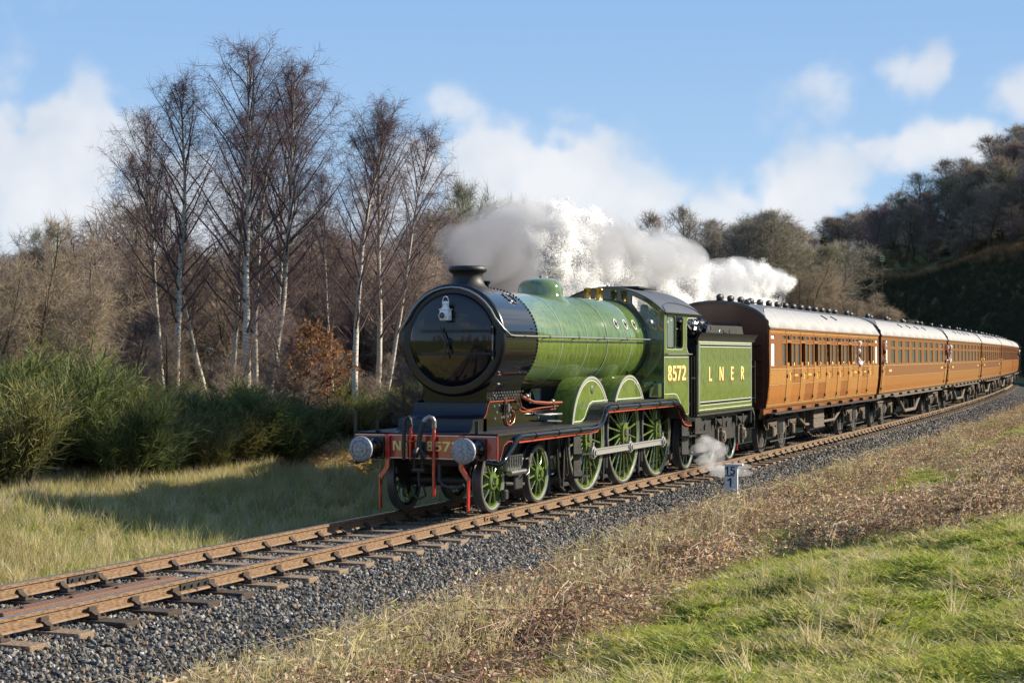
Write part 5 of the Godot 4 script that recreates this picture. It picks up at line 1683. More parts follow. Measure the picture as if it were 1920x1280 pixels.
	for e in [-1.0, 1.0]:
		for k in 20:
			var ta := lerpf(-1.4, 1.4, k / 20.0); var tb := lerpf(-1.4, 1.4, (k + 1) / 20.0)
			hi.fq(Vector3(ta, car_roof(ta), -(hl + 0.06) * e), Vector3(tb, car_roof(tb), -(hl + 0.06) * e), Vector3(tb, car_roof(tb) - 0.06, -(hl + 0.06) * e), Vector3(ta, car_roof(ta) - 0.06, -(hl + 0.06) * e), Vector3(0, 0, -e))
	var roof := put(hi, "roof", M.roof_soot, T)
	put(lo, "roof_side", M.roof_light, roof)
	put(lo2, "roof_side", M.roof_light, roof)
	for sg in [-1.0, 1.0]:
		var pts := []
		for k in 41:
			var s := lerpf(-hl, hl, k / 40.0)
			var t: float = strip.call(s)
			pts.append(Vector3(t * sg, car_roof(t) + 0.006, -s))
		bead.tube(pts, 0.014, 5)
	put(bead, "rain_strip", M.roof_light, roof)
	var vm := MB.new()
	vm.box(Vector3(0, 0.03, 0), Vector3(0.16, 0.06, 0.2), 0.01)
	vm.lathe([Vector2(0, -0.2), Vector2(0.06, -0.17), Vector2(0.085, -0.06), Vector2(0.085, 0.06), Vector2(0.06, 0.17), Vector2(0, 0.2)], Vector3(0, 0.11, 0), ALONG, 12)
	var vmesh := vm.mesh()
	var vents := 15 if style == 0 else 9
	for k in vents: put(vmesh, "roof_vent", M.frame_black, T, Vector3(0.12 * (1 if k % 2 == 0 else -1) if style > 0 else 0.0, 3.825, -lerpf(-hl + 0.5, hl - 0.5, k / float(vents - 1))))
	if near:
		for k in (2 if style == 0 else 4):
			m = MB.new()
			var s: float = (lerpf(0.0, 1.5, k) if style == 0 else lerpf(-3.5, 3.5, k / 3.0))
			m.tube([Vector3(1.02, car_roof(1.02) + 0.01, -s), Vector3(1.2, car_roof(1.2) + 0.01, -s - 0.05)], 0.03, 6)
			put(m, "roof_step", M.frame_black, roof)
		if style == 0:
			m = MB.new()
			m.ball(Vector3(0.75, car_roof(0.75) + 0.05, hl - 0.25), 0.09, 10)
			m.tube([Vector3(-0.9, car_roof(0.9) + 0.05, hl - 0.05), Vector3(1.1, car_roof(0.9) + 0.09, hl - 0.05)], 0.015, 6)
			put(m, "alarm_gear", M.roof_grey, roof)
	# underframe
	for sg in [-1.0, 1.0]:
		m = MB.new()
		m.box(Vector3(1.17 * sg, 1.10, 0), Vector3(0.10, 0.17, hl * 2), 0.008)
		put(m, "solebar", M.teak_frame if style == 0 else M.bogie, T)
		m = MB.new()
		m.box(Vector3(1.33 * sg, 1.03, 0), Vector3(0.26, 0.035, hl * 2 - (0.5 if style == 0 else 5.0)), 0.005)
		for k in 9: m.box(Vector3(1.25 * sg, 1.08, -lerpf(-hl + 1, hl - 1, k / 8.0)), Vector3(0.16, 0.1, 0.04), 0.004)
		put(m, "footboard", M.bogie if style > 0 else M.frame_black, T)
		m = MB.new()
		var tb := 0.55 if style == 0 else 0.36
		var t1 := hl - 6.0 if style == 0 else 1.5
		var t2 := hl - 4.2 if style == 0 else 3.5
		m.tube([Vector3(1.0 * sg, 1.02, t2), Vector3(1.0 * sg, tb, t1), Vector3(1.0 * sg, tb, -t1), Vector3(1.0 * sg, 1.02, -t2)], 0.045 if style == 0 else 0.07, 8)
		for s in [t1, -t1]: m.box(Vector3(0.97 * sg, 0.75, s), Vector3(0.06, 0.6, 0.08), 0.01)
		put(m, "truss_rod", M.bogie, T)
	m = MB.new()
	if style == 0:
		m.box(Vector3(0.85, 0.72, 0.9), Vector3(0.6, 0.52, 1.5), 0.02)
		m.box(Vector3(0.85, 0.46, 0.9), Vector3(0.64, 0.04, 1.56), 0.005)
		m.box(Vector3(0.85, 0.72, 0.9), Vector3(0.63, 0.03, 1.53), 0.005)
	m.box(Vector3(-0.7, 0.75, -0.5), Vector3(0.6, 0.45, 1.8), 0.02)
	put(m, "battery_box", M.bogie, T)
	m = MB.new()
	m.cyl(Vector3(0.4, 0.65, -1.5), Vector3(0.4, 0.65, -2.4), 0.22, 14)
	m.box(Vector3(0, 0.98, 0), Vector3(0.5, 0.2, hl * 2 - 1))
	put(m, "brake_cylinder", M.frame_black, T)
	for e in [-1.0, 1.0]:
		var bc: float = -(hl - 2.75) * e
		m = MB.new()
		for sg in [-1.0, 1.0]:
			m.prism([Vector2(-1.75, 0.70), Vector2(-1.55, 0.60), Vector2(-0.85, 0.60), Vector2(-0.55, 0.44), Vector2(0.55, 0.44), Vector2(0.85, 0.60), Vector2(1.55, 0.60), Vector2(1.75, 0.70), Vector2(1.75, 0.86), Vector2(-1.75, 0.86)], 0, 0.03 * sg, Vector3(0.98 * sg, 0, bc), SIDE)
			m.box(Vector3(1.03 * sg, 0.86, bc), Vector3(0.12, 0.05, 3.5), 0.01)
		m.box(Vector3(0, 0.72, bc), Vector3(1.9, 0.26, 0.6), 0.02)
		var bo := put(m, "bogie", M.bogie, T)
		for sg in [-1.0, 1.0]:
			for w in [-1.18, 1.18]:
				m = MB.new()
				m.box(Vector3(1.06 * sg, 0.54, bc + w), Vector3(0.18, 0.27, 0.24), 0.03)
				for k in 5: m.box(Vector3(1.06 * sg, 0.70 + k * 0.024, bc + w), Vector3(0.09, 0.018, 0.6 + k * 0.1), 0.003)
				for x in [-0.46, 0.46]: m.cyl(Vector3(1.06 * sg, 0.62, bc + w + x), Vector3(1.06 * sg, 0.84, bc + w + x), 0.035, 8)
				put(m, "axlebox", M.bogie, bo)
				m = MB.new()
				m.lathe([Vector2(0.46, -0.065), Vector2(0.57, -0.065), Vector2(0.57, -0.04), Vector2(0.54, -0.03), Vector2(0.54, -0.03), Vector2(0.535, 0.065), Vector2(0.535, 0.065), Vector2(0.47, 0.065), Vector2(0.46, 0.03), Vector2(0.2, 0.015), Vector2(0.14, 0.06), Vector2(0, 0.06)], Vector3(sg * 0.745, 0.54, bc + w), Basis(Vector3(0, 1, 0), Vector3(sg, 0, 0), Vector3(0, 0, 1)), 28)
				put(m, "wheel", M.tyre, bo)
			m = MB.new()
			for k in 4: m.cyl(Vector3(1.0 * sg, 0.46, bc - 0.24 + k * 0.16), Vector3(1.0 * sg, 0.74, bc - 0.24 + k * 0.16), 0.055, 8)
			m.tube([Vector3(1.08 * sg, 0.30, bc - 1.5), Vector3(1.08 * sg, 0.30, bc + 1.5)], 0.02, 6)
			put(m, "bolster_spring", M.frame_black, bo)

func build_train() -> void:
	build_tender()
	build_carriage(0, 17.0, 33.3, 0, "first varnished teak carriage behind the tender, with eight doors and many roof vents")
	build_carriage(1, 33.85, 53.2, 1, "second teak carriage with wide windows, coupled behind the carriage of eight doors")
	build_carriage(2, 53.85, 71.6, 2, "third teak carriage from the tender, passenger in white cap at its front door")
	build_carriage(3, 72.25, 90.2, 2, "fourth teak carriage from the tender, where the train starts to bend away")
	build_carriage(4, 90.85, 109.2, 1, "fifth teak carriage far back on the curve")
	build_carriage(5, 109.85, 128.2, 2, "sixth teak carriage from the tender, with a white haired passenger leaning out")
	build_carriage(6, 128.85, 147.2, 2, "last teak carriage disappearing round the bend at the dark cutting")

# ---------------------------------------------------------------- passengers leaning out
func field_mesh(bones: Array, cell: float, blend := 0.03) -> MB:
	var lo := Vector3.ONE * 1e9
	var hi := -lo
	for b in bones:
		for k in 2:
			var r: float = b[2 + k] + cell * 2
			lo = lo.min(b[k] - Vector3.ONE * r); hi = hi.max(b[k] + Vector3.ONE * r)
	var d := Vector3i(((hi - lo) / cell).ceil()) + Vector3i.ONE
	var f := PackedFloat32Array()
	f.resize(d.x * d.y * d.z)
	f.fill(1.0)
	for b in bones:
		var a: Vector3 = b[0]
		var ab: Vector3 = b[1] - a
		var l2 := maxf(ab.length_squared(), 1e-9)
		var rm: float = maxf(b[2], b[3]) + blend * 2 + cell
		var i0 := Vector3i(((a.min(b[1]) - Vector3.ONE * rm - lo) / cell).floor()).clamp(Vector3i.ZERO, d - Vector3i.ONE)
		var i1 := Vector3i(((a.max(b[1]) + Vector3.ONE * rm - lo) / cell).ceil()).clamp(Vector3i.ZERO, d - Vector3i.ONE)
		for z in range(i0.z, i1.z + 1):
			for y in range(i0.y, i1.y + 1):
				for x in range(i0.x, i1.x + 1):
					var p := lo + Vector3(x, y, z) * cell
					var t := clampf((p - a).dot(ab) / l2, 0, 1)
					var q := (p - a - ab * t).length() - lerpf(b[2], b[3], t)
					var k := (z * d.y + y) * d.x + x
					var o := f[k]
					var h := clampf(0.5 + 0.5 * (o - q) / blend, 0, 1)
					f[k] = lerpf(o, q, h) - blend * h * (1 - h)
	var m := MB.new()
	var ids := {}
	var at := func(x: int, y: int, z: int) -> float: return f[(z * d.y + y) * d.x + x]
	for z in d.z - 1:
		for y in d.y - 1:
			for x in d.x - 1:
				var sum := Vector3.ZERO
				var cnt := 0
				var k0 := (z * d.y + y) * d.x + x
				var c := [f[k0], f[k0 + 1], f[k0 + d.x], f[k0 + d.x + 1], f[k0 + d.x * d.y], f[k0 + d.x * d.y + 1], f[k0 + d.x * d.y + d.x], f[k0 + d.x * d.y + d.x + 1]]
				var inside := 0
				for v in c: inside += 1 if v < 0 else 0
				if inside == 0 or inside == 8: continue
				for e in [[0, 1], [2, 3], [4, 5], [6, 7], [0, 2], [1, 3], [4, 6], [5, 7], [0, 4], [1, 5], [2, 6], [3, 7]]:
					var u: float = c[e[0]]; var w: float = c[e[1]]
					if (u < 0) != (w < 0):
						var t := u / (u - w)
						var pa := Vector3(e[0] & 1, (e[0] >> 1) & 1, e[0] >> 2)
						var pb := Vector3(e[1] & 1, (e[1] >> 1) & 1, e[1] >> 2)
						sum += pa.lerp(pb, t); cnt += 1
				ids[k0] = m.v.size()
				m.v.append(lo + (Vector3(x, y, z) + sum / cnt) * cell)
				m.n.append(Vector3(c[1] - c[0] + c[3] - c[2] + c[5] - c[4] + c[7] - c[6], c[2] - c[0] + c[3] - c[1] + c[6] - c[4] + c[7] - c[5], c[4] - c[0] + c[5] - c[1] + c[6] - c[2] + c[7] - c[3]).normalized())
				m.uv.append(Vector2.ZERO)
	for k0 in ids:
		var x: int = k0 % d.x
		var y: int = (k0 / d.x) % d.y
		var z: int = k0 / (d.x * d.y)
		for ax in 3:
			var st: int = [1, d.x, d.x * d.y][ax]
			var o1: int = [d.x, d.x * d.y, 1][ax]
			var o2: int = [d.x * d.y, 1, d.x][ax]
			if (f[k0] < 0) == (f[k0 + st] < 0): continue
			if not (ids.has(k0 - o1) and ids.has(k0 - o2) and ids.has(k0 - o1 - o2)): continue
			var q := [ids[k0], ids[k0 - o1], ids[k0 - o1 - o2], ids[k0 - o2]]
			if f[k0] >= 0: q.reverse()
			for t in [0, 2, 1, 0, 3, 2]: m.idx.append(q[t])
	return m

var figure_meshes := {}
# a figure standing at a carriage window; x outwards, z towards the front of the train; leans out and looks forward
func passenger(label: String, s: float, coat: Color, hair: Color, trousers: Color, lean: float, h := 1.28) -> void:
	var sm := s
	var T := thing("person", label, "person", on(s) , heading(s))
	var key := "%.2f" % lean
	var hip := Vector3(0.92, h + 0.90, 0)
	var chest := Vector3(1.05 + lean * 0.5, h + 1.22, 0.04)
	var neck := Vector3(1.16 + lean, h + 1.40, 0.10)
	var head := Vector3(1.20 + lean, h + 1.53, 0.14)
	if not figure_meshes.has(key):
		var hd := [[head + Vector3(0, 0.02, -0.01), head + Vector3(0, 0.045, 0.0), 0.088, 0.082], [head + Vector3(0, -0.05, 0.035), head + Vector3(0, -0.02, 0.03), 0.058, 0.066], [head + Vector3(0, -0.02, 0.095), head + Vector3(0, 0.0, 0.085), 0.014, 0.009],
			[head + Vector3(0.082, -0.01, -0.005), head + Vector3(0.082, 0.02, -0.01), 0.014, 0.018], [head + Vector3(-0.082, -0.01, -0.005), head + Vector3(-0.082, 0.02, -0.01), 0.014, 0.018]]
		var torso := [[hip, chest, 0.135, 0.15], [chest, neck - Vector3(0, 0.06, 0), 0.15, 0.09], [chest + Vector3(0.02, 0.08, -0.15), chest + Vector3(0.02, 0.08, 0.15), 0.07, 0.07]]
		var arms := []
		var hands := []
		for g in [-1.0, 1.0]:
			var sh := chest + Vector3(0.02, 0.07, 0.17 * g)
			var el := Vector3(1.30 + lean * 0.4, h + 0.95, 0.22 * g + 0.03)
			var wr := Vector3(1.40, h + 0.90, 0.08 * g + 0.10)
			arms.append([sh, el, 0.062, 0.050]); arms.append([el, wr, 0.05, 0.036])
			hands.append([wr, wr + Vector3(0.03, -0.012, 0.05), 0.030, 0.032])
			for k in 4: hands.append([wr + Vector3(0.05 - k * 0.013, -0.01, 0.055 + 0.006 * (1.5 - absf(k - 1.5))), wr + Vector3(0.06 - k * 0.014, -0.055, 0.09), 0.010, 0.008])
			hands.append([wr + Vector3(0.02, 0.012, 0.03), wr + Vector3(0.005, 0.02, 0.085), 0.011, 0.009])
		var legs := []
		for g in [-1.0, 1.0]:
			legs.append([hip + Vector3(0, -0.04, 0.09 * g), Vector3(0.90, h + 0.48, 0.10 * g), 0.088, 0.06])
			legs.append([Vector3(0.90, h + 0.48, 0.10 * g), Vector3(0.86, h + 0.07, 0.10 * g), 0.06, 0.042])
			legs.append([Vector3(0.86, h + 0.04, 0.10 * g), Vector3(1.02, h + 0.03, 0.11 * g), 0.042, 0.035])
		var grow := func(list: Array, r: float) -> Array: return list.map(func(b): return [b[0], b[1], b[2] + r, b[3] + r])
		figure_meshes[key] = [field_mesh(hd + [[neck - Vector3(0, 0.06, 0), head - Vector3(0, 0.04, 0), 0.055, 0.05]] + torso + arms + hands + legs, 0.016, 0.02).mesh(), field_mesh(grow.call(torso + arms, 0.012), 0.022, 0.04).mesh(), field_mesh(grow.call(legs, 0.01), 0.024, 0.03).mesh()]
	var skin := mat(lin(0.52, 0.30, 0.21), 0.6)
	put(figure_meshes[key][0], "body", skin, T)
	put(figure_meshes[key][1], "jacket", mat(coat, 0.85), T)
	put(figure_meshes[key][2], "trousers", mat(trousers, 0.85), T)
	var m := MB.new()
	var prof := []
	for k in 7:
		var a := lerpf(0.05, PI / 2, k / 6.0)
		prof.append(Vector2(maxf(cos(a), 0.0) * 0.099, sin(a) * 0.105))
	m.lathe(prof, head + Vector3(0, 0.035, -0.022), Basis(Vector3.RIGHT, -0.35), 16)
	put(m, "hair", mat(hair, 0.7), T)
	m = MB.new()
	for g in [-1.0, 1.0]: m.ball(head + Vector3(0.034 * g, 0.018, 0.078), 0.011, 6)
	put(m, "eyes", mat(lin(0.03, 0.02, 0.02), 0.3), T)

func build_people() -> void:
	passenger("passenger in white shirt and pale cap at a rear window of the first carriage", 17.0 + 2.27 + 1.745 * 6, lin(0.50, 0.48, 0.52), lin(0.5, 0.5, 0.52), lin(0.05, 0.05, 0.08), 0.16)
	passenger("dark haired passenger in black coat leaning out at the front of the second carriage", 34.35, lin(0.02, 0.02, 0.025), lin(0.015, 0.012, 0.01), lin(0.03, 0.03, 0.04), 0.24)
	passenger("dark haired passenger in brown jacket leaning out at the rear of the second carriage", 52.7, lin(0.10, 0.06, 0.04), lin(0.02, 0.015, 0.01), lin(0.03, 0.03, 0.04), 0.28)
	passenger("passenger in lilac shirt and white cap leaning out at the third carriage's front door", 54.35, lin(0.30, 0.27, 0.36), lin(0.6, 0.59, 0.56), lin(0.03, 0.03, 0.05), 0.24)
	passenger("white haired passenger leaning out far back where the train rounds the bend", 124.0, lin(0.08, 0.09, 0.12), lin(0.78, 0.77, 0.74), lin(0.03, 0.03, 0.05), 0.30)

# ---------------------------------------------------------------- plants
class Twigs:
	var v := PackedVector3Array()
	var n := PackedVector3Array()
	var c := PackedColorArray()
	var idx := PackedInt32Array()
	# a tapering three-sided shoot through the points
	func chain(p: Array, r0: float, r1: float, col: Color) -> void:
		var m := p.size()
		var t: Vector3 = p[m - 1] - p[0]
		var x := t.cross(Vector3(0.31, 0.7, 0.62)).normalized()
		var y := t.normalized().cross(x)
		var k0 := v.size()
		for i in m - 1:
			var r := lerpf(r0, r1, float(i) / (m - 1))
			for k in 3:
				var a := TAU * k / 3.0
				var o := x * cos(a) + y * sin(a)
				v.append(p[i] + o * r); n.append(o); c.append(col)
		v.append(p[m - 1]); n.append(t.normalized()); c.append(col)
		for i in m - 2:
			for k in 3:
				var a := k0 + i * 3 + k
				var b := k0 + i * 3 + (k + 1) % 3
				idx.append(a); idx.append(a + 3); idx.append(b)
				idx.append(b); idx.append(a + 3); idx.append(b + 3)
		var e := k0 + (m - 2) * 3
		for k in 3:
			idx.append(e + k); idx.append(k0 + (m - 1) * 3); idx.append(e + (k + 1) % 3)
	# a leaf or a grass blade: a bent strip of two or three triangles with its own face normals
	func blade(a: Vector3, dir: Vector3, side: Vector3, length: float, w: float, bend: Vector3, col: Color) -> void:
		var mid := a + dir * length * 0.55 + bend * 0.3 * length
		var tip := a + dir * length + bend * length
		var nn := side.cross(dir + bend * 0.5).normalized()
		var k := v.size()
		v.append(a - side * w); v.append(a + side * w); v.append(mid + side * w * 0.8); v.append(mid - side * w * 0.8); v.append(tip)
		for i in 5: n.append(nn); c.append(col)
		for q in [0, 2, 1, 0, 3, 2, 3, 4, 2]: idx.append(k + q)
	func mesh() -> ArrayMesh:
		var a := []
		a.resize(Mesh.ARRAY_MAX)
		a[Mesh.ARRAY_VERTEX] = v; a[Mesh.ARRAY_NORMAL] = n; a[Mesh.ARRAY_COLOR] = c; a[Mesh.ARRAY_INDEX] = idx
		var m := ArrayMesh.new()
		m.add_surface_from_arrays(Mesh.PRIMITIVE_TRIANGLES, a)
		return m

func jitter(c: Color, by := 0.25) -> Color:
	var k := 1.0 + rng.randf_range(-by, by)
	return Color(c.r * k * rng.randf_range(0.94, 1.06), c.g * k, c.b * k * rng.randf_range(0.92, 1.08))

func rdir() -> Vector3:
	var z := rng.randf_range(-1, 1)
	var a := rng.randf() * TAU
	var r := sqrt(1 - z * z)
	return Vector3(r * cos(a), z, r * sin(a))

# o: h height, stems, spread (crown half width), base (where the crown starts, share of h), limbs, subs, shoots, up (limb steepness), droop, r0, twig (thickness), cols
func make_tree(o: Dictionary) -> Array:
	var wood := MB.new()
	var tw := Twigs.new()
	var H: float = o.h
	for st in int(o.get("stems", 1)):
		var lean: Vector3 = Vector3(rng.randf_range(-1, 1), 0, rng.randf_range(-1, 1)) * o.get("lean", 0.06)
		var p := []
		var r := []
		var q := Vector3(rng.randf_range(-1, 1), 0, rng.randf_range(-1, 1)) * (0.28 if st > 0 or o.get("stems", 1) > 1 else 0.0)
		var dir: Vector3 = (Vector3.UP + lean * 1.5).normalized()
		var segs := 16
		var hh := H * (1.0 if st == 0 else rng.randf_range(0.7, 0.95))
		p.append(q - Vector3(0, 0.3, 0)); r.append(o.r0 * 1.25)
		for i in segs:
			p.append(q); r.append(o.r0 * pow(1.0 - float(i) / segs, 0.8) * (1.0 if st == 0 else 0.8) + 0.008)
			dir = (dir + Vector3(rng.randf_range(-1, 1), 0.35, rng.randf_range(-1, 1)) * o.get("wobble", 0.07)).normalized()
			q += dir * hh / segs
		p.append(q); r.append(0.006)
		wood.tube(p, r, 8, false, 1.0)
		var at := func(u: float) -> Vector3:
			var f := 1.0 + u * segs
			var i := mini(int(f), segs)
			return (p[i] as Vector3).lerp(p[i + 1], f - i)
		var limbs: int = o.limbs
		for l in limbs:
			var u: float = lerpf(o.base, 0.985, pow((l + rng.randf()) / limbs, o.get("bias", 0.85)))
			var a := at.call(u) as Vector3
			var az := l * 2.4 + rng.randf_range(-0.5, 0.5)
			var k: float = (u - o.base) / (1.0 - o.base)
			var prof: float = pow(sin(PI * clampf(0.16 + 0.84 * k, 0, 1)), 0.75) if o.get("round", true) else lerpf(1.0, 0.12, k)
			var ln: float = o.spread * maxf(prof, 0.16) * rng.randf_range(0.72, 1.12)
			var up: float = o.up * lerpf(0.8, 1.7, k)
			var d := Vector3(cos(az), up, sin(az)).normalized()
			var pts := [a]
			var c := a
			var n := 5
			for i in n:
				d = (d + Vector3(rng.randf_range(-1, 1), rng.randf_range(-0.6, 1.0) - o.droop * float(i) / n, rng.randf_range(-1, 1)) * 0.16).normalized()
				c += d * ln / n
				pts.append(c)
			var lr: float = o.r0 * 0.36 * (1.15 - u) + 0.012
			tw.chain(pts, lr, 0.008, jitter(o.limb_col))
			for s in int(o.subs * (0.45 + 0.75 * ln / o.spread)):
				var us := rng.randf_range(0.12, 1.0)
				var fi := us * (pts.size() - 1)
				var i0 := mini(int(fi), pts.size() - 2)
				var b: Vector3 = (pts[i0] as Vector3).lerp(pts[i0 + 1], fi - i0)
				var bd := (d * 0.5 + rdir() * 0.9 + Vector3(0, o.get("rise", 0.25), 0)).normalized()
				var bl: float = ln * 0.42 * (1.15 - us * 0.55) * rng.randf_range(0.6, 1.15) + 0.12
				var b1 := b + bd * bl * 0.5
				bd = (bd + Vector3(0, -o.droop * 0.35, 0) + rdir() * 0.2).normalized()
				var b2 := b1 + bd * bl * 0.5
				tw.chain([b, b1, b2], o.twig * 1.5, o.twig * 0.6, jitter(o.limb_col))
				for t in int(o.shoots):
					var ut := rng.randf()
					var e := b.lerp(b1, ut * 2.0) if ut < 0.5 else b1.lerp(b2, ut * 2.0 - 1.0)
					var td := (bd * 0.6 + rdir() * 0.85 + Vector3(0, o.get("rise", 0.25) - o.droop * 0.8, 0)).normalized()
					var tl: float = o.get("shoot_len", 0.42) * rng.randf_range(0.5, 1.2)
					var e1 := e + td * tl * 0.55
					td = (td + Vector3(0, -o.droop * 0.55, 0)).normalized()
					tw.chain([e, e1, e1 + td * tl * 0.45], o.twig, o.twig * 0.5, jitter(o.twig_col, 0.35))
	return [wood.mesh(), tw.mesh()]

func plant(called: String, label: String, group: String, tree: Array, at: Vector3, turn: float, size: Vector3, bark: Material, category := "tree", tilt := Vector3.ZERO) -> Node3D:
	var T := thing(called, label, category, at, 0.0, group)
	T.rotation = Vector3(tilt.x, turn, tilt.z)
	T.scale = size
	put(tree[0], "trunk", bark, T)
	put(tree[1], "crown", M.twig, T)
	if tree.size() > 2: put(tree[2], "leaves", M.leafy, T)
	return T

# where the line of sight through a bearing and a distance meets the ground: view bearing in milliradians from the middle, metres ahead
func spot(mrad: float, ahead: float) -> Vector3:
	var r := mrad / 1000.0 * ahead
	var x := 11.173 + 0.9262 * r - 0.3771 * ahead
	var z := 23.856 - 0.3771 * r - 0.9262 * ahead
	return Vector3(x, ground_at(x, z), z)

func px(u: float) -> float: return (u - 960.0) / 3.185

var scrub_kinds := []

func build_trees() -> void:
	var purple := Color(0.185, 0.135, 0.130)
	var brown := Color(0.29, 0.225, 0.170)
	var tan := Color(0.31, 0.245, 0.17)
	var birch := []
	for k in 4: birch.append(make_tree({h = 10.5, r0 = 0.105, base = 0.26, limbs = 40, subs = 11, shoots = 17, spread = [3.0, 2.6, 3.3, 2.7][k], up = 1.15, droop = 0.40, twig = 0.0032, shoot_len = 0.42, limb_col = Color(0.12, 0.09, 0.085), twig_col = Color(0.125, 0.085, 0.09), lean = 0.05, wobble = 0.06}))
	var groves := [["tall slender birch standing left of the other birches", 330, 300, 160, 47.0, 0, 1.0], ["leaning birch just right of the leftmost tall birch", 400, 352, 260, 48.5, 1, 0.9], ["tallest birch with a straight white trunk in the middle of the group", 458, 456, 84, 46.0, 2, 1.12],
		["birch with a kinked white trunk right of the tallest birch", 494, 556, 118, 47.0, 3, 1.0], ["thin birch between the two tallest birches", 432, 420, 215, 50.0, 0, 0.85], ["forked birch nearest to the locomotive smokebox", 664, 664, 178, 46.0, 1, 1.0], ["slim curved birch behind the forked birch", 706, 742, 205, 49.0, 2, 0.95], ["pale thin birch close behind the tallest birch", 478, 505, 200, 49.0, 3, 0.9], ["birch at the left edge of the group, behind the leftmost tall birch", 306, 268, 215, 51.0, 2, 0.85], ["birch behind the kinked trunk, its top leaning right", 512, 590, 170, 53.0, 0, 0.9], ["rightmost birch of the group, above the smokebox", 716, 768, 235, 51.0, 0, 0.85], ["young white birch in the tan scrub at the left edge", 60, 48, 455, 45.0, 1, 0.8], ["second young white birch in the tan scrub, right of the first", 104, 112, 475, 46.0, 3, 0.8], ["small birch low between the forked birch and the copper leaves", 622, 618, 330, 50.0, 2, 0.7]]
	for g in groves:
		var p := spot(px(g[1]), g[4])
		var top: float = 2.474 + (666.0 - g[3]) / 3185.0 * g[4]
		var s: float = (top - p.y) / 10.6
		var T := plant("birch_tree", g[0], "birches beside the line", birch[g[5]], p, rng.randf() * TAU, Vector3(g[6] * s, s, g[6] * s), M.birch_bark, "tree")
		var lean: float = (g[2] - g[1]) / 3185.0 * g[4] / (top - p.y)
		T.basis = Basis(Vector3(-0.377, 0, -0.926).normalized(), lean) * T.basis
	# thicket of bare young trees behind and around the birches
	var scrub := []
	for k in 5: scrub.append(make_tree({h = 6.5, stems = 3, r0 = 0.06, base = 0.10, limbs = 17, subs = 9, shoots = 14, spread = 1.7, up = 0.8, droop = 0.15, twig = 0.0045, shoot_len = 0.5, limb_col = Color(0.20, 0.165, 0.13), twig_col = [brown, purple * 1.1, brown * 1.25, tan, tan * 0.9][k], lean = 0.16, wobble = 0.10, bias = 1.0}))
	scrub_kinds = scrub
	for i in 74:
		var u := rng.randf_range(-60, 1040)
		var dist := rng.randf_range(55, 82)
		var s := rng.randf_range(0.75, 1.2) * (1.0 if u > 260 else 0.92)
		var k := rng.randi() % 3 if u > 180 else 2 + rng.randi() % 3
		plant("thicket_tree", ["bare warm brown many stemmed young tree in the thicket behind the birches", "bare purplish many stemmed young tree in the thicket behind the birches", "bare light brown many stemmed young tree in the thicket behind the birches", "bare tan many stemmed young tree in the thicket behind the birches", "bare dull tan many stemmed young tree in the thicket behind the birches"][k], "bare young trees of the thicket", scrub[k], spot(px(u), dist), rng.randf() * TAU, Vector3(s * 1.1, s, s * 1.1), M.bark)
	for i in 10:
		var u := -40 + i * 20.0 + rng.randf_range(-8, 8)
		var s := rng.randf_range(0.62, 0.9)
		plant("thicket_tree", "pale tan leafless shrub rising behind the green broom at the left edge", "tan shrubs behind the broom", scrub[3 + i % 2], spot(px(u), rng.randf_range(38, 46)), rng.randf() * TAU, Vector3(s, s, s), M.bark, "shrub")
	for i in 9:
		var u := lerpf(150, 900, i / 8.0) + rng.randf_range(-14, 14)
		var s := rng.randf_range(0.36, 0.62)
		plant("thicket_tree", "low brown leafless shrub among the birch trunks", "low shrubs among the birches", scrub[i % 3], spot(px(u), rng.randf_range(41, 50)), rng.randf() * TAU, Vector3(s * 1.3, s, s * 1.3), M.bark, "shrub")
	# trees on the bank behind the viewer, mirrored in the smokebox door
	for i in 16:
		var p := on(-44.0 - rng.randf_range(0, 14), -38.0 + i * 5.2 + rng.randf_range(-1.5, 1.5))
		p.y = ground_at(p.x, p.z)
		plant("hedgerow_tree", "bare tree of the hedgerow behind the viewer", "hedgerow trees behind the viewer", scrub[i % 5], p, rng.randf() * TAU, Vector3(1.3, 1.0, 1.3), M.bark)
	# far trees on both sides of the valley
	var wood := []
	for k in 5: wood.append(make_tree({h = 9.0, r0 = 0.17, base = 0.22, limbs = 32, subs = 9, shoots = 12, spread = 3.1, up = 0.75, droop = 0.05, twig = 0.009, shoot_len = 0.85, limb_col = Color(0.20, 0.175, 0.14), twig_col = [brown, purple * 1.1, Color(0.27, 0.24, 0.19), Color(0.21, 0.20, 0.13), brown * 0.8][k], lean = 0.05, wobble = 0.10}))
	for q in [["round crowned bare tree standing clear left of the birches", 192, 74.0, 370, 0, 1.0], ["lone round bare oak above the steam on the skyline", 1292, 172.0, 388, 2, 0.85], ["bare tree on the skyline right of the lone oak", 1370, 176.0, 415, 1, 1.0], ["tall bare tree rising behind the chimney smoke", 890, 110.0, 345, 3, 0.7], ["thin bare tree left of the steam top", 990, 118.0, 372, 0, 0.6], ["bare tree above the thicket left of the chimney", 830, 105.0, 400, 1, 0.9], ["bare tree on the skyline over the steam", 1215, 165.0, 402, 4, 0.8], ["fine bare tree at the left edge of the sky", 70, 88.0, 425, 3, 0.9]]:
		var p := spot(px(q[1]), q[2])
		var s: float = (2.474 + (666.0 - q[3]) / 3185.0 * q[2] - p.y) / 9.3
		plant("bare_tree", q[0], "", wood[q[4]], p, rng.randf() * TAU, Vector3(s * q[5], s, s * q[5]), M.bark)
	var placed := 0
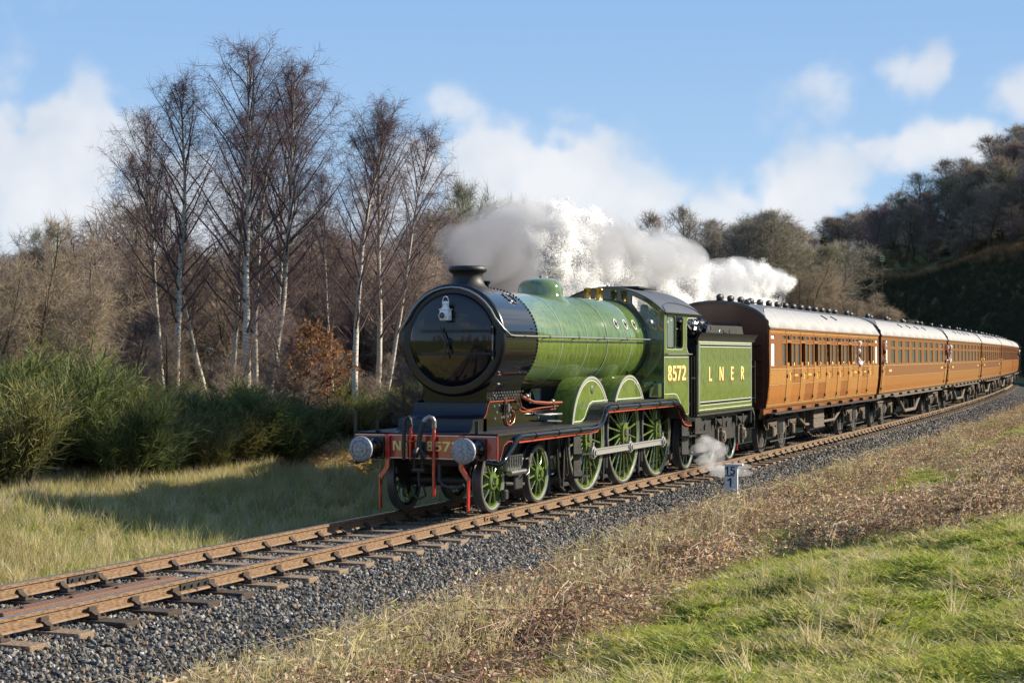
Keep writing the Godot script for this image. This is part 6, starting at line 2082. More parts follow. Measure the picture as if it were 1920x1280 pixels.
	while placed < 215:
		var u := rng.randf_range(1130, 2040) if placed < 165 else rng.randf_range(-60, 1200)
		var dist := rng.randf_range(150, 330) if placed < 165 else rng.randf_range(84, 150)
		var p := spot(px(u), dist)
		var q := sd(p.x, p.z)
		if placed < 165 and (absf(q.y) < 9.0 or (q.y > 0 and q.y < 23.0)): continue
		if placed < 165 and q.y < 0 and q.y > -16.0 and q.x < 190: continue
		var s := rng.randf_range(0.75, 1.1) * (1.0 if u < 1530 else 1.25)
		plant("woodland_tree", "bare woodland tree on the wooded hillside beyond the train" if placed < 165 else "bare woodland tree in the distant belt behind the thicket", "bare trees of the hillside wood" if placed < 165 else "bare trees of the distant belt", wood[rng.randi() % 5], p, rng.randf() * TAU, Vector3(s * 1.25, s * rng.randf_range(0.8, 1.0), s * 1.25), M.bark)
		placed += 1
	for i in 82:
		var p := on(rng.randf_range(185, 335), 24.0 + 70.0 * pow(rng.randf(), 1.4))
		p.y = ground_at(p.x, p.z)
		var s := rng.randf_range(0.95, 1.4)
		plant("woodland_tree", "bare woodland tree on the wooded hillside beyond the train", "bare trees of the hillside wood", wood[i % 5], p, rng.randf() * TAU, Vector3(s * 1.25, s, s * 1.25), M.bark)
	# lit scrub beside the cutting, behind the carriages
	for i in 44:
		var u := rng.randf_range(1480, 1730)
		var dist := rng.randf_range(150, 215)
		var p := spot(px(u), dist)
		var q := sd(p.x, p.z)
		if absf(q.y) < 6.5: continue
		var s := rng.randf_range(0.45, 0.95)
		plant("thicket_tree", "leafless tan scrub on the sunlit side of the cutting", "scrub at the mouth of the cutting", scrub[2 + i % 3], p, rng.randf() * TAU, Vector3(s * 1.7, s, s * 1.7), M.bark, "shrub")
	for i in 150:
		var p := on(rng.randf_range(175, 335), 23.5 + 70.0 * pow(rng.randf(), 1.3))
		p.y = ground_at(p.x, p.z)
		var s := rng.randf_range(0.5, 0.9)
		plant("thicket_tree", "leafless scrub under the trees above the brow of the cutting", "scrub above the cutting", scrub[i % 5], p, rng.randf() * TAU, Vector3(s * 1.8, s, s * 1.8), M.bark, "shrub")
	# evergreens
	var pine := make_tree({h = 9.0, r0 = 0.16, base = 0.18, limbs = 40, subs = 1, shoots = 1, spread = 2.6, up = 0.22, droop = 0.1, twig = 0.012, limb_col = Color(0.06, 0.045, 0.03), twig_col = Color(0.05, 0.05, 0.03), round = false})
	var nd := Twigs.new()
	for k in 5200:
		var y := rng.randf_range(0.16, 1.0)
		var lay := 0.5 + 0.5 * sin(y * 46.0)
		var rr: float = lerpf(2.7, 0.15, pow((y - 0.16) / 0.84, 0.8)) * (0.55 + 0.45 * lay) * sqrt(rng.randf())
		var az := rng.randf() * TAU
		var o := Vector3(cos(az) * rr, y * 9.2 - rr * 0.05, sin(az) * rr)
		var d := (Vector3(cos(az), 0.35, sin(az)) + rdir() * 0.6).normalized()
		nd.blade(o, d, d.cross(rdir()).normalized(), rng.randf_range(0.25, 0.5), 0.075, Vector3(0, -0.1, 0), jitter(Color(0.028, 0.055, 0.030), 0.35))
	pine.append(nd.mesh())
	for q in [["dark green pine standing in the wood above the steam tail", 1480, 200.0, 418, 1.0], ["smaller dark pine right of the steam end", 1545, 215.0, 445, 0.8], ["dark evergreen among the hillside trees near the skyline", 1440, 215.0, 425, 0.8], ["ivy dark evergreen high on the hill at the right edge", 1880, 262.0, 330, 1.3], ["dark evergreen half way up the hill above the cutting edge", 1790, 268.0, 415, 1.2], ["dark evergreen low in the distant belt left of the birches", 250, 92.0, 470, 1.2]]:
		var p := spot(px(q[1]), q[2])
		var s: float = maxf((2.474 + (666.0 - q[3]) / 3185.0 * q[2] - p.y) / 9.3, 0.5)
		plant("pine_tree", q[0], "", pine, p, rng.randf() * TAU, Vector3(minf(s, 1.2) * q[4], s, minf(s, 1.2) * q[4]), M.bark)

func build_bushes() -> void:
	# broom: upright brushes of green stems
	var broom := []
	for k in 3:
		var stem := MB.new()
		var tw := Twigs.new()
		var leaf := Twigs.new()
		for s in 16:
			var az := rng.randf() * TAU
			var d := Vector3(cos(az) * rng.randf_range(0.1, 0.8), 1, sin(az) * rng.randf_range(0.1, 0.8)).normalized()
			var a := Vector3(cos(az), 0, sin(az)) * 0.15
			var ln := rng.randf_range(1.0, 1.7)
			var p1 := a + d * ln * 0.5
			var p2 := p1 + (d + Vector3(0, 0.3, 0)).normalized() * ln * 0.5
			stem.tube([a - Vector3(0, 0.1, 0), p1, p2], [0.03, 0.02, 0.01], 5, false)
			for b in 26:
				var u := rng.randf_range(0.25, 1.0)
				var e := a.lerp(p1, u * 2) if u < 0.5 else p1.lerp(p2, u * 2 - 1)
				var bd := (d + Vector3(0, 0.3, 0) + rdir() * 0.75).normalized()
				var bl := rng.randf_range(0.35, 0.8)
				var e2 := e + bd * bl
				tw.chain([e, e.lerp(e2, 0.5) + rdir() * 0.03, e2], 0.008, 0.005, jitter(Color(0.065, 0.090, 0.030)))
				for t in 12:
					var ut := rng.randf()
					var td := (bd + rdir() * 0.85 + Vector3(0, 0.05, 0)).normalized()
					leaf.blade(e.lerp(e2, ut), td, td.cross(rdir()).normalized(), rng.randf_range(0.14, 0.34), 0.0075, rdir() * 0.12, jitter([Color(0.125, 0.145, 0.055), Color(0.19, 0.175, 0.075), Color(0.095, 0.125, 0.064)][k], 0.45))
		broom.append([stem.mesh(), tw.mesh(), leaf.mesh()])
	for i in 33:
		var u := -55 + i * 19.5 + rng.randf_range(-10, 10)
		var dist := lerpf(26.5, 35.0, clampf(u / 560.0, 0, 1)) + rng.randf_range(0.0, 5.5)
		var s := rng.randf_range(0.62, 1.15) * (1.1 if u < 230 else (0.88 if u < 480 else 0.66))
		plant("broom_bush", ["tall mid green broom bush beyond the wire fence", "tall yellowish green broom bush beyond the wire fence", "tall bluish green broom bush beyond the wire fence"][i % 3], "green broom bushes along the left fence", broom[i % 3], spot(px(u), dist), rng.randf() * TAU, Vector3(s * 1.15, s, s * 1.15), M.bark, "bush")
	for i in 8:
		var u := -20 + i * 78.0 + rng.randf_range(-15, 15)
		var s := rng.randf_range(0.22, 0.38)
		plant("briar_bush", "dead brown briar tangled between the green broom bushes", "dead briars among the broom", scrub_kinds[i % 5], spot(px(u), lerpf(30.0, 38.0, clampf(u / 560.0, 0, 1)) + rng.randf_range(1.0, 4.0)), rng.randf() * TAU, Vector3(s * 1.6, s, s * 1.6), M.bark, "bush")
	for i in 12:
		var u := 560 + i * 24.0 + rng.randf_range(-10, 10)
		var s := rng.randf_range(0.55, 0.85)
		plant("broom_bush", "low dark green broom bush behind the front beam of the locomotive", "low broom bushes behind the locomotive", broom[i % 3], spot(px(u), rng.randf_range(42, 48)), rng.randf() * TAU, Vector3(s * 1.3, s, s * 1.3), M.bark, "bush")
	# young beech that kept its copper leaves
	var beech := make_tree({h = 3.2, r0 = 0.04, base = 0.22, limbs = 26, subs = 5, shoots = 3, spread = 1.05, up = 0.45, droop = 0.1, twig = 0.006, shoot_len = 0.3, limb_col = Color(0.10, 0.08, 0.07), twig_col = Color(0.10, 0.075, 0.06)})
	var lf := Twigs.new()
	var cr: PackedVector3Array = beech[1].surface_get_arrays(0)[Mesh.ARRAY_VERTEX]
	for k in 2600:
		var e := cr[rng.randi() % cr.size()]
		if e.y < 1.5: continue
		var d := (rdir() + Vector3(0, -0.3, 0)).normalized()
		lf.blade(e + rdir() * 0.04, d, d.cross(rdir()).normalized(), rng.randf_range(0.05, 0.095), 0.021, rdir() * 0.2, jitter(Color(0.27, 0.13, 0.065), 0.45))
	beech.append(lf.mesh())
	plant("young_beech", "young beech still holding copper brown leaves right of the birch trunks", "", beech, spot(px(572), 41.0), 0.4, Vector3(0.95, 0.95, 0.95), M.bark)
	plant("young_beech", "smaller leafy beech sapling under the copper leaved beech", "", beech, spot(px(618), 42.5), 2.0, Vector3(0.75, 0.85, 0.75), M.bark)

func tuft(blades: int, h0: float, h1: float, w: float, spread: float, lie: float) -> ArrayMesh:
	var t := Twigs.new()
	for k in blades:
		var az := rng.randf() * TAU
		var o := Vector3(cos(az), 0, sin(az)) * spread * sqrt(rng.randf())
		var d := Vector3(rng.randf_range(-1, 1) * lie, 1, rng.randf_range(-1, 1) * lie).normalized()
		var side := d.cross(Vector3(cos(az + 1.3), 0.1, sin(az + 1.3))).normalized()
		t.blade(o - Vector3(0, 0.01, 0), d, side, rng.randf_range(h0, h1), w, Vector3(d.x, -0.25, d.z) * rng.randf_range(0.1, 0.7) * lie * 1.5, jitter(Color(1, 1, 1), 0.18))
	return t.mesh()

func bramble_clump(leafy: bool) -> ArrayMesh:
	var t := Twigs.new()
	for k in 13:
		var az := rng.randf() * TAU
		var d := Vector3(cos(az), 0, sin(az))
		var a := Vector3(rng.randf_range(-0.15, 0.15), 0, rng.randf_range(-0.15, 0.15))
		var ln := rng.randf_range(0.4, 0.95)
		var hh := rng.randf_range(0.06, 0.32)
		var pts := []
		for i in 7:
			var u := i / 6.0
			pts.append(a + d * ln * u + Vector3(0, hh * sin(PI * minf(u * 1.05, 1.0)) * (1.0 - 0.3 * u), 0) + rdir() * 0.025)
		var col := [Color(0.38, 0.26, 0.20), Color(0.52, 0.43, 0.33), Color(0.28, 0.16, 0.125)][k % 3] as Color
		t.chain(pts, 0.0045, 0.002, jitter(col))
		if leafy:
			for q in 22:
				var i := rng.randi() % 6
				var e: Vector3 = (pts[i] as Vector3).lerp(pts[i + 1], rng.randf()) + rdir() * 0.03
				var ld := (rdir() + Vector3(0, -0.2, 0)).normalized()
				var lc := jitter([Color(0.48, 0.37, 0.27), Color(0.56, 0.46, 0.34), Color(0.34, 0.21, 0.15), Color(0.14, 0.16, 0.05)][rng.randi() % 4 if q % 3 == 0 else rng.randi() % 3], 0.3)
				t.blade(e, ld, ld.cross(rdir()).normalized(), rng.randf_range(0.018, 0.04), 0.009, rdir() * 0.3, lc)
	return t.mesh()

func spread_over(meshes: Array, n: int, region: Callable, cols: Array, size: Vector2, tilt := 0.15, sink := 0.0) -> Array:
	# [transforms, colours] for each mesh
	var xf := []
	var cc := []
	for m in meshes: xf.append([]); cc.append([])
	var made := 0
	var tries := 0
	while made < n and tries < n * 12:
		tries += 1
		var p: Variant = region.call()
		if p == null: continue
		var s := rng.randf_range(size.x, size.y)
		var b := Basis.from_euler(Vector3(rng.randf_range(-tilt, tilt), rng.randf() * TAU, rng.randf_range(-tilt, tilt))).scaled(Vector3(s, s, s))
		var k := rng.randi() % meshes.size()
		xf[k].append(Transform3D(b, p - Vector3(0, sink, 0)))
		var u := rng.randf()
		cc[k].append(jitter((cols[rng.randi() % cols.size()] as Color).lerp(cols[rng.randi() % cols.size()], u), 0.2))
		made += 1
	return [xf, cc]

func lay(called: String, label: String, meshes: Array, data: Array, m: Material) -> void:
	var root := Node3D.new()
	root.name = called
	add_child(root)
	tag(root, label, "", "", "stuff")
	for k in meshes.size():
		if data[0][k].size() == 0: continue
		var o := scatter("tufts" if k == 0 else "tufts_%03d" % k, meshes[k], m, data[0][k], root, data[1][k])
		o.set_meta("kind", "stuff")

var patch := FastNoiseLite.new()

func build_grass() -> void:
	patch.seed = 77; patch.frequency = 0.55; patch.fractal_octaves = 3
	var green := [Color(0.33, 0.375, 0.072), Color(0.45, 0.45, 0.13), Color(0.22, 0.285, 0.052), Color(0.52, 0.48, 0.20)]
	var straw := [Color(0.56, 0.47, 0.29), Color(0.64, 0.55, 0.37), Color(0.48, 0.39, 0.23), Color(0.42, 0.38, 0.16)]
	var short := []
	for k in 4: short.append(tuft(40, 0.03, 0.085, 0.0036, 0.11, 1.5))
	var long := []
	for k in 4: long.append(tuft(30, 0.16, 0.44, 0.0036, 0.08, 0.5))
	var lawn := func() -> Variant:
		var v: Variant = bank_point(5.4, 40.0, 6.5, 75.0)
		if v == null: return null
		if patch.get_noise_2d(v.x * 1.3, v.z * 1.3) > 0.30 and rng.randf() < 0.6: return null
		return v
	lay("lawn_grass", "short green grass on the bank in the foreground", short, spread_over(short, 125000, lawn, green, Vector2(0.7, 1.35), 0.3), M.leafy)
	var dry := func() -> Variant:
		var v: Variant = bank_point(3.8, 40.0, 6.5, 90.0)
		if v == null: return null
		var w: float = patch.get_noise_2d(v.x * 0.9 + 30, v.z * 0.9)
		var q := bank_sd(v.x, v.z)
		var want := 0.17 + w * 1.3 + 0.9 * smoothstep(6.3, 5.2, q.y)
		return v if rng.randf() < want else null
	lay("withered_grass", "straw coloured withered grass mixed into the foreground bank", short, spread_over(short, 44000, dry, straw, Vector2(0.8, 1.5), 0.45), M.leafy)
	var tall := func() -> Variant:
		var v: Variant = bank_point(4.4, 40.0, 7.5, 110.0)
		if v == null: return null
		var q := bank_sd(v.x, v.z)
		var w: float = patch.get_noise_2d(v.x * 0.6 - 60, v.z * 0.6)
		var want := 0.004 + 0.8 * smoothstep(6.2, 5.5, q.y) * smoothstep(4.5, 5.2, q.y) * (0.7 + w) + maxf(w - 0.38, 0.0) * 0.4
		return v if rng.randf() < want else null
	lay("straw_tussocks", "tall bleached grass tussocks along the top of the ballast slope", long, spread_over(long, 9500, tall, straw, Vector2(0.5, 1.0), 0.5), M.leafy)
	var edge := func() -> Variant:
		var v: Variant = bank_point(3.5, 5.0, 8.0, 110.0)
		return v
	lay("verge_grass", "thin yellow green grass at the edge of the ballast", short, spread_over(short, 9000, edge, [Color(0.26, 0.25, 0.08), Color(0.17, 0.19, 0.05), Color(0.36, 0.30, 0.15)], Vector2(0.6, 1.1), 0.4), M.leafy)
	var stalks := []
	for k in 3:
		var t := Twigs.new()
		for j in 9:
			var d := Vector3(rng.randf_range(-0.35, 0.35), 1, rng.randf_range(-0.35, 0.35)).normalized()
			var a := Vector3(rng.randf_range(-0.14, 0.14), 0, rng.randf_range(-0.14, 0.14))
			var ln := rng.randf_range(0.25, 0.62)
			t.chain([a, a + d * ln * 0.6, a + d * ln + Vector3(rng.randf_range(-0.08, 0.08), 0, rng.randf_range(-0.08, 0.08))], 0.0042, 0.0022, jitter(Color(1, 1, 1), 0.2))
			for l in 3: t.blade(a + d * ln * rng.randf_range(0.3, 0.9), (rdir() + Vector3(0, -0.4, 0)).normalized(), rdir(), rng.randf_range(0.06, 0.16), 0.005, rdir() * 0.3, jitter(Color(0.9, 0.88, 0.85), 0.25))
		stalks.append(t.mesh())
	var dead := func() -> Variant:
		var v: Variant = bank_point(4.5, 6.2, 7.5, 80.0)
		if v == null: return null
		var q := bank_sd(v.x, v.z)
		var w: float = patch.get_noise_2d(v.x * 0.7 + 190, v.z * 0.7)
		return v if rng.randf() < (0.5 + w * 1.4) * smoothstep(6.2, 5.4, q.y) else null
	lay("dead_stalks", "upright bleached dead stalks standing among the brambles", stalks, spread_over(stalks, 3200, dead, straw, Vector2(0.6, 1.2), 0.3), M.leafy)
	# brambles
	var bram := []
	for k in 4: bram.append(bramble_clump(k < 3))
	var thorns := func() -> Variant:
		var v: Variant = bank_point(4.3, 40.0, 7.5, 80.0)
		if v == null: return null
		var q := bank_sd(v.x, v.z)
		var w: float = patch.get_noise_2d(v.x * 0.5 + 9, v.z * 0.5 + 70)
		var want := 0.9 * smoothstep(4.5, 5.0, q.y) * smoothstep(6.3, 5.6, q.y) * (0.75 + w)
		# the bramble patch at the right of the bank
		want += 0.26 * smoothstep(6.6, 7.4, q.y) * smoothstep(11.5, 9.5, q.y) * smoothstep(-7.5, -4.5, q.x) * smoothstep(24.0, 6.0, q.x) * clampf(0.25 + w * 2.2, 0, 1)
		return v if rng.randf() < want else null
	lay("bramble_thicket", "tangle of brown bramble canes with withered leaves along the bank", bram, spread_over(bram, 9000, thorns, [Color(1, 1, 1), Color(0.9, 0.86, 0.8), Color(1.2, 1.15, 1.1)], Vector2(0.7, 1.3), 0.3, 0.02), M.leafy)
	# the far side of the line
	var left := func(dmin: float, dmax: float, s0: float, s1: float) -> Vector3:
		var s := s0 + (s1 - s0) * pow(rng.randf(), 1.7)
		var p := on(s, -rng.randf_range(dmin, dmax))
		return Vector3(p.x, ground_at(p.x, p.z), p.z)
	lay("trackside_grass", "rough green grass in the shade on the far side of the track", long, spread_over(long, 26000, func() -> Variant: return left.call(2.1, 8.5, -20.0, 50.0), straw + straw + [green[0], green[2]], Vector2(0.3, 1.1), 0.5), M.leafy)
	lay("bleached_verge", "bleached straw grass below the broom bushes", long, spread_over(long, 11000, func() -> Variant: return left.call(5.4, 10.0, -18.0, 40.0), straw, Vector2(0.5, 1.0), 0.6), M.leafy)
	lay("straw_mound", "pale mound of matted grass left of the rails", long, spread_over(long, 5200, func() -> Variant: return left.call(2.7, 5.4, -15.0, -4.5), straw + [Color(0.2, 0.2, 0.06)], Vector2(0.7, 1.25), 0.6), M.leafy)
	# rough ground cover up the hills and the cutting
	var far := func() -> Variant:
		var p := spot(rng.randf_range(-330, 330), rng.randf_range(42, 300))
		var q := sd(p.x, p.z)
		return p if q.y < -9.0 or (q.y > 6.0 and q.x > 130.0) else null
	lay("hill_undergrowth", "brown and green undergrowth covering the distant slopes", long, spread_over(long, 16000, far, [Color(0.10, 0.075, 0.045), Color(0.06, 0.07, 0.03), Color(0.14, 0.10, 0.06), Color(0.05, 0.06, 0.03)], Vector2(2.2, 4.5), 0.5), M.leafy)
	var shady := func() -> Variant:
		var p := on(rng.randf_range(140, 330), rng.randf_range(5.0, 21.0))
		return Vector3(p.x, ground_at(p.x, p.z), p.z)
	lay("cutting_dark_tufts", "dark tufts added to deepen the shade on the cutting side", long, spread_over(long, 15000, shady, [Color(0.065, 0.070, 0.040), Color(0.09, 0.075, 0.050), Color(0.055, 0.065, 0.035)], Vector2(2.2, 4.5), 0.6), M.leafy)  # dark cover added so the slope reads as shaded
	var wooded := func() -> Variant:
		var p := on(rng.randf_range(180, 335), rng.randf_range(22.0, 90.0))
		return Vector3(p.x, ground_at(p.x, p.z), p.z)
	lay("wood_floor_scrub", "brown dead bracken and scrub under the hillside trees", long, spread_over(long, 8000, wooded, [Color(0.17, 0.12, 0.075), Color(0.12, 0.10, 0.06), Color(0.22, 0.16, 0.10)], Vector2(2.5, 5.0), 0.6), M.leafy)
	var brow := func() -> Variant:
		var s := rng.randf_range(190, 300)
		var p := on(s, rng.randf_range(20.2, 22.8))
		return Vector3(p.x, ground_at(p.x, p.z), p.z)
	lay("brow_grass", "sunlit russet grass along the brow of the cutting", long, spread_over(long, 2600, brow, [Color(0.36, 0.20, 0.10), Color(0.42, 0.29, 0.15), Color(0.30, 0.15, 0.08)], Vector2(2.0, 3.6), 0.5), M.leafy)

func spot_flat(mrad: float, ahead: float) -> Vector2:
	var r := mrad / 1000.0 * ahead
	return Vector2(11.173 + 0.9262 * r - 0.3771 * ahead, 23.856 - 0.3771 * r - 0.9262 * ahead)

func bank_point(dmin: float, dmax: float, near: float, far: float) -> Variant:
	var f := near * pow(far / near, rng.randf())
	var p := spot_flat(rng.randf_range(-350, 620), f)
	var q := bank_sd(p.x, p.y)
	if q.y < dmin or q.y > dmax: return null
	return Vector3(p.x, ground_at(p.x, p.y), p.y)

func build_small_things() -> void:
	# quarter mile post
	var p := on(7.4, 3.0); p.y = -0.24
	var T := thing("milepost", "white wooden milepost with black figures between the ballast and the grass", "milepost", p, 0.10)
	var m := MB.new()
	m.box(Vector3(0.0, 0.14, 0), Vector3(0.085, 0.98, 0.09), 0.004)
	put(m, "post", M.board_white, T)
	m = MB.new()
	m.box(Vector3(-0.10, 0.41, 0.03), Vector3(0.20, 0.46, 0.025), 0.003)
	var board := put(m, "number_board", M.board_white, T)
	m = MB.new()
	m.box(Vector3(-0.03, 0.655, 0.0), Vector3(0.34, 0.04, 0.12), 0.004)
	put(m, "cap", M.board_white, T)
	letters("15", 0.20, 0.004, M.board_black, board, Vector3(-0.10, 0.545, 0.044), 0, true, 1.0, "figures")
	m = MB.new()
	m.box(Vector3(-0.10, 0.455, 0.044), Vector3(0.17, 0.025, 0.006))
	put(m, "bar", M.board_black, board)
	letters("1", 0.24, 0.004, M.board_black, board, Vector3(-0.10, 0.32, 0.044), 0, true, 1.0, "figures")
	# wire fence on the left: each post a thing, the wires one more
	var line := []
	var i := 0
	for s in [-9.5, -0.5, 12.6]:
		var q := on(s, -7.6 - 0.05 * i)
		q.y = ground_at(q.x, q.z)
		m = MB.new()
		m.box(Vector3(0, 0.42, 0), Vector3(0.085, 1.24, 0.085), 0.012)
		var lab: String = "weathered timber fence post under the broom bushes, %s from the left" % ["first", "second", "third", "fourth", "fifth", "sixth", "seventh", "eighth", "ninth", "tenth", "eleventh", "twelfth"][i]
		var fp := thing("fence_post", lab, "fence post", q, rng.randf() * 0.4, "posts of the wire fence")
		fp.rotation.x = rng.randf_range(-0.08, 0.08)
		put(m, "post", M.post, fp)
		line.append(q)
		i += 1
	var W := thing("fence_wire", "slack wires strung between the timber fence posts", "wire")
	for h in [0.35, 0.65, 0.95]:
		m = MB.new()
		var pts := []
		for k in line.size() - 1:
			for j in 4: pts.append((line[k] as Vector3).lerp(line[k + 1], j / 4.0) + Vector3(0.06, h - 0.05 * sin(PI * j / 4.0), 0))
		m.tube(pts, 0.003, 4)
		put(m, "wire", M.wire, W)
	# stakes and a post on the brow of the cutting
	for q in [["short grey stake standing in the bracken beside the fence", 562, 37.5, 0.95], ["short pale stake between the fence and the front beam", 592, 38.0, 0.55], ["leaning pale stump near the left buffer", 640, 38.0, 0.6]]:
		var a := spot(px(q[1]), q[2])
		m = MB.new()
		m.box(Vector3(0, q[3] / 2.0 - 0.1, 0), Vector3(0.08, q[3] + 0.2, 0.08), 0.012)
		var st := thing("stake", q[0], "stake", a, 0.3)
		st.rotation.z = 0.12 if q[1] == 640 else 0.02
		put(m, "stake", M.post, st)
	var a := spot(px(1867), 262.0)
	m = MB.new()
	m.box(Vector3(0, 1.3, 0), Vector3(0.35, 3.4, 0.35), 0.04)
	put(m, "post", M.post, thing("brow_post", "pale square post on the brow above the dark cutting", "post", a))
	a = spot(px(1655), 190.0)
	var Sg := thing("line_sign", "small pale green sign board on a thin post among the hillside trees", "sign", Vector3(a.x, a.y, a.z), 0.35)
	var hs := 2.474 + (666.0 - 485.0) / 3185.0 * 190.0 - a.y
	m = MB.new()
	m.cyl(Vector3(0, -0.3, 0), Vector3(0, hs, 0), 0.025, 8)
	put(m, "post", M.chair, Sg)
	for k in 3:
		m = MB.new()
		m.box(Vector3(0, hs - 0.22 + k * 0.24, 0.06), Vector3(0.5, 0.13, 0.04), 0.01)
		put(m, "board", mat(lin(0.30, 0.36, 0.20), 0.6), Sg)
	# bracken
	var br := []
	for k in 3:
		var t := Twigs.new()
		for f in 10:
			var az := rng.randf() * TAU
			var d := Vector3(cos(az) * 0.7, rng.randf_range(0.3, 0.9), sin(az) * 0.7).normalized()
			var ln := rng.randf_range(0.4, 0.8)
			var tip := d * ln + Vector3(0, -0.25 * ln, 0)
			t.chain([Vector3.ZERO, d * ln * 0.5, tip], 0.006, 0.003, jitter(Color(0.40, 0.27, 0.15)))
			for l in 22:
				var u := l / 22.0
				var e := (d * ln * 0.5 * (u * 2)) if u < 0.5 else (d * ln * 0.5).lerp(tip, u * 2 - 1)
				var sd_ := d.cross(Vector3.UP).normalized() * (1 if l % 2 == 0 else -1)
				t.blade(e, (sd_ + rdir() * 0.4).normalized(), d, 0.16 * (1.1 - u), 0.014, Vector3(0, -0.4, 0), jitter(Color(0.42, 0.29, 0.165), 0.35))
		br.append(t.mesh())
	var spots := func() -> Variant:
		var u := rng.randf_range(470, 700)
		return spot(px(u), rng.randf_range(35.5, 39.0))
	lay("dead_bracken", "russet dead bracken around the fence posts beside the locomotive front", br, spread_over(br, 150, spots, [Color(1, 1, 1), Color(1.15, 1.1, 1.0), Color(0.8, 0.75, 0.7)], Vector2(0.6, 1.1), 0.3), M.leafy)

# ---------------------------------------------------------------- steam and smoke: clouds of tiny white flakes
func vapour(called: String, label: String, blobs: Array, n: int, size: float, m: Material, soft: float, rough: float, fine := 1.6) -> void:
	var nz := FastNoiseLite.new()
	nz.seed = 15; nz.frequency = 0.55; nz.fractal_octaves = 4
	var v := PackedVector3Array()
	var nn := PackedVector3Array()
	var tot := 0.0
	for b in blobs: tot += b[1].x * b[1].y * b[1].z * b[2]
	for b in blobs:
		var want := int(n * b[1].x * b[1].y * b[1].z * b[2] / tot)
		var made := 0
		var tries := 0
		while made < want and tries < want * 8:
			tries += 1
			var q := rdir() * pow(rng.randf(), 0.34) * 1.3
			var p: Vector3 = b[0] + q * b[1]
			var d := 1.0 - q.length() + nz.get_noise_3dv(p * fine) * rough
			if d <= 0.0 or rng.randf() > smoothstep(0.0, soft, d): continue
			var g := rdir()
			var out: Vector3 = (q / b[1] * 1.2 + Vector3(nz.get_noise_3dv(p * 1.6 + Vector3(9, 0, 0)), nz.get_noise_3dv(p * 1.6 + Vector3(0, 30, 0)), nz.get_noise_3dv(p * 1.6 + Vector3(0, 0, 70))) * 0.8 + Vector3(0.35, 0.3, 0.1)).normalized()
			if g.dot(out) < 0: g = -g
			var x := g.cross(Vector3(0.3, 0.8, 0.5)).normalized()
			var y := g.cross(x)
			var r := size * rng.randf_range(0.6, 1.3) * lerpf(0.35, 1.1, smoothstep(0.0, 0.5, d))
			v.append(p - x * r - y * r * 0.58); v.append(p + y * r * 1.15); v.append(p + x * r - y * r * 0.58)
			for k in 3: nn.append(out)
			made += 1
	var a := []
	a.resize(Mesh.ARRAY_MAX)
	a[Mesh.ARRAY_VERTEX] = v; a[Mesh.ARRAY_NORMAL] = nn
	var am := ArrayMesh.new()
	am.add_surface_from_arrays(Mesh.PRIMITIVE_TRIANGLES, a)
	var o := put(am, called, m, self)
	tag(o, label, "", "", "stuff")

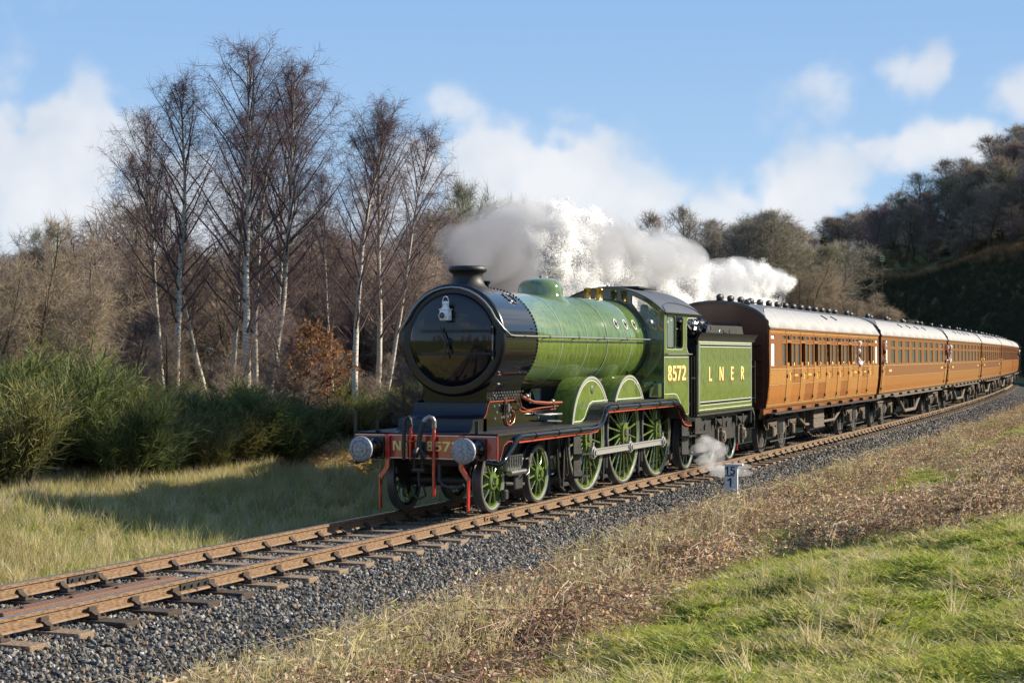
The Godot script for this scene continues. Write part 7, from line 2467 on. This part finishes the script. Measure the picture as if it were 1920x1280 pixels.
func build_steam() -> void:
	var white := mat(lin(0.92, 0.92, 0.93), 1.0, 0.0, 0.0)
	white.backlight_enabled = true
	white.backlight = Color(1, 1, 1)
	vapour("steam_plume", "thick white cloud of steam trailing back over the cab and the first carriage", [
		[on(9.2, -1.9, 4.45), Vector3(1.05, 0.95, 1.15), 1.7], [on(9.9, -1.9, 5.05), Vector3(0.95, 0.66, 0.95), 1.8], [on(11.2, -2.0, 4.95), Vector3(1.1, 0.85, 1.1), 1.2], [on(10.6, -1.8, 3.9), Vector3(1.1, 0.8, 1.4), 0.9], [on(13.0, -2.0, 4.5), Vector3(1.1, 0.95, 1.4), 1.0], [on(15.2, -2.0, 4.4), Vector3(1.1, 0.95, 1.6), 0.9], [on(17.5, -2.0, 4.45), Vector3(1.1, 0.85, 1.6), 0.8], [on(20.0, -2.0, 4.4), Vector3(1.1, 0.95, 1.7), 0.8], [on(22.6, -2.0, 4.35), Vector3(1.1, 0.85, 1.6), 0.7], [on(25.0, -2.0, 4.45), Vector3(1.0, 0.85, 1.6), 0.7], [on(28.0, -2.1, 4.65), Vector3(0.9, 0.8, 1.5), 0.7], [on(31.0, -2.2, 4.8), Vector3(0.85, 0.75, 1.4), 0.7], [on(33.6, -2.2, 4.95), Vector3(0.75, 0.6, 1.2), 0.6], [on(31.0, -2.1, 4.0), Vector3(0.9, 0.6, 1.6), 0.35], [on(13.5, -1.8, 3.6), Vector3(1.0, 0.65, 2.5), 0.7], [on(20.0, -1.8, 3.8), Vector3(1.0, 0.65, 4.0), 0.5], [on(27.5, -1.9, 3.9), Vector3(0.9, 0.5, 1.6), 0.4], [on(15.0, -2.7, 3.3), Vector3(0.9, 0.6, 2.6), 0.6], [on(20.0, -2.7, 3.4), Vector3(0.9, 0.6, 3.0), 0.5], [on(11.0, -2.4, 3.5), Vector3(0.9, 0.6, 1.8), 0.6]], 1300000, 0.0145, white, 0.55, 0.85)
	# thin smoke and vapour that one sees through: banks of mist
	var mist := func(called: String, label: String, puffs: Array, density: float, col: Color) -> void:
		var T := thing(called, label, "smoke" if called == "chimney_smoke" else "steam")
		var fm := FogMaterial.new()
		fm.density = density
		fm.albedo = col
		for q in puffs:
			var f := FogVolume.new()
			f.name = "puff"
			f.shape = RenderingServer.FOG_VOLUME_SHAPE_ELLIPSOID
			f.size = q[1] * 2.0
			f.material = fm
			T.add_child(f, true)
			f.position = q[0]
	var puffs := []
	for k in 34:
		var u := pow(rng.randf(), 0.8)
		var r := lerpf(0.22, 0.75, u) * rng.randf_range(0.75, 1.2)
		puffs.append([on(1.9 + u * 5.6 + rng.randf_range(-0.3, 0.3), -0.25 - u * 1.6 + rng.randf_range(-0.3, 0.3), 4.08 + 0.28 * sin(u * 3.0) + rng.randf_range(-0.30, 0.42) * (0.4 + u)), Vector3(r, r * 0.85, r * 1.2)])
	mist.call("chimney_smoke", "thin grey smoke rolling back from the chimney above the boiler", puffs, 0.36, Color(0.74, 0.735, 0.75))
	puffs = []
	for k in 46:
		var u := rng.randf()
		var side := rng.randf() * PI
		var r := lerpf(1.0, 0.7, u) * rng.randf_range(0.5, 0.9)
		puffs.append([on(8.6 + u * 22.5, -1.9 + cos(side) * 1.0, 4.45 + sin(side) * lerpf(1.0, 0.75, u) * rng.randf_range(0.5, 1.0)), Vector3(r, r * 0.75, r * 1.5)])
	mist.call("steam_haze", "soft translucent vapour round the edges of the white steam cloud", puffs, 0.45, Color(1, 1, 1))
	puffs = []
	for k in 34:
		var u := rng.randf()
		var r := rng.randf_range(0.07, 0.19)
		puffs.append([on(10.9 + u * 2.6, 1.22 + rng.randf_range(-0.08, 0.12), lerpf(0.55, 0.25, u) + rng.randf_range(-0.35, 0.2)), Vector3(r, r * 0.8, r * 1.7)])
	for k in 8: puffs.append([on(11.4 + rng.randf() * 1.6, 1.5 + rng.randf_range(-0.1, 0.5), rng.randf_range(-0.15, 0.1)), Vector3(0.28, 0.08, 0.34)])
	mist.call("injector_steam", "wisp of white steam escaping under the cab steps beside the rail", puffs, 0.9, Color(1, 1, 1))

func _ready() -> void:
	rng.seed = 20250
	set_view()
	make_materials()
	lay_path()
	build_ground()
	build_line()
	build_locomotive()
	build_train()
	build_people()
	build_trees()
	build_bushes()
	build_grass()
	build_small_things()
	build_steam()
